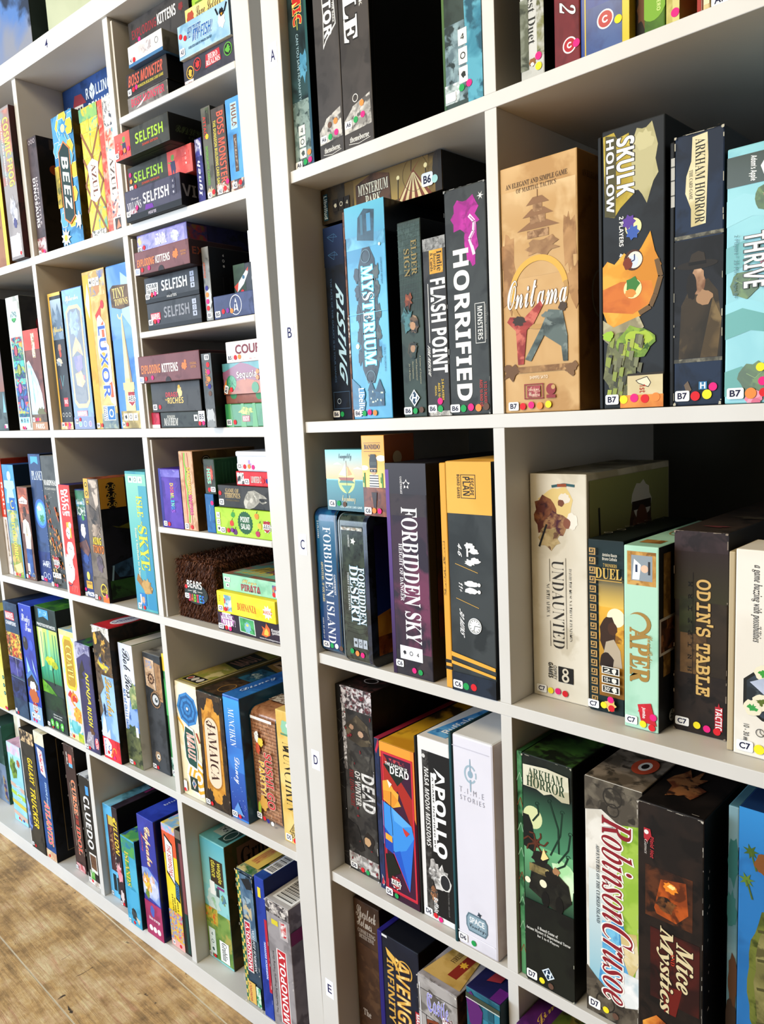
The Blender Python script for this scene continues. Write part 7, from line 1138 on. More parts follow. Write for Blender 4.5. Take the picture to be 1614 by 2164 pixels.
B('greenyel', 'green and yellow box slipping behind the divider', ('3a8a4c', '4a9a5c', '2c743e', 20), '1c4a2a', 'c8a83a'); q('F', 0, .86, 1, 1, 'ecc83a'); p('F', [(0, .8), (.3, .7), (.2, .6), (.5, .5), (0, .5)], '5ab86a'); blob('F', .3, .4, .5, .6, 'c84a7a', 3, .2); q('F', 0, 0, 1, .16, '2a6a5a', 'c8dcd0', '1c5a4a', 50); sticker(.6, .9, .9, 1.1, 'D4', 90)

GROUP = 'games in the bay with the forest box'
B('yellow3', 'pale yellow box with dark round icons, at the left photo edge', ('d8cf62', 'e2da78', 'ccc252', 14), ('7a6f34', '8a7f40', '685e28', 20), ('b8ae50',))
for v in (.34, .26, .18): e('F', .93, v, .55, '2a4a44'); e('F', .93, v, .3, '7ab0a0')
q('F', .7, .55, .9, .62, 'b83a2a'); dots((7.9, .8, 'r'), (8.6, .7, 'p'))
B('champ', 'dark blue box with comic panels and a red name block at the top', ('28405a', '304a66', '203450', 16), ('0e1016',), ('1c2c44', '24385a', '14203a', 16))
q('F', .02, .53, .98, .74, 'b83a2c', 'd8b84a', '2a3a2a', 100); q('F', .05, .52, .3, .72, '2f4a2c', 'a8402a', 'e0c46a', 120); q('F', .02, .36, .98, .52, '2c2c6a', '4a4a94', '1c1c4a', 30); q('F', .02, .16, .98, .34, '1e2850', '2f3c74', '161c3c', 30); ln('F', [(.02, .525), (.98, .52)], 'c8ccd8', .1); ln('F', [(.5, .53), (.52, .36)], 'c8ccd8', .1); ln('F', [(.02, .35), (.98, .34)], '8a94b8', .08); q('F', .12, .85, .74, .92, 'c0262f'); t('F', 'MARVEL', .14, .857, .72, .913, 'f6f0f0'); t('F', 'CHAMPIONS', .1, .805, .82, .838, 'eceef4'); blob('F', .12, .045, .5, .5, 'e8ecf4', 3, .3); dots((1.9, .8, 'r'))
B('sheepy', 'royal blue box with a balloon and a white-bearded sleeper', ('1f3fae', '2848be', '18339a', 14), ('070a14',), ('1f3fb4', '2a50c8', '1a36a0', 12), m=GLOSS)
t('F', 'Sheepy', .18, .83, .82, .92, 'eef0f8', 0, 'script', off=.006); t('F', 'Time', .4, .78, .86, .845, 'eef0f8', 0, 'script', off=.006); star('F', .34, .95, .4, 'eef0f8', 5, .45); e('F', .26, .67, 1.3, '1c2230', 1.7); e('F', .22, .7, .4, '5a6474', .6); e('F', .72, .67, 1.0, '3458cc', 1.3); p('F', [(.2, .56), (.34, .5), (.5, .42), (.2, .38)], '8fc4e8'); p('F', [(.66, .56), (.8, .48), (.9, .4), (.7, .48)], 'a8c8ec'); p('F', [(.05, .4), (.5, .46), (.95, .36), (.9, .32), (.1, .34)], '3f7ac0'); p('F', [(.1, .36), (.5, .42), (.9, .34), (.9, .3), (.1, .3)], '16181e'); blob('F', .5, .31, 1.6, 1.5, 'e4e0dc', 3, .15); blob('F', .5, .235, 2.2, 1.8, 'b85a2a', 4, .15); q('F', 0, 0, 1, .16, '7aa8dc', '8ab4e4', '6a9ad0', 14); aeg(.52, .135, 2.6); icons('F', .18, .045, .85, .085, 3, False); dots((2.0, .8, 'r'), (3.2, .7, 'p'))
B('photo', 'black-framed box with a lone yellow-green tree in a glowing forest', ('22332f', '2a3c37', '1a2926', 16), ('0c1210',), ('3a7a24', '1c4a2a', '5a9a2a', 20))
gr('F', .03, .55, .97, .83, '3fae8a', 'c8dc6a'); gr('F', .03, .4, .97, .55, '2a7a4a', '3fae8a'); p('F', [(.1, .83), (.3, .83), (.24, .52), (.08, .5)], 'e2ec9a'); p('F', [(.5, .83), (.6, .83), (.56, .5), (.46, .5)], '8ad0a0')
for a in (.2, .74, .86, .36): q('F', a, .42, a + .03, .8, '2a8a70')
p('F', [(.03, .4), (.4, .36), (.7, .3), (.97, .28), (.97, .2), (.3, .22), (.03, .3)], '4c8a1c', '6aac2a', '2f6414', 30); q('F', .03, .16, .97, .3, '14281a', '1c3a20', '0e1c12', 16); ln('F', [(.62, .38), (.6, .5), (.62, .54)], '1c2a14', .32); blob('F', .56, .575, 2.3, 1.1, 'd0d02c', 4, .2, c2='b0bc24', c3='e4dc4a', ns=60); blob('F', .72, .55, 1.6, .8, 'a8b428', 5, .2); ln('F', [(.61, .5), (.72, .55)], '1c2a14', .12); t('F', 'PHOTOSYNTHESIS', .08, .845, .94, .87, 'ecf0ec'); p('F', [(.2, .985), (.66, .985), (.66, .91), (.43, .93), (.2, .91)], '4a98d0'); q('F', .27, .94, .6, .97, '9ac8e8', '4a98d0', '4a98d0', 160); t('F', 'Hjalmar Hach', .4, .125, .8, .14, 'd8dcd8', 0, 'bold'); t('F', 'Lorenzo Silva', .4, .105, .78, .12, 'd8dcd8', 0, 'bold')
for i in range(3): blob('F', .3 + i * .23, .055, .8, 1.0, '5ac04a', i, .15); t('F', str(2 + i), .27 + i * .23, .045, .33 + i * .23, .068, 'f0f4ec')
q('R', .25, .88, .5, .98, '2a7ab8'); sticker(1.3, 1.0, 1.2, 1.0, 'D3'); dot(3.3, .6, 'r', .3)
B('coatl', 'golden-framed pastel box with an orange feathered serpent, beside the divider', ('e8d28a', 'f0dc9a', 'dcc274', 14), '8a7434', ('e0c860', '7ab8e0', 'e8d888', 16))
q('F', .06, .05, .96, .95, 'a8d4d8', 'e8c4d8', 'd0e0a8', 26); p('F', [(.2, .5), (.3, .47), (.75, .47), (.85, .52), (.85, .9), (.72, .95), (.32, .95), (.2, .9)], 'e8c83a'); p('F', [(.28, .52), (.36, .5), (.7, .5), (.77, .54), (.77, .88), (.68, .92), (.36, .92), (.28, .88)], 'b89028'); t('F', 'COATL', .36, .55, .7, .87, 'f4e070', -90, 'serif', ol='6a4a10', ow=.02); blob('F', .5, .4, 1.6, 1.3, 'c83a2c', 4, .4); ring('F', .6, .38, 1.6, .5, 'e8922c', 16, 0, 270); blob('F', .7, .25, 2.2, 1.8, 'e8a83a', 5, .3, c2='d8702a', c3='f0cc5a', ns=60); q('F', .1, .06, .9, .18, '4aa8b0', '7ac8cc', 'e0e8d0', 30); q('F', .6, 0, 1, .08, 'c8c83a', '8ab83a', 'e0d85a', 50); sticker(.85, .8, 1.1, 1.0, 'D3'); dot(2.2, .75, 'r')

GROUP = 'games in the bay with the open-sided monster box'
B('buns', 'red box with white block lettering and cartoon white bun characters', ('d2342c', 'dc4038', 'c42a24', 16), ('4a3a34', '5a4a42', '3a2c28', 30), ('2a2a6a',))
t('F', 'NICE', .5, .72, .82, .96, 'f6f2ee', -90); t('F', 'BUNS', .2, .72, .5, .95, 'f6f2ee', -90); p('F', [(.4, .66), (.8, .67), (.78, .52), (.4, .54)], 'e8b03a'); blob('F', .5, .565, .9, 1.3, 'f4f0ec', 2, .1); blob('F', .72, .64, .6, .6, 'f4f0ec', 7, .15); blob('F', .56, .41, 1.5, 1.9, 'f4f0ec', 3, .1); blob('F', .34, .24, 1.7, 3.3, 'f4f0ec', 4, .12); p('F', [(0, .34), (.2, .3), (.5, .2), (.4, .1), (0, .12)], 'f4f0ec'); ring('F', .2, .12, 1.1, .14, '2a2a5a', 16, 180, 330)
for a, b in ((.5, .43), (.6, .42), (.34, .27), (.46, .25), (.44, .57), (.54, .56)): e('F', a, b, .14, '1a1a1a')
for i in range(8): ln('F', [(.36 + i * .07, .09), (.36 + i * .07, .03 + .02 * (i % 3))], 'e89a94', .06)
for i in range(9): ln('R', [(0, .05 + i * .11), (1, .05 + i * .11)], '2a201c', .08)
B('kodama', 'blue-green box with a small white spirit and orange badge, between red and monster boxes', ('1e2c5c', '2a3c74', '16224a', 20), '10182c', ('1c3a7a',)); q('F', .05, .82, .95, .99, '2a5a3a', '3a7a5a', '5a90b0', 40); t('F', 'Kodama 3D', .12, .86, .92, .92, 'e8eef0', 0, 'script'); q('F', .1, .76, .9, .84, '2c5a44', 'c8d4cc', '2c5a44', 160); blob('F', .5, .62, .95, 1.5, 'e8e8dc', 3, .12); e('F', .5, .66, .12, '222'); e('F', .66, .66, .12, '222'); blob('F', .62, .74, .5, .6, '4aa04a', 4, .2); p('F', [(0, .5), (.7, .54), (1, .44), (.7, .38), (0, .46)], '5a3a3a', '7a5048', '40282a', 40); blob('F', .5, .36, 1.2, 1.0, '2a4a94', 5, .3); e('F', .55, .2, .6, 'e8d060', .9); q('F', .3, .08, .86, .15, 'e0a83a'); t('F', 'Indie', .36, .118, .8, .145, '3a2a10', 0, 'serif'); q('F', .3, .01, .95, .05, 'e8ecf0', '3a4a7a', 'e8ecf0', 200); sticker(.8, .5, .9, .8, 'C4'); dot(.7, 1.5, 'p')
B('tokyo', 'grey city-beast box with orange title, its dark picture side showing a green monster', ('6a5f54', '7a6e62', '584e44', 18), ('141418', '1e1e26', '0c0c10', 14), ('a8542a', '7a3a1c', '3a1c10', 30))
q('F', 0, .84, .3, 1, 'e0a83a'); 
for v in (.95, .88, .81): e('F', .16, v, .62, '1c1a16'); ring('F', .16, v, .62, .1, 'e8b83a', 16); e('F', .16, v, .3, 'e8b83a')
p('F', [(.35, .99), (.95, .99), (.9, .8), (.7, .75), (.6, .85)], 'a89888', 'c4b4a4', '7a6c60', 40); p('F', [(.2, .8), (.7, .74), (.9, .78), (.9, .62), (.5, .6), (.2, .7)], '4a4038', '6a5c50', '2c2620', 40); blob('F', .56, .58, 1.6, 1.5, '8a7868', 3, .25, c2='b09c88', c3='5a4c40', ns=50); t('F', 'KING', .3, .47, .84, .53, 'f0d02c', 0, 'bold', ol='3a1408', ow=.02, it=.05); t('F', 'TOKYO', .24, .4, .96, .465, 'e8802c', 0, 'bold', ol='3a1408', ow=.02, it=.05); blob('F', .6, .32, 1.3, 1.7, '4a4248', 5, .25, c2='6a5a6a', c3='302a30', ns=50); q('F', 0, 0, 1, .2, '5a5044', '74685a', '44392e', 24); e('F', .7, .1, 1.25, 'e8c83a', 1.4); e('F', .7, .1, 1.0, '3a2410', 1.15); t('F', 'iello', .52, .08, .9, .12, 'f0d83a', 0, 'script'); q('F', .6, 0, 1, .05, 'e8702a'); blob('F', .85, .055, .4, .5, 'e84a7a', 3, .2)
q('R', .0, .76, .22, 1, 'c8902a')
for v in (.93, .86, .79): e('R', .1, v, 1.1, '1c1408', .9); t('R', '2-6', .06, v - .02, .14, v + .02, 'c8a040')
blob('R', .44, .8, 3.6, 3.0, '6a6a1c', 3, .12, c2='7a7a28', c3='545414', ns=40); blob('R', .5, .66, 3.0, 3.0, '8a7a1c', 4, .15); p('R', [(.08, .62), (.3, .56), (.36, .66), (.12, .6)], '5a5a18'); q('R', .36, .76, .6, .79, '2a1c0c'); e('R', .36, .85, .5, '2c2c0c'); e('R', .52, .85, .5, '2c2c0c'); blob('R', .5, .5, 1.4, 2.0, 'a8902a', 5, .2); p('R', [(.04, .3), (.3, .36), (.6, .3), (.9, .38), (.95, .2), (.5, .16), (.1, .2)], '26405a', '34587a', '182a3c', 30); q('R', .02, .03, .98, .18, '1c3a1c', '2a5424', '102410', 20); ln('R', [(.06, .3), (.04, .18)], '8ab0c8', .4); sticker(.9, .9, 1.0, .95, 'C4'); dot(2.1, .75, 'r')
B('skye', 'pale blue-green box with yellow Celtic-style lettering, beside the divider', ('4aa0a8', '62b4b4', '3a8ca0', 12), ('123a4c',), ('3a7a88',))
gr('F', .02, .02, .98, .5, '3a90b8', '5ab0b0'); gr('F', .02, .5, .98, .98, '5ab0b0', '8ac8b4'); gr('F', .6, .02, .98, .9, '2f88b4', '4a9eb0'); icons('F', .16, .92, .86, .965, 3, False, 'dcf0e4', '2a6a5a'); t('F', 'ISLE', .46, .68, .74, .83, 'd8d83a', -90, 'serif'); t('F', 'of', .56, .6, .7, .65, 'd8d83a', -90, 'script'); t('F', 'SKYE', .42, .3, .84, .62, 'd8d83a', -90, 'serif', ol='4a7a2a', ow=.008); t('F', 'from Chieftain to King', .24, .24, .36, .6, 'e8dcb8', -90, 'serif'); p('F', [(.12, .22), (.5, .14), (.62, .17), (.2, .27)], '9a7038'); blob('F', .6, .18, 1.6, 1.5, 'c09a5a', 4, .2, c2='8a6a3a', c3='d8b878', ns=60); q('F', .2, .04, .5, .13, '2a7ac0'); blob('F', .36, .08, .5, .7, 'd8a888', 3, .25); q('F', .22, .05, .28, .12, 'e8ecf0'); sticker(1.2, .9, 1.1, 1.2, 'C4'); dot(2.7, .7, 'r')

GROUP = 'games in the bay with the butterfly box'
B('rails', 'red box over white, lettered in white, at the left photo edge', ('e8e0d8', 'f0e8e2', 'd8d0c8', 16), '8a2a1c', ('8a3018', '7a2814', '9a3c20', 10)); q('F', 0, .5, 1, 1, 'd8402a', 'e04c34', 'c83420', 16); t('F', 'RAILS', .5, .52, .86, .8, 'f6efe8', -90, 'bold'); q('F', .5, .16, .8, .48, 'b09a84', '8a7460', 'c8b8a4', 50); q('F', .7, .06, .96, .12, 'd0d8d0', '5a7a5a', 'e8ece8', 160); sticker(4.6, .8, 1.2, 1.0, 'C3'); dot(5.75, .8, 'r')
B('carc', 'light blue box with a pale meeple-shaped figure and gold lettering over fields', ('4a94d0', '5aa4dc', '3c84c0', 12), ('0e2440',), ('1a4a8a', '123a70', '2a5a9a', 10))
blob('F', .55, .9, 1.0, 1.2, 'b8d8f0', 3, .06); p('F', [(.1, .86), (.9, .86), (.96, .8), (.76, .78), (.92, .66), (.14, .66), (.26, .78), (.06, .8)], 'a8d0ec'); q('F', .36, .6, .86, .71, '1a5aa8'); ring('F', .6, .65, 1.0, .26, 'e8d04a', 14, 60, 320); q('F', .06, .3, .94, .6, '8aa4a0', '6a8a5a', 'c8b888', 40); q('F', .06, .0, .94, .3, 'a08a3c', '7a9a3a', 'c8a85a', 36); t('F', 'Carcassonne', .34, .16, .78, .58, 'ecdc3c', -90, 'serif', ol='1a2a5a', ow=.012); p('F', [(.2, .1), (.8, .14), (.9, .06), (.4, .02)], 'd8c08a'); S('C3', 'rop', x=.8, z=.7, w=1.0)
B('white3', 'box with a faceless figure in a white shirt against red bricks', ('6a4438', '7a5244', '5a382e', 30), '141210', '8a7a6a'); q('F', .05, .72, .95, .99, 'b05a3c', '8a4028', 'c06a4a', 40)
for v in (.77, .82, .87, .92): ln('F', [(.05, v), (.95, v)], '5a2a1c', .06)
p('F', [(.1, .86), (.5, .9), (.9, .86), (.86, .82), (.14, .82)], 'ece4dc'); q('F', .16, .835, .84, .86, '5a3a3a', 'ece4dc', 'ece4dc', 200); blob('F', .56, .74, .75, 1.2, '3a241a', 3, .15); p('F', [(.2, .5), (.3, .64), (.56, .66), (.84, .62), (.94, .5), (.84, .42), (.8, .34), (.36, .34), (.34, .5)], 'e4ded0', 'f0eae0', 'cfc8b8', 20); blob('F', .22, .68, .5, 1.3, 'c87a5a', 5, .25); ln('F', [(.5, .62), (.56, .5), (.64, .62)], '3a2a20', .08); e('F', .56, .49, .22, 'c8a04a'); q('F', .32, .04, .84, .34, '2a4a8a', '345a9c', '223e78', 30); q('F', .3, .06, .5, .18, 'd8dce4'); ring('F', .34, .06, .8, .3, '2a2a2a', 14); ring('F', .78, .05, .8, .3, '8a8a84', 14); sticker(.7, .8, .9, .9, 'C3'); dot(1.7, .8, 'r')
B('planet', 'midnight blue box with a glowing earth globe', ('27406c', '2f4a7a', '1f355c', 14), '0c1424', ('1c3058',)); p('F', [(.2, .98), (.8, .98), (.8, .92), (.5, .94), (.2, .92)], '4aa0d8'); t('F', 'PLANET', .18, .8, 1.1, .87, 'e4ecf4', 0, 'serif', off=-.01); e('F', .6, .54, 2.9, '3a6ac0', 3.4); e('F', .62, .54, 2.3, '4a98d8', 2.8); e('F', .6, .55, 1.8, '8ac4e8', 2.2); blob('F', .66, .5, 1.0, 1.0, '3f8a5a', 3, .4); blob('F', .5, .58, .8, .6, 'd8e8ec', 4, .4); q('F', 0, 0, 1, .24, '1a2c6a', '22377a', '142458', 14); q('F', .3, .12, .9, .17, 'd8dce8', '1a2c6a', '1a2c6a', 200); ring('F', .4, .055, .7, .12, 'e8ecf4', 14); ring('F', .72, .05, .7, .12, 'e8ecf4', 14); sticker(.8, .8, 1.1, .9, 'C3'); dots((2.0, .6, 'p'), (2.8, .5, 'r'))
B('mariposa', 'charcoal box covered with orange monarch butterflies', ('3f4240', '484b49', '353836', 16), '161716', '8a8c8a'); t('F', 'MARIPOSAS', .1, .78, 1.0, .82, 'ecebe4', 0, 'serif'); t('F', 'BY ELIZABETH HARGRAVE', .14, .745, .9, .762, 'b8b8b0')
R = random.Random(13)
for i in range(34): a, b, s = R.uniform(.1, .96), R.uniform(.06, .68), R.uniform(.4, 1.0); p('F', [(a, b), (a - .12 * s, b + .045 * s), (a - .02, b + .06 * s), (a + .01, b + .02)], ('d86a2a', 'e8923a', 'c8501c', 'e8b85a')[i % 4]); p('F', [(a, b), (a + .12 * s, b - .01), (a + .1 * s, b - .05 * s), (a + .01, b - .02)], ('b84a1c', 'e08a34', '1c1a18')[i % 3]); ln('F', [(a - .1 * s, b + .04 * s), (a + .1 * s, b - .03 * s)], '1a1612', .07)
for i in range(40): e('F', R.uniform(.06, .96), R.uniform(.04, .74), .07, 'e8e4d8', n=6)
aeg(.55, .2, 2.6); icons('F', .2, .08, .8, .12, 3, False); sticker(.8, .75, 1.0, .95, 'C3'); dots((2.0, .7, 'r'), (2.9, .65, 'p'))

GROUP = 'games in the bay with the obelisk box'
B('spl', 'dark mountain-scene box in a yellow frame, first in the bay with the obelisk', ('2a2c30', '36383c', '1f2124', 18), '16181c', ('e0a83a',)); q('F', 0, 0, 1, 1, 'e6b24a', 'eaba58', 'dca63e', 12); q('F', .12, .03, 1, .975, '24282e', '2e3238', '1a1d22', 16); gr('F', .14, .72, 1, .95, '4a5a6a', 'a8bccc'); p('F', [(.14, .74), (.3, .9), (.5, .84), (.7, .92), (1, .78), (1, .66), (.14, .66)], '5a7086', '48596a', '7a90a4', 40); t('F', 'Splendor', .2, .7, .95, .755, 'e8c85a', 0, 'script', off=.008); blob('F', .55, .6, .7, .8, 'a87a5a', 3, .2); blob('F', .56, .56, .4, .9, 'c8442c', 4, .2); blob('F', .4, .5, 1.3, .8, 'c8b8a0', 5, .3, c2='8a98a4', c3='e0d4c0', ns=60); ln('F', [(.4, .4), (.5, .32), (.66, .4)], '7ab0b8', .12); ln('F', [(.3, .38), (.36, .3)], 'a83a2a', .16); q('F', .46, .17, .8, .235, 'c8303c'); t('F', 'SPACE', .5, .19, .77, .22, 'f2eaea')
for i in range(3): ring('F', .3 + i * .26, .11, .45, .1, 'd8d8d4', 14)
q('F', 0, 0, 1, .055, 'e8c890', 'd84a6a', 'f0e0b8', 70); sticker(1.0, 1.0, 1.1, .95, 'B4'); dots((2.1, 1.1, 'r'), (2.9, 1.0, 'o'), (3.7, 1.0, 'p'))
B('splmarv', 'blue box with a gold-framed dark panel holding violet and gold shapes', ('2a5a9a', '3470b0', '1f4884', 20), ('122440',), ('2a7a9a',), m=GLOSS); q('F', .02, .8, .98, .99, '2a7a9c', '3a92b0', '1f6486', 20); t('F', 'Splendor', .16, .9, .8, .95, 'e0c05a', 0, 'script', off=.008); p('F', [(.12, .84), (.3, .88), (.74, .88), (.9, .84), (.9, .2), (.74, .155), (.28, .155), (.12, .2)], 'd8a838'); p('F', [(.19, .83), (.33, .855), (.7, .855), (.83, .83), (.83, .215), (.7, .185), (.32, .185), (.19, .215)], '2a2c38', '3a3e50', '1c1e28', 20); blob('F', .5, .75, 1.9, 2.6, '5a74b0', 3, .25, c2='7a94cc', c3='3a4c84', ns=50); p('F', [(.3, .58), (.5, .66), (.7, .6), (.78, .52), (.5, .56), (.24, .52)], 'c89a34', 'e0bc5a', '9a7020', 50); p('F', [(.3, .52), (.72, .53), (.7, .44), (.5, .4), (.34, .44)], '5a3aa0', '6a4ab4', '44288a', 30); p('F', [(.3, .4), (.6, .42), (.76, .34), (.6, .3), (.34, .32)], 'c8983a', 'e4c46a', '94681c', 50); e('F', .72, .37, .3, 'd8382c', .5); q('F', .26, .2, .78, .3, '3a3430', '4a443e', '282420', 20); q('F', .2, .095, .7, .135, 'b8263a'); t('F', 'MARVEL', .22, .1, .68, .13, 'f4f0f0'); q('F', 0, 0, 1, .09, '1a2a6a', '243a80', '122058', 14)
for i, c in enumerate(('3a9a5a', '2a4a9a', '7a3a9a')): e('F', .3 + i * .25, .04, .6, c); ring('F', .3 + i * .25, .04, .6, .08, 'e0e4f0', 14)
sticker(1.2, 1.6, 1.1, .9, 'B4'); dot(2.5, 2.0, 'r')
B('luxor', 'sandy yellow box with large blue and white lettering down an arched plaque', ('cdb069', 'd8be7c', 'bca058', 18), '3a2c1c', ('c8a858',)); q('F', .02, .02, .3, .98, 'e0a42c', 'e8b03c', 'd49824', 16); q('F', .3, .84, .98, .99, 'b89a5a', '5a7ab8', 'd8c48a', 40); q('F', .3, .0, 1, .1, '7a8a8a', '5a7080', '98a494', 40); p('F', [(.46, .9), (.6, .84), (.72, .86), (.76, .92), (.6, .95)], 'b8845a'); p('F', [(.06, .8), (.2, .93), (.26, .84), (.2, .7)], 'e8d4c4'); p('F', [(.44, .72), (.72, .78), (.66, .68), (.5, .66)], 'c83a30'); e('F', .78, .78, .6, 'c8343c', .8); p('F', [(.5, .7), (.62, .72), (.84, .66), (.84, .54), (.92, .52), (.92, .3), (1, .26), (.98, .14), (.78, .17), (.56, .3), (.42, .5)], 'e8dcd8'); p('F', [(.66, .66), (.76, .68), (.78, .54), (.66, .56)], 'd8603a'); p('F', [(.72, .28), (.9, .3), (.92, .2), (.8, .2)], 'd8603a'); e('F', .64, .42, 1.4, 'e8a83a', 2.0); t('F', 'LUXOR', .5, .2, .82, .65, '3a60b8', -90, 'bold', ol='f4efe8', ow=.03); q('F', .4, .055, .92, .15, 'e8ecf0'); q('F', .58, .06, .9, .145, '2a70b8'); ring('F', .74, .1, .8, .28, 'f0f4f8', 18); t('F', 'QUEEN', .48, .06, .55, .145, '2a3a6a', -90); t('F', 'GAMES', .41, .06, .47, .145, '2a3a6a', -90); icons('F', .3, .9, .78, .95, 3, False); sticker(.95, .75, 1.2, .95, 'B4'); dot(2.3, .75, 'r')
B('tiny', 'sky blue box with a tall cream obelisk under a crescent moon', ('4a84cc', '5a94d8', '3c74bc', 10), '2a4a7a', ('8ab0e0',)); q('F', .0, .55, 1, .99, '4a80d0', '7aa8e4', '3c70c0', 8); p('F', [(.55, .7), (.62, .95), (.95, .9), (.95, .6)], 'a8c8ec', '5a94d8', '8ab4e4', 14); p('F', [(.1, .86), (.24, .88), (.9, .87), (.94, .74), (.5, .73), (.12, .75)], '5a4632', '6a5440', '463624', 30); t('F', 'TINY', .2, .8, .74, .86, 'e4c878', 0, 'serif'); t('F', 'TOWNS', .26, .755, .84, .795, 'e4c878', 0, 'serif'); ring('F', .44, .7, .85, .3, 'ecdf9a', 18, 170, 370); p('F', [(.4, .28), (.62, .28), (.53, .68), (.48, .68)], 'e4d89a', 'ece2ac', 'd8ca88', 14); p('F', [(.62, .28), (.72, .28), (.53, .68)], 'a08a6a'); q('F', .3, .24, .78, .285, 'dccc90'); q('F', .34, .1, .76, .24, 'd4c488', 'e0d29c', 'c4b478', 24); q('F', .1, 0, .98, .11, 'b8a468', '8a7a48', 'd0bc80', 30); aeg(.62, .185, 2.6); icons('F', .2, .05, .85, .095, 3, False); sticker(1.3, .8, 1.1, .9, 'B4'); dot(2.5, .8, 'r')

GROUP = 'games in the bay with the red waterfall box'
B('dark3', 'dark box with faint leaf shapes, at the left photo edge', ('2a3a3a', '34484a', '1c2a2a', 14), ('0a0c0c',), ('14100c',)); gr('F', 0, .3, 1, .8, '8a5a4a', '5a6a7a'); q('F', 0, 0, 1, .3, '3a4848', '4a5858', '2c3838', 20); p('F', [(.8, .14), (.9, .3), (.96, .14)], '7ab0c8'); q('F', .8, .02, .96, .05, 'e8ecec'); dots((7.6, .9, 'p'))
B('gizmos', 'grey-framed box with a rainbow of jewel beetles and a green emblem', ('b8bcb4', 'c8ccc4', 'a4a8a0', 16), ('1a1a16', '2a2a24', '101010', 20), ('8a9088',)); q('F', .14, .72, .86, .96, 'eceef0'); star('F', .5, .85, 1.35, '1e7a3a', 10, .85); star('F', .5, .85, 1.0, '3aa04c', 10, .85); q('F', .26, .84, .76, .89, 'c8d8d8', '5a7a7a', 'e8ecec', 130)
cs = ('d84a2a', 'c8a02c', '2a6a8a', '1c3a6a', '3ab0a8', 'a8c84a', '2a8a5a', '5ac8a8', '1a4a7a', '2a2a6a', '6a2a8a', '3a4aa8', '1c6ab0', '14346a')
for i, c in enumerate(cs): v = .7 - i * .044; q('F', .12, v - .044, .9, v, c, cs[(i + 3) % 14], cs[(i + 7) % 14], 90)
for a, b, c in ((.4, .6, 'a82a4a'), (.5, .46, '8a9a2a'), (.42, .32, 'a83a9a'), (.46, .2, '3a7ab0')): e('F', a, b, .95, '1c1a2a', 1.3); e('F', a, b, .75, c, 1.1); ln('F', [(a, b - .04), (a, b + .04)], 'f0d8c8', .06)
q('F', .12, .02, .9, .1, 'dce8ec'); icons('F', .18, .055, .84, .095, 3, False, '7ab0c0'); dots((2.2, .6, 'r'), (3.1, .55, 'p')); e('R', .2, .8, 1.6, '6a1c24'); q('R', .3, .3, .9, .7, '3a1a3a', '5a2a4a', '1c101c', 40)
B('parks', 'red cliff box with a blue-white waterfall and a tan name band', ('6a3a30', '7c483c', '582e26', 20), '1c100c', ('b8402c',)); q('F', 0, .8, 1, 1, 'c04030', 'cc5040', 'b03426', 20); q('F', .5, .72, .7, .96, 'e8dcc0', '8a6a4a', 'e8dcc0', 130); p('F', [(.04, .16), (.04, .68), (.2, .7), (.4, .62), (.66, .5), (.84, .36), (.9, .22), (.6, .16)], 'a8cdf0', 'c8e0f8', '88b4e4', 24); p('F', [(.1, .2), (.12, .62), (.24, .62), (.3, .2)], 'e0eefc'); p('F', [(.4, .2), (.36, .5), (.5, .46), (.56, .2)], 'd4e6fa'); blob('F', .7, .17, 1.6, 1.2, '6a6a44', 4, .25); q('F', 0, 0, 1, .08, 'b0805c'); t('F', 'PARKS', .22, .015, .78, .065, 'f0e6da'); q('F', 0, .08, 1, .16, '5a4a38', '6a5844', '463828', 30); sticker(.9, 2.3, 1.1, .95, 'B3'); dots((2.0, 2.3, 'r'), (2.9, 2.35, 'p'), (3.8, 2.3, 'o'))

GROUP = 'games in the bay with the bee and tile boxes'
B('dinos', 'black-brown box with white lettering and a fiery meteor on its broad side', ('4a4044', '564a4e', '3e363a', 20), ('120e0d', '1c1512', '0a0808', 20), '2a2426'); t('F', 'HAPPY LITTLE', .56, .26, .74, .66, 'd8ccd0', -90, 'sans'); t('F', 'DINOSAURS', .22, .24, .5, .66, 'f0ecee', -90, 'bold')
for i in range(3): ring('F', .25 + i * .25, .96, .42, .1, 'c8bcc0', 12)
q('F', .05, .0, .95, .15, 'c8b8b8', '8a4a4a', 'ece4e4', 90); q('R', .12, .9, .6, .985, '3a302c'); t('R', 'UNSTABLE', .16, .94, .56, .97, 'b8aca4', 0); t('R', 'GAMES', .2, .91, .5, .935, 'b8aca4', 0); p('R', [(.1, .72), (.5, .92), (.36, .76)], 'a85a1c'); e('R', .16, .73, 1.3, '8a3a14', 1.0); blob('R', .4, .45, 2.5, 1.4, '2c1612', 4, .3); t('R', 'HAPPY LITTLE', .3, .2, 1.5, .27, 'd8d4cc'); t('R', 'DINOSAURS', .3, .1, 1.6, .185, 'e8e4dc'); sticker(.8, .65, .9, .9, 'A4'); dots((2.0, .9, 'r'), (2.8, .7, 'p'))
def hexes(c, c2, n=16, seed=1):
    R = random.Random(seed)
    for i in range(n): a, b = R.uniform(.05, .95), R.uniform(.04, .97); e('F', a, b, 1.6, R.choice((c, c2, c)), n=6); ring('F', a, b, 1.6, .09, 'e8e4d0', 6)
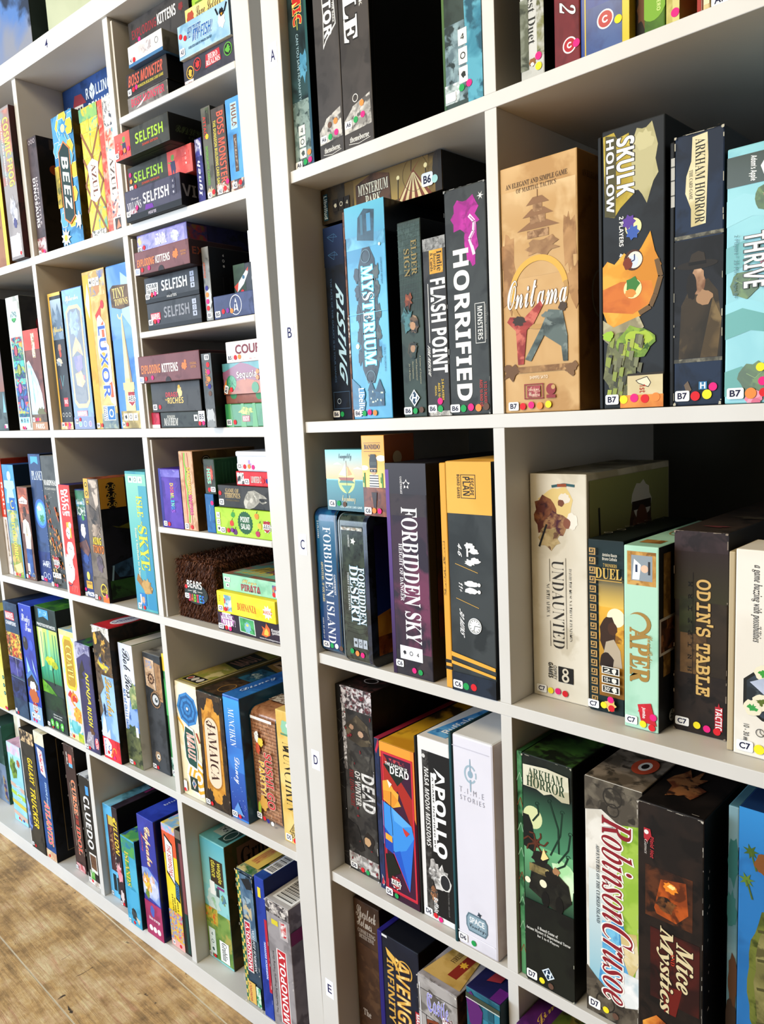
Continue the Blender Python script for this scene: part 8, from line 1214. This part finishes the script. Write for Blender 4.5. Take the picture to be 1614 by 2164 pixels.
B('beez', 'blue and yellow honeycomb flower box with a dark hexagonal name plate', ('3f86b8', '4f96c8', '3276a8', 20), ('5a4a14', '6a5a1c', '443810', 24), ('2a6a8a',)); hexes('5aa4cc', 'd8b83a', 22, 2); star('F', .56, .88, 1.7, '3f8ac0', 8, .6); e('F', .56, .88, .75, 'f0e0a0'); star('F', .2, .06, 2.0, 'e8e4d8', 9, .5); e('F', .2, .06, .6, 'e8b83a'); q('F', .0, .3, .2, .62, '8a7a1c', 'c8a82a', '5a5a14', 40); p('F', [(.24, .2), (.5, .15), (.76, .2), (.78, .72), (.52, .79), (.24, .72)], 'd87a3a'); p('F', [(.27, .21), (.5, .165), (.73, .21), (.75, .715), (.52, .775), (.27, .715)], '14302c'); t('F', 'BEEZ', .36, .26, .66, .68, 'f0f2ea', -90, 'bital'); star('F', .92, .16, 1.8, 'e4e0d0', 8, .5)
def tiles(seed, pal, lab, plate):
    R = random.Random(seed)
    for i in range(5):
        for j in range(2): q('F', .03 + j * .48, .03 + i * .195, .49 + j * .48, .21 + i * .195, *R.sample(pal, 3), R.choice((60, 90, 30)))
B('sintra', 'yellow stained-glass box with brown leading and a cream name plate', ('d8c04a', 'e4d060', 'c8ac34', 18), '7a5a24', ('b88a3a',)); tiles(4, ('d8c83a', 'e8dc5a', 'c8d05a', '5aa89a', 'e0b83a'), '', '')
for a in range(-2, 7): ln('F', [(-.0 if a < 0 else 0, max(0, a * .2)), (1, min(1, a * .2 + .42))], '8a5a3a', .5) if 0 <= a * .2 and a * .2 + .42 <= 1.0 else None; ln('F', [(0, min(1, a * .2 + .42)), (1, max(0, a * .2))], '8a5a3a', .5) if 0 <= a * .2 and a * .2 + .42 <= 1.0 else None
q('F', 0, .9, 1, 1, '5a9a7a', '8ab86a', 'd8b83a', 40); p('F', [(.22, .3), (.5, .26), (.78, .3), (.74, .44), (.8, .56), (.5, .6), (.2, .56), (.26, .44)], 'efe6d6'); t('F', 'AZUL', .4, .31, .66, .56, '6a3a2a', -90, 'serif'); q('F', .1, 0, .9, .05, 'f0ece4', '6a6a6a', 'f0ece4', 140)
B('azul', 'red and white patterned tile box with a cream name plate, beside the divider', ('ece4da', 'f2ece4', 'dcd2c6', 16), '7a3a34', ('d8c8bc',)); q('F', .0, 0, .34, 1, 'd8564a', 'e8a08a', 'c8402f', 60); q('F', .36, .78, 1, .98, 'ece6dc', '3a4458', 'f2ece4', 110); q('F', .36, .6, 1, .76, 'e8dccc', 'd8604a', '5aa0b0', 70); q('F', .36, .3, 1, .5, 'd0483c', 'e06a5c', 'b83c30', 30); q('F', .36, .1, 1, .28, 'd8564a', 'e0d8cc', '3a4a6a', 60); p('F', [(.36, .24), (.6, .22), (.86, .26), (.84, .4), (.88, .56), (.6, .6), (.36, .56), (.4, .42)], 'f2ebdf'); t('F', 'AZUL', .5, .27, .78, .55, '5a4a44', -90, 'serif'); q('F', .5, .0, 1, .09, '4a4440'); p('F', [(.58, .01), (.74, .08), (.88, .02)], 'e8886a'); fr('F', .36, 0, 1, 1, 'd8d0c4', .12)
B('rolling', 'navy blue box with a small house, lying across the bee and tile boxes', ('26467c', '2e5090', '1e3a6a', 14), '14284a', '1c3460'); t('F', 'R', .42, .62, .47, .82, 'f0f2f4', 0, 'bold'); p('F', [(.485, .66), (.53, .56), (.575, .66), (.575, .78), (.53, .88), (.485, .78)], 'f0f2f4'); ln('F', [(.53, .56), (.53, .7), (.485, .78)], '26467c', .14); ln('F', [(.53, .7), (.575, .78)], '26467c', .14); t('F', 'LLING', .595, .62, .84, .82, 'f0f2f4', 0, 'bold'); t('F', 'REALMS', .45, .36, .8, .54, 'f0f2f4', 0, 'bold'); p('F', [(.2, .4), (.36, .44), (.36, .62), (.2, .6)], 'e8e4dc'); p('F', [(.18, .6), (.22, .8), (.34, .78), (.42, .58)], '9a3a44')
for i in range(3): q('F', .22 + i * .045, .47, .25 + i * .045, .55, '2a2a34')
ring('F', .09, .6, .6, .12, 'e8ecf0', 14); q('F', .06, .3, .13, .45, 'e8ecf0', '26467c', 'e8ecf0', 120)

GROUP = 'games in the top bay at the left photo edge'
B('yellowA3', 'yellow and brown box edge at the far left of the top row', ('8a5a3a', '9a6a48', '74482c', 14), '5a3a1c', 'a8803a'); q('F', .86, 0, 1, 1, 'd8cc3a', 'e4da4c', 'c8b82a', 16)
B('frog', 'grey-pink swirled box with pale yellow comic lettering, in the top row', ('8a8484', '9a9494', '787272', 12), ('120c0c', '3a1414', '0a0808', 12), 'a89c9c'); q('F', .02, .5, .98, .98, 'a8746c', '8a9a9c', 'c08a7c', 20); t('F', 'COSMIC', .46, .68, .86, .93, 'e0dc6a', -90, 'bold', ol='5a5a2a', ow=.015); t('F', 'FROG', .5, .48, .9, .66, 'e0dc6a', -90, 'bold', ol='5a5a2a', ow=.015); t('F', 'World Eaters from Dimension Zero', .22, .5, .36, .93, 'ece8e4', -90, 'bital'); blob('F', .6, .32, 1.3, 2.6, 'c8c8d0', 4, .3, c2='8a8a94', c3='e4e4ea', ns=50); blob('F', .6, .24, .8, 1.0, '4a4a7a', 5, .2); q('F', .1, .02, .9, .16, 'e8e4e4', 'b8b8b8', 'f4f2f2', 40); blob('F', .7, .14, .9, .9, 'd8d4d4', 6, .15); blob('R', .5, .5, 4, 9, '3a1c1c', 7, .4, c2='1c3a1c', c3='1a0c0c', ns=16); dot(4.6, 1.0, 'r')
GROUP = 'games in the bottom bay by the near unit'
B('waggle', 'turquoise honey-meadow box with a dark plate lettered in yellow', ('7fc0c0', '8fcccc', '6fb2b2', 12), ('4a4a24', '3a3a1c', '5a4a24', 20), ('5aa0a4', '6ab0b0', '3f8a90', 14))
gr('F', .01, .62, .99, .99, '8ac4bc', '5aacba'); q('F', .01, .02, .99, .42, '7a9a4a', '5a8038', 'a8a050', 26); blob('F', .4, .5, 2.0, 2.6, 'dce4dc', 3, .3, c2='b8d0c8', c3='8ab88a', ns=26); q('F', .0, .3, .5, .44, 'c8a83a', '6a8a34', 'd8622a', 70); blob('F', .8, .56, .8, 1.0, '4a7a9a', 5, .4, c2='8aa04a', c3='3a5a7a', ns=60); q('F', .36, .66, .88, .86, '3a2c1c'); t('F', 'waggle', .62, .68, .82, .845, 'd8cc4a', -90, 'bold'); t('F', 'dance', .42, .71, .6, .845, 'd8cc4a', -90, 'bold'); q('F', .6, .63, .88, .65, '8a3a7a'); q('F', .3, .56, .5, .67, 'eceee8'); q('F', .54, .56, .66, .63, '3a4a4a'); q('F', .08, .05, .34, .26, 'cfe0d8'); icons('F', .1, .06, .32, .25, 3, True, 'dce8e2', '3a5a54'); q('F', .5, .03, .86, .2, 'eef0ec'); t('F', 'Grublin', .58, .045, .78, .19, '1e2420', -90, 'serif')
q('R', .1, .76, .7, .95, '7a5a44'); t('R', 'Grublin', .13, .79, .55, .92, '1a140e', 0, 'serif'); ring('R', .62, .855, 1.5, .25, '1a140e', 16, ry=1.0); blob('R', .4, .5, 4, 4, '5a3a14', 4, .4, c2='8a6a24', c3='2a3a14', ns=40); blob('R', .6, .14, 3, 1.8, '2a4a2a', 5, .2); e('R', .65, .15, 1.6, '3a3a6a', 1.2); q('T', .2, .08, .56, .34, 'a8b8ac'); q('T', .58, .04, .92, .2, '24403c'); ring('T', .75, .12, 1.0, .12, 'c8d4cc', 16, ry=1.8); q('T', .26, .12, .5, .3, 'c8d0c8', '3a4a44', 'c8d0c8', 130); blob('T', .45, .55, .7, 2.0, 'c0886a', 4, .3); sticker(.9, 1.0, 1.0, .9, 'E5'); dot(2.2, 1.0, 'r')
B('mongreen', 'green chequered property-game box with a red name band and harbour picture', ('2a3a48', '34485a', '1f2c38', 20), ('14202a',), ('d8c88a', '3a6a3a', '5a7a5a', 40))
for i in range(33): q('F', .02 + .1 * (i % 2), .0 + i * .03, .12 + .1 * (i % 2), .03 + i * .03, 'd8c060'); q('F', .12 - .1 * (i % 2), .0 + i * .03, .22 - .1 * (i % 2), .03 + i * .03, '2a6a4a')
q('F', .22, .52, .98, .98, '3a5a78', '6a8aa0', '24384a', 24); p('F', [(.3, .94), (.8, .97), (.98, .9), (.6, .88)], '161c22'); q('F', .3, .66, .8, .82, '8aa4b4', 'c8b48a', '4a6478', 60); q('F', .3, .26, .66, .64, 'd8d4d0'); q('F', .34, .27, .62, .63, 'b8283a'); t('F', 'MONOPOLY', .38, .285, .58, .615, 'f4f0ee', 90); t('F', 'NORWICH EDITION', .72, .28, .86, .6, 'e8ecf0', 90, 'ital', off=.01); q('F', .24, .02, .66, .18, 'e0b860'); t('F', 'MONOPOLY', .3, .03, .44, .17, 'a8283a', 90); q('F', .7, .02, .96, .17, 'd8ecd8', '3a9a6a', 'd8ecd8', 120); q('T', .1, .06, .9, .3, 'd8b85a'); t('T', 'MONOPOLY', .24, .1, .6, .3, 'a8283a', 0); q('T', .1, .34, .9, .5, '5ab08a', '2a7a5a', 'd8e8d8', 60); wear(26, 'dcd4c4', seed=2)
B('monblue', 'royal blue box seen edge-on with a red stripe and white edition lettering', ('1e3a9a', '2846aa', '16308a', 14), ('0f1c50',), ('1e4090', '28509c', '183480', 14)); q('F', .74, .2, 1, .72, 'b8243a'); q('F', .5, .28, .74, .56, '2a56b8'); t('F', 'NORWICH EDITION', .54, .29, .7, .55, 'eef0f6', 90, 'bold'); q('F', .3, .86, .6, .93, 'e8d03a'); bars('T', .1, .08, .96, .34, 20, False); e('T', .5, .5, .5, 'd8dce8', 1.0)
B('monopoly', 'grey vault-door property-game box with a long red name band, nearest the end panel', ('8f8a8c', '9c9799', '807b7d', 20), ('6a6066', '7a7076', '5a5056', 20), ('b8b4b2', 'c4c0be', 'a8a4a2', 16))
q('F', .34, .05, .76, .64, 'e8e4e2'); q('F', .38, .055, .73, .635, 'c02a34'); t('F', 'MONOPOLY', .43, .07, .68, .62, 'f6f2f0', 90, 'bold'); t('F', 'The Fast-Dealing Property Trading Game', .14, .1, .24, .6, '3a3436', 90, 'sans'); q('F', .56, .74, .9, .88, 'b8b0b0'); q('F', .62, .76, .84, .87, 'c84a4a', 'e8e0de', 'c02a34', 100); q('F', .22, .82, .5, .86, 'd8c83a'); q('F', 0, .9, 1, 1, '5a5456', 'd8d0c8', '2a2628', 90); bars('T', .14, .04, .96, .34, 22, False); q('T', .5, .4, 1, .6, '3a4450'); q('R', 0, .72, 1, .82, '6a1c4a'); e('R', .25, .88, 1.6, '8a2a3a', 1.0); fr('R', .3, .12, .8, .5, '3a3438', .3); wear(34, 'e0d8d0', seed=11)

GROUP = 'games in the bottom bay with the violet-blue cupcake box'
B('charc', 'light blue box with a dark maroon picture strip, against the divider', ('5aaedc', '6abce8', '4a9ecc', 12), '1c4460', ('6ab4d8', '2a4a5a', '8accec', 14)); q('F', .3, .3, 1, .9, '3a1c20', '4c282a', '2a1216', 20); blob('F', .6, .62, .6, 3.6, '8a5a3a', 4, .35, c2='3a1c20', c3='c0a878', ns=90); q('F', .4, .8, .9, .9, 'c8b04a'); q('F', .7, .32, .84, .5, 'd8d4cc', '3a1c20', '3a1c20', 160); q('F', .34, .08, .6, .26, '16282e'); q('F', .66, .06, .94, .24, '16282e'); sticker(.8, .7, .9, .9, 'E4'); q('T', .4, .4, .95, .7, '3a2a24')
B('zillions', 'near-black box with yellow comic lettering and a pink cartoon creature', ('2a1c22', '34252b', '20151a', 18), ('0c0a0e',), ('261c28', '302434', '1c141e', 14)); t('F', 'ZILLION', .1, .52, .8, .88, 'ecc83a', -90, 'bital', ol='4a2a10', ow=.02); star('F', .4, .87, .7, 'ecc83a', 6, .6); blob('F', .45, .33, .9, 2.3, 'e8a0a8', 4, .3, c2='d88894', c3='f0b8bc', ns=40); e('F', .6, .36, .3, 'c84a5a'); blob('F', .5, .1, .7, 1.3, 'd8c8c8', 6, .3); q('T', .2, .3, .5, .8, '8a2a6a'); sticker(.7, .6, .8, .8, 'E4'); dot(1.6, .6, 'r')
B('islands', 'turquoise box with gold lettering, shorter than its neighbours', ('3fa0c4', '4fb0d0', '3290b4', 14), ('0f2c3c', '163a4c', '0a2030', 16), ('4a9a5a', '8ac04a', '2a5a8a', 26)); q('F', .04, .8, .96, .98, '3a8a7a', '5aa83a', '2a7a94', 30); p('F', [(.14, .5), (.3, .86), (.44, .8), (.5, .44)], '4a9a4c', '6ab83c', '2f7a5a', 40); t('F', 'ISLANDS', .2, .44, .5, .84, 'd8c04a', -90, 'serif', ol='3a3a10', ow=.01); q('F', .02, .05, .96, .42, '3a9ac4', '4aaad2', '2f8ab4', 10); blob('F', .5, .14, 1.1, 1.3, '22282a', 5, .2, c2='3a4648', c3='141a1c', ns=40); p('F', [(.6, .12), (.8, .04), (.9, .1)], 'd8c8a8'); q('T', .3, .3, .7, .5, '2a2a5a', 'c8303a', 'e8e4e0', 80); sticker(.8, .7, .8, .8, 'E4'); dots((2.6, .8, 'r'))
B('cupcake', 'violet-blue box with cream script lettering and a magenta foot', ('1f2f9a', '283aac', '182688', 14), ('101a54', '16226a', '0c1444', 14), ('1f35a4', '2a44b8', '182c8c', 14), m=GLOSS); t('F', 'Cupcake', .28, .6, .74, .93, 'f0e2b0', -90, 'script', off=.01, ol='a83a1c', ow=.03); t('F', 'Academy', .14, .7, .28, .86, 'd84a5a', -90, 'script'); p('F', [(.02, .56), (.4, .58), (.96, .5), (.96, .3), (.02, .34)], '7a9ad8', 'c8d0e8', '5a74b8', 30); blob('F', .3, .44, 1.3, 2.2, 'e8c83a', 4, .3, c2='d88a3a', c3='f0e8d8', ns=60); blob('F', .62, .47, 1.0, 1.6, 'e8e4ee', 5, .3, c2='b8c0e0', c3='d8b0a0', ns=60); blob('F', .24, .35, .7, .9, '6a8a2a', 6, .3); q('F', .0, 0, 1, .29, 'a01c5a', 'ac2866', '901450', 14); blob('F', .44, .22, .8, 1.2, '3a5ab8', 7, .2); t('F', 'blue orange', .2, .13, .84, .165, 'f0e4ec', 0, 'bold')
for i in range(3): e('F', .26 + i * .24, .065, .65, 'f0ecf0')
t('T', 'blue orange', .3, .2, .44, .6, 'c8d0f0', 90, 'bold'); blob('T', .5, .4, .6, 1.8, 'c87a3a', 3, .3); e('R', .2, .85, 1.8, '1c1410')
B('simpsons', 'red and yellow box with a bold white name plate and a crowd-speckled foot', ('ecd02c', 'f0d83c', 'e0c41c', 14), '14120e', ('7ab0d8', 'e8c83a', 'd890b0', 26)); q('F', 0, .76, 1, 1, 'dc5a34', 'e06440', 'd0502a', 14); q('F', 0, .94, 1, 1, 'e8a0b8', '8ab8d8', 'ecc84a', 60); p('F', [(.14, .6), (.16, .92), (.74, .86), (.72, .52)], '14120e'); p('F', [(.17, .62), (.19, .9), (.7, .845), (.68, .54)], 'f2eeea'); t('F', 'THE SIMPSONS', .3, .59, .6, .84, 'b8283a', -90, 'bold', it=.03); p('F', [(.66, .42), (.7, .58), (1, .55), (.96, .4)], '14120e'); p('F', [(.7, .44), (.73, .565), (.97, .54), (.93, .415)], '3a7ab0'); t('F', 'BOARD', .84, .43, .93, .54, '14120e', -90); t('F', 'GAME', .75, .44, .83, .55, '14120e', -90); t('F', 'AGES 8', .7, .32, .78, .4, '14120e', -90); t('F', 'AND OVER', .5, .3, .58, .42, '14120e', -90); t('F', '2-6 PLAYERS', .34, .29, .42, .44, '14120e', -90); q('F', 0, .03, 1, .3, 'e0b83a', '7a9ac8', 'd85a6a', 140); q('F', 0, 0, 1, .06, 'e0a8a0'); sticker(.9, .9, .8, .9, 'E4'); dot(3.2, .8, 'r')
B('rainbow', 'slim black box with maroon and dark green side bands, against the divider', ('14120f', '1e1a16', '0c0a08', 20), ('8a4a4e', '965458', '7a3e42', 20), '1c1814'); q('R', 0, .0, 1, .34, '124a42'); q('F', 0, .93, 1, 1, '6a6458'); q('F', .5, .34, 1, .9, '7a4448'); q('F', .5, .02, 1, .34, '123e38')

GROUP = 'games in the bottom bay with the black starship box'
B('trucker', 'black box with yellow italic lettering and a worn pale top corner', ('2e2a22', '3a352b', '231f19', 20), ('0a0908',), ('221f1a',)); q('F', 0, .9, 1, 1, '4a4036', 'd8b88a', '1c1814', 60); t('F', 'GALAXY', .4, .56, .74, .78, 'e8c82c', -90, 'bital', ol='2a220a', ow=.015); t('F', 'TRUCKER', .36, .2, .72, .53, 'e8c82c', -90, 'bital', ol='2a220a', ow=.015); ln('F', [(.84, .7), (.86, .46)], 'c8a82c', .1); p('F', [(0, .44), (.14, .36), (.26, .2), (.1, .14), (0, .16)], '4a6ab0', '8aa4dc', '2a3a6a', 30); sticker(.9, 1.2, 1.0, .9, 'E3'); dot(2.2, 1.0, 'r')
B('atlantis', 'dark blue box with cream top, slanting pink and yellow title, wide dark picture side', ('1f4580', '285090', '183a70', 16), ('0c1018', '141a26', '080a10', 16), ('d8d0b0', 'e2dac0', 'c8c09c', 14)); q('F', 0, .9, 1, 1, 'd8d0b4', 'e4dcc4', 'c8bea0', 20); p('F', [(.2, .88), (.7, .86), (.84, .66), (.36, .68)], 'e4d8d8'); q('F', .38, .69, .66, .86, 'c83a4a', 'e4d8d8', 'e4d8d8', 130); t('F', 'ESCAPE from', .58, .44, .8, .62, 'bcd8f0', -90, 'bital'); t('F', 'ATLANTIS', .36, .12, .84, .46, 'e84a8a', -90, 'bital', ol='f0d84a', ow=.04); q('F', 0, 0, 1, .07, 'd8c8a0', 'c89a7a', 'e8dcc0', 40); fr('R', .1, .06, .98, .94, '8a7a5a', .14); blob('R', .4, .56, 4.6, 5.6, '6a4a14', 3, .2, c2='4a3a14', c3='8a6a24', ns=20); blob('R', .55, .38, 6, 3.4, '103a34', 4, .3, c2='1a4a40', c3='0a2a28', ns=18); q('R', .16, .08, .9, .2, '1c1810', '2a2414', '100e0a', 20); t('R', 'An', .2, .1, .34, .15, 'b8ac8a', 0, 'serif'); dots((1.6, .8, 'r'))
B('idol', 'dark brown box with orange-red ragged lettering and a small flag emblem', ('3a2620', '452f28', '2e1d18', 20), ('120c0a',), ('4a3a30',)); t('F', 'CURSE', .42, .46, .8, .73, 'e8744a', -90, 'serif', ol='f0d8b8', ow=.02); t('F', 'OF THE', .5, .38, .76, .455, 'd84a3a', -90, 'serif'); t('F', 'IDOL', .46, .14, .82, .37, 'd84a3a', -90, 'serif', ol='f0d8b8', ow=.02); ln('F', [(.3, .7), (.32, .2)], 'c8bca8', .1); q('F', .42, .86, .76, .93, 'd86a5a'); q('F', .42, .83, .76, .86, '6ab0d8'); q('F', .24, .84, .34, .94, 'd8d0c8', '3a2620', 'd8d0c8', 130); q('F', .1, 0, .9, .06, 'b85a5a', 'd8b0b0', '8a2a34', 60); wear(24, 'c8b8a4', seed=3); sticker(.9, .8, 1.0, .9, 'E3')
B('cluedo', 'black mystery-game box with huge white lettering and a small picture at its foot', ('24201a', '2e2922', '1b1713', 20), ('0c0b0a',), ('b8bcc4', 'd0d4d8', '5a5c60', 16)); t('F', 'CLUEDO', .3, .34, .78, .82, 'f4f2ec', -90, 'bold'); q('F', .56, .84, .82, .92, '4a98d8'); p('F', [(.3, .3), (.9, .3), (.9, .12), (.34, .13)], 'e0dcd4'); p('F', [(.34, .285), (.86, .285), (.86, .15), (.38, .16)], '5a3a2a', '7a5a3a', '3a241a', 40); q('F', .2, .04, .6, .13, '4a9a3a', '7ab85a', 'd8d4cc', 40); q('F', .0, .0, 1, .05, 'd8d0c8', 'b0a090', 'ece8e0', 60); ln('F', [(.22, .66), (.23, .36)], 'b8b0a4', .12); sticker(.8, 1.0, 1.0, .9, 'E3'); dots((1.9, .9, 'r')); wear(26, 'd8d4cc', seed=8)
GROUP = 'games in the bottom bay at the left photo edge'
B('navy3', 'grey-blue box with a dark green side, at the left photo edge', ('6a7c94', '7a8ca4', '566880', 12), ('1c4a3a', '24584a', '143a2c', 14), '2a4a44'); q('F', .0, .5, 1, .98, '2a4a44', '1c3a34', '3a5a50', 16); p('F', [(.7, .36), (.9, .3), (.94, .04), (.7, .06)], '3a3a6a', 'c8a84a', '5a2a4a', 40)
B('wild', 'pale blue and green banded box with a chameleon-green creature', ('8ac4e0', '9ad0e8', '7ab4d4', 12), '5a8aa0', ('c8a0b8', 'd8b0c4', 'b890a8', 14)); q('F', 0, .86, 1, 1, 'c8a4bc', 'b8d4e8', 'd8b8c8', 26); blob('F', .35, .68, 1.7, 3.2, '5a7a2c', 4, .25, c2='7a9a3a', c3='3f5a1c', ns=40); blob('F', .75, .78, 1.0, 1.0, 'a85a3a', 5, .3)
for i, (v, c) in enumerate(((.5, 'c8a894'), (.4, 'a8c84a'), (.28, 'c8b84a'), (.14, 'c8a894'))): p('F', [(0, v), (1, v - .03), (1, v - .09), (0, v - .05)], c)
t('F', 'WILD', .4, .3, .76, .5, 'a8d0ec', -90, 'bold'); dots((3.0, 1.2, 'r'), (4.0, 1.0, 'o'), (5.6, 1.2, 'b'))
B('beige3', 'cream box with a faint sketch, standing behind the pale blue banded box', ('e4dcc0', 'ece6d0', 'd8ceb0', 10), 'c8c0a0', 'd8d0b4'); blob('F', .6, .86, 1.6, 2.6, 'b89a60', 4, .4, c2='e4dcc0', c3='c8ac70', ns=60)
fin()

# ---------------------------------------------------------------- labels stuck to the units, things on top
def panel_label(root, u, x, z, w, h, ch, y=FR):
    mb = MB(); o = y - .02
    mb.face([(x - w / 2, o, z - h / 2), (x + w / 2, o, z - h / 2), (x + w / 2, o, z + h / 2), (x - w / 2, o, z + h / 2)], 'eeeef4')
    gv, gf, bb = glyphs(ch, 'sans', .01); sx = min(w * .5, 1.1) / max(bb[2] - bb[0], .3)
    mb.mesh([(x + (a - (bb[0] + bb[2]) / 2) * sx, o - .012, z + (b - (bb[1] + bb[3]) / 2) * 1.5 / (bb[3] - bb[1])) for a, b in gv], gf, '1a1a50')
    ob = mb.build('row_label', PAPER, u, (x, y, z)); ob.parent = root; ob.location = ob.location - root.location
    ob['label'] = 'paper label with a handwritten ' + ch
for ch, z in (('A', 159.8), ('B', 122.2), ('C', 91), ('D', 56.8), ('E', 17.4)): panel_label(UR, 'R', -1.65, z, 1.9, 3.2, ch)
panel_label(UL, 'L', -53.3, 181.2, 2.2, 3.4, '4')

def rounded_case():
    root = empty('storage_case', 'L', (-55, 22, 183.1)); tag(root, 'pale green rounded case with a small metal clip, lying on top of the shelves', 'case')
    mb = MB(); k = []; x0, x1, z0, z1, r = -71.2, -36, 183.12, 212, 4.5
    for cx_, cz_, a0 in ((x1 - r, z1 - r, 0), (x0 + r, z1 - r, 90), (x0 + r, z0 + r, 180), (x1 - r, z0 + r, 270)):
        for i in range(9): a = math.radians(a0 + 90 * i / 8); k.append((cx_ + r * math.cos(a), cz_ + r * math.sin(a)))
    N = len(k); C = ('b9bea0', 'c2c6a8', 'aeb494', 5)
    for ya, yb, g in ((10, 10.5, -.25), (10.5, 30, 0)):
        sh = lambda s_: [(a + (g if a > -54 else -g) * s_, b) for a, b in k]
        f_, b_ = sh(1), sh(0)
        v = [(a, ya, b) for a, b in f_] + [(a, yb, b) for a, b in b_]
        mb.mesh(v, [(i, (i + 1) % N, N + (i + 1) % N, N + i) for i in range(N)], *C, smooth=True)
        mb.face(v[:N], *C); mb.face(v[N:][::-1], *C)
    mb.build('shell', GLOSS, 'L', (-55, 20, z0), root)
    m2 = MB(); v, f, _ = rbox(-57.6, 9.5, 186.2, -56.2, 10.1, 188.4, .1); m2.mesh(v, f, '6a6a66'); v, f, _ = rbox(-57.2, 9.3, 186.8, -56.6, 9.6, 187.8, .1); m2.mesh(v, f, '2a2a2a'); o = m2.build('clip', TIN, 'L', (-56.9, 9.8, 186.2), root); o['label'] = 'grey metal clip'
    m3 = MB(); v, f, _ = rbox(-49.3, 9.85, 184, -49.05, 10.1, 208, .05); m3.mesh(v, f, '8f9478'); m3.build('seam', GLOSS, 'L', (-49.2, 10, 184), root)
    for o in root.children: o.location = o.location - Vector((0, 0, 0))
rounded_case()
mb = MB(); v, f, nr = rbox(-122, 9.5, 183.13, -77.3, 34, 214, .3)
for q_, n in zip(f, nr): mb.face([v[i] for i in q_], *(('5f83bd', '8f929e', '3a4456', 7) if n[1] < -.7 else ('1c2622', '1c2622', '141c18', 7)))
o = mb.build('storage_box', GLOSS, 'L', (-99, 22, 183.13)); tag(o, 'blue-grey glossy box on top of the shelves at the corner of the photo', 'box')
fin()
bpy.data.objects.remove(_TO)
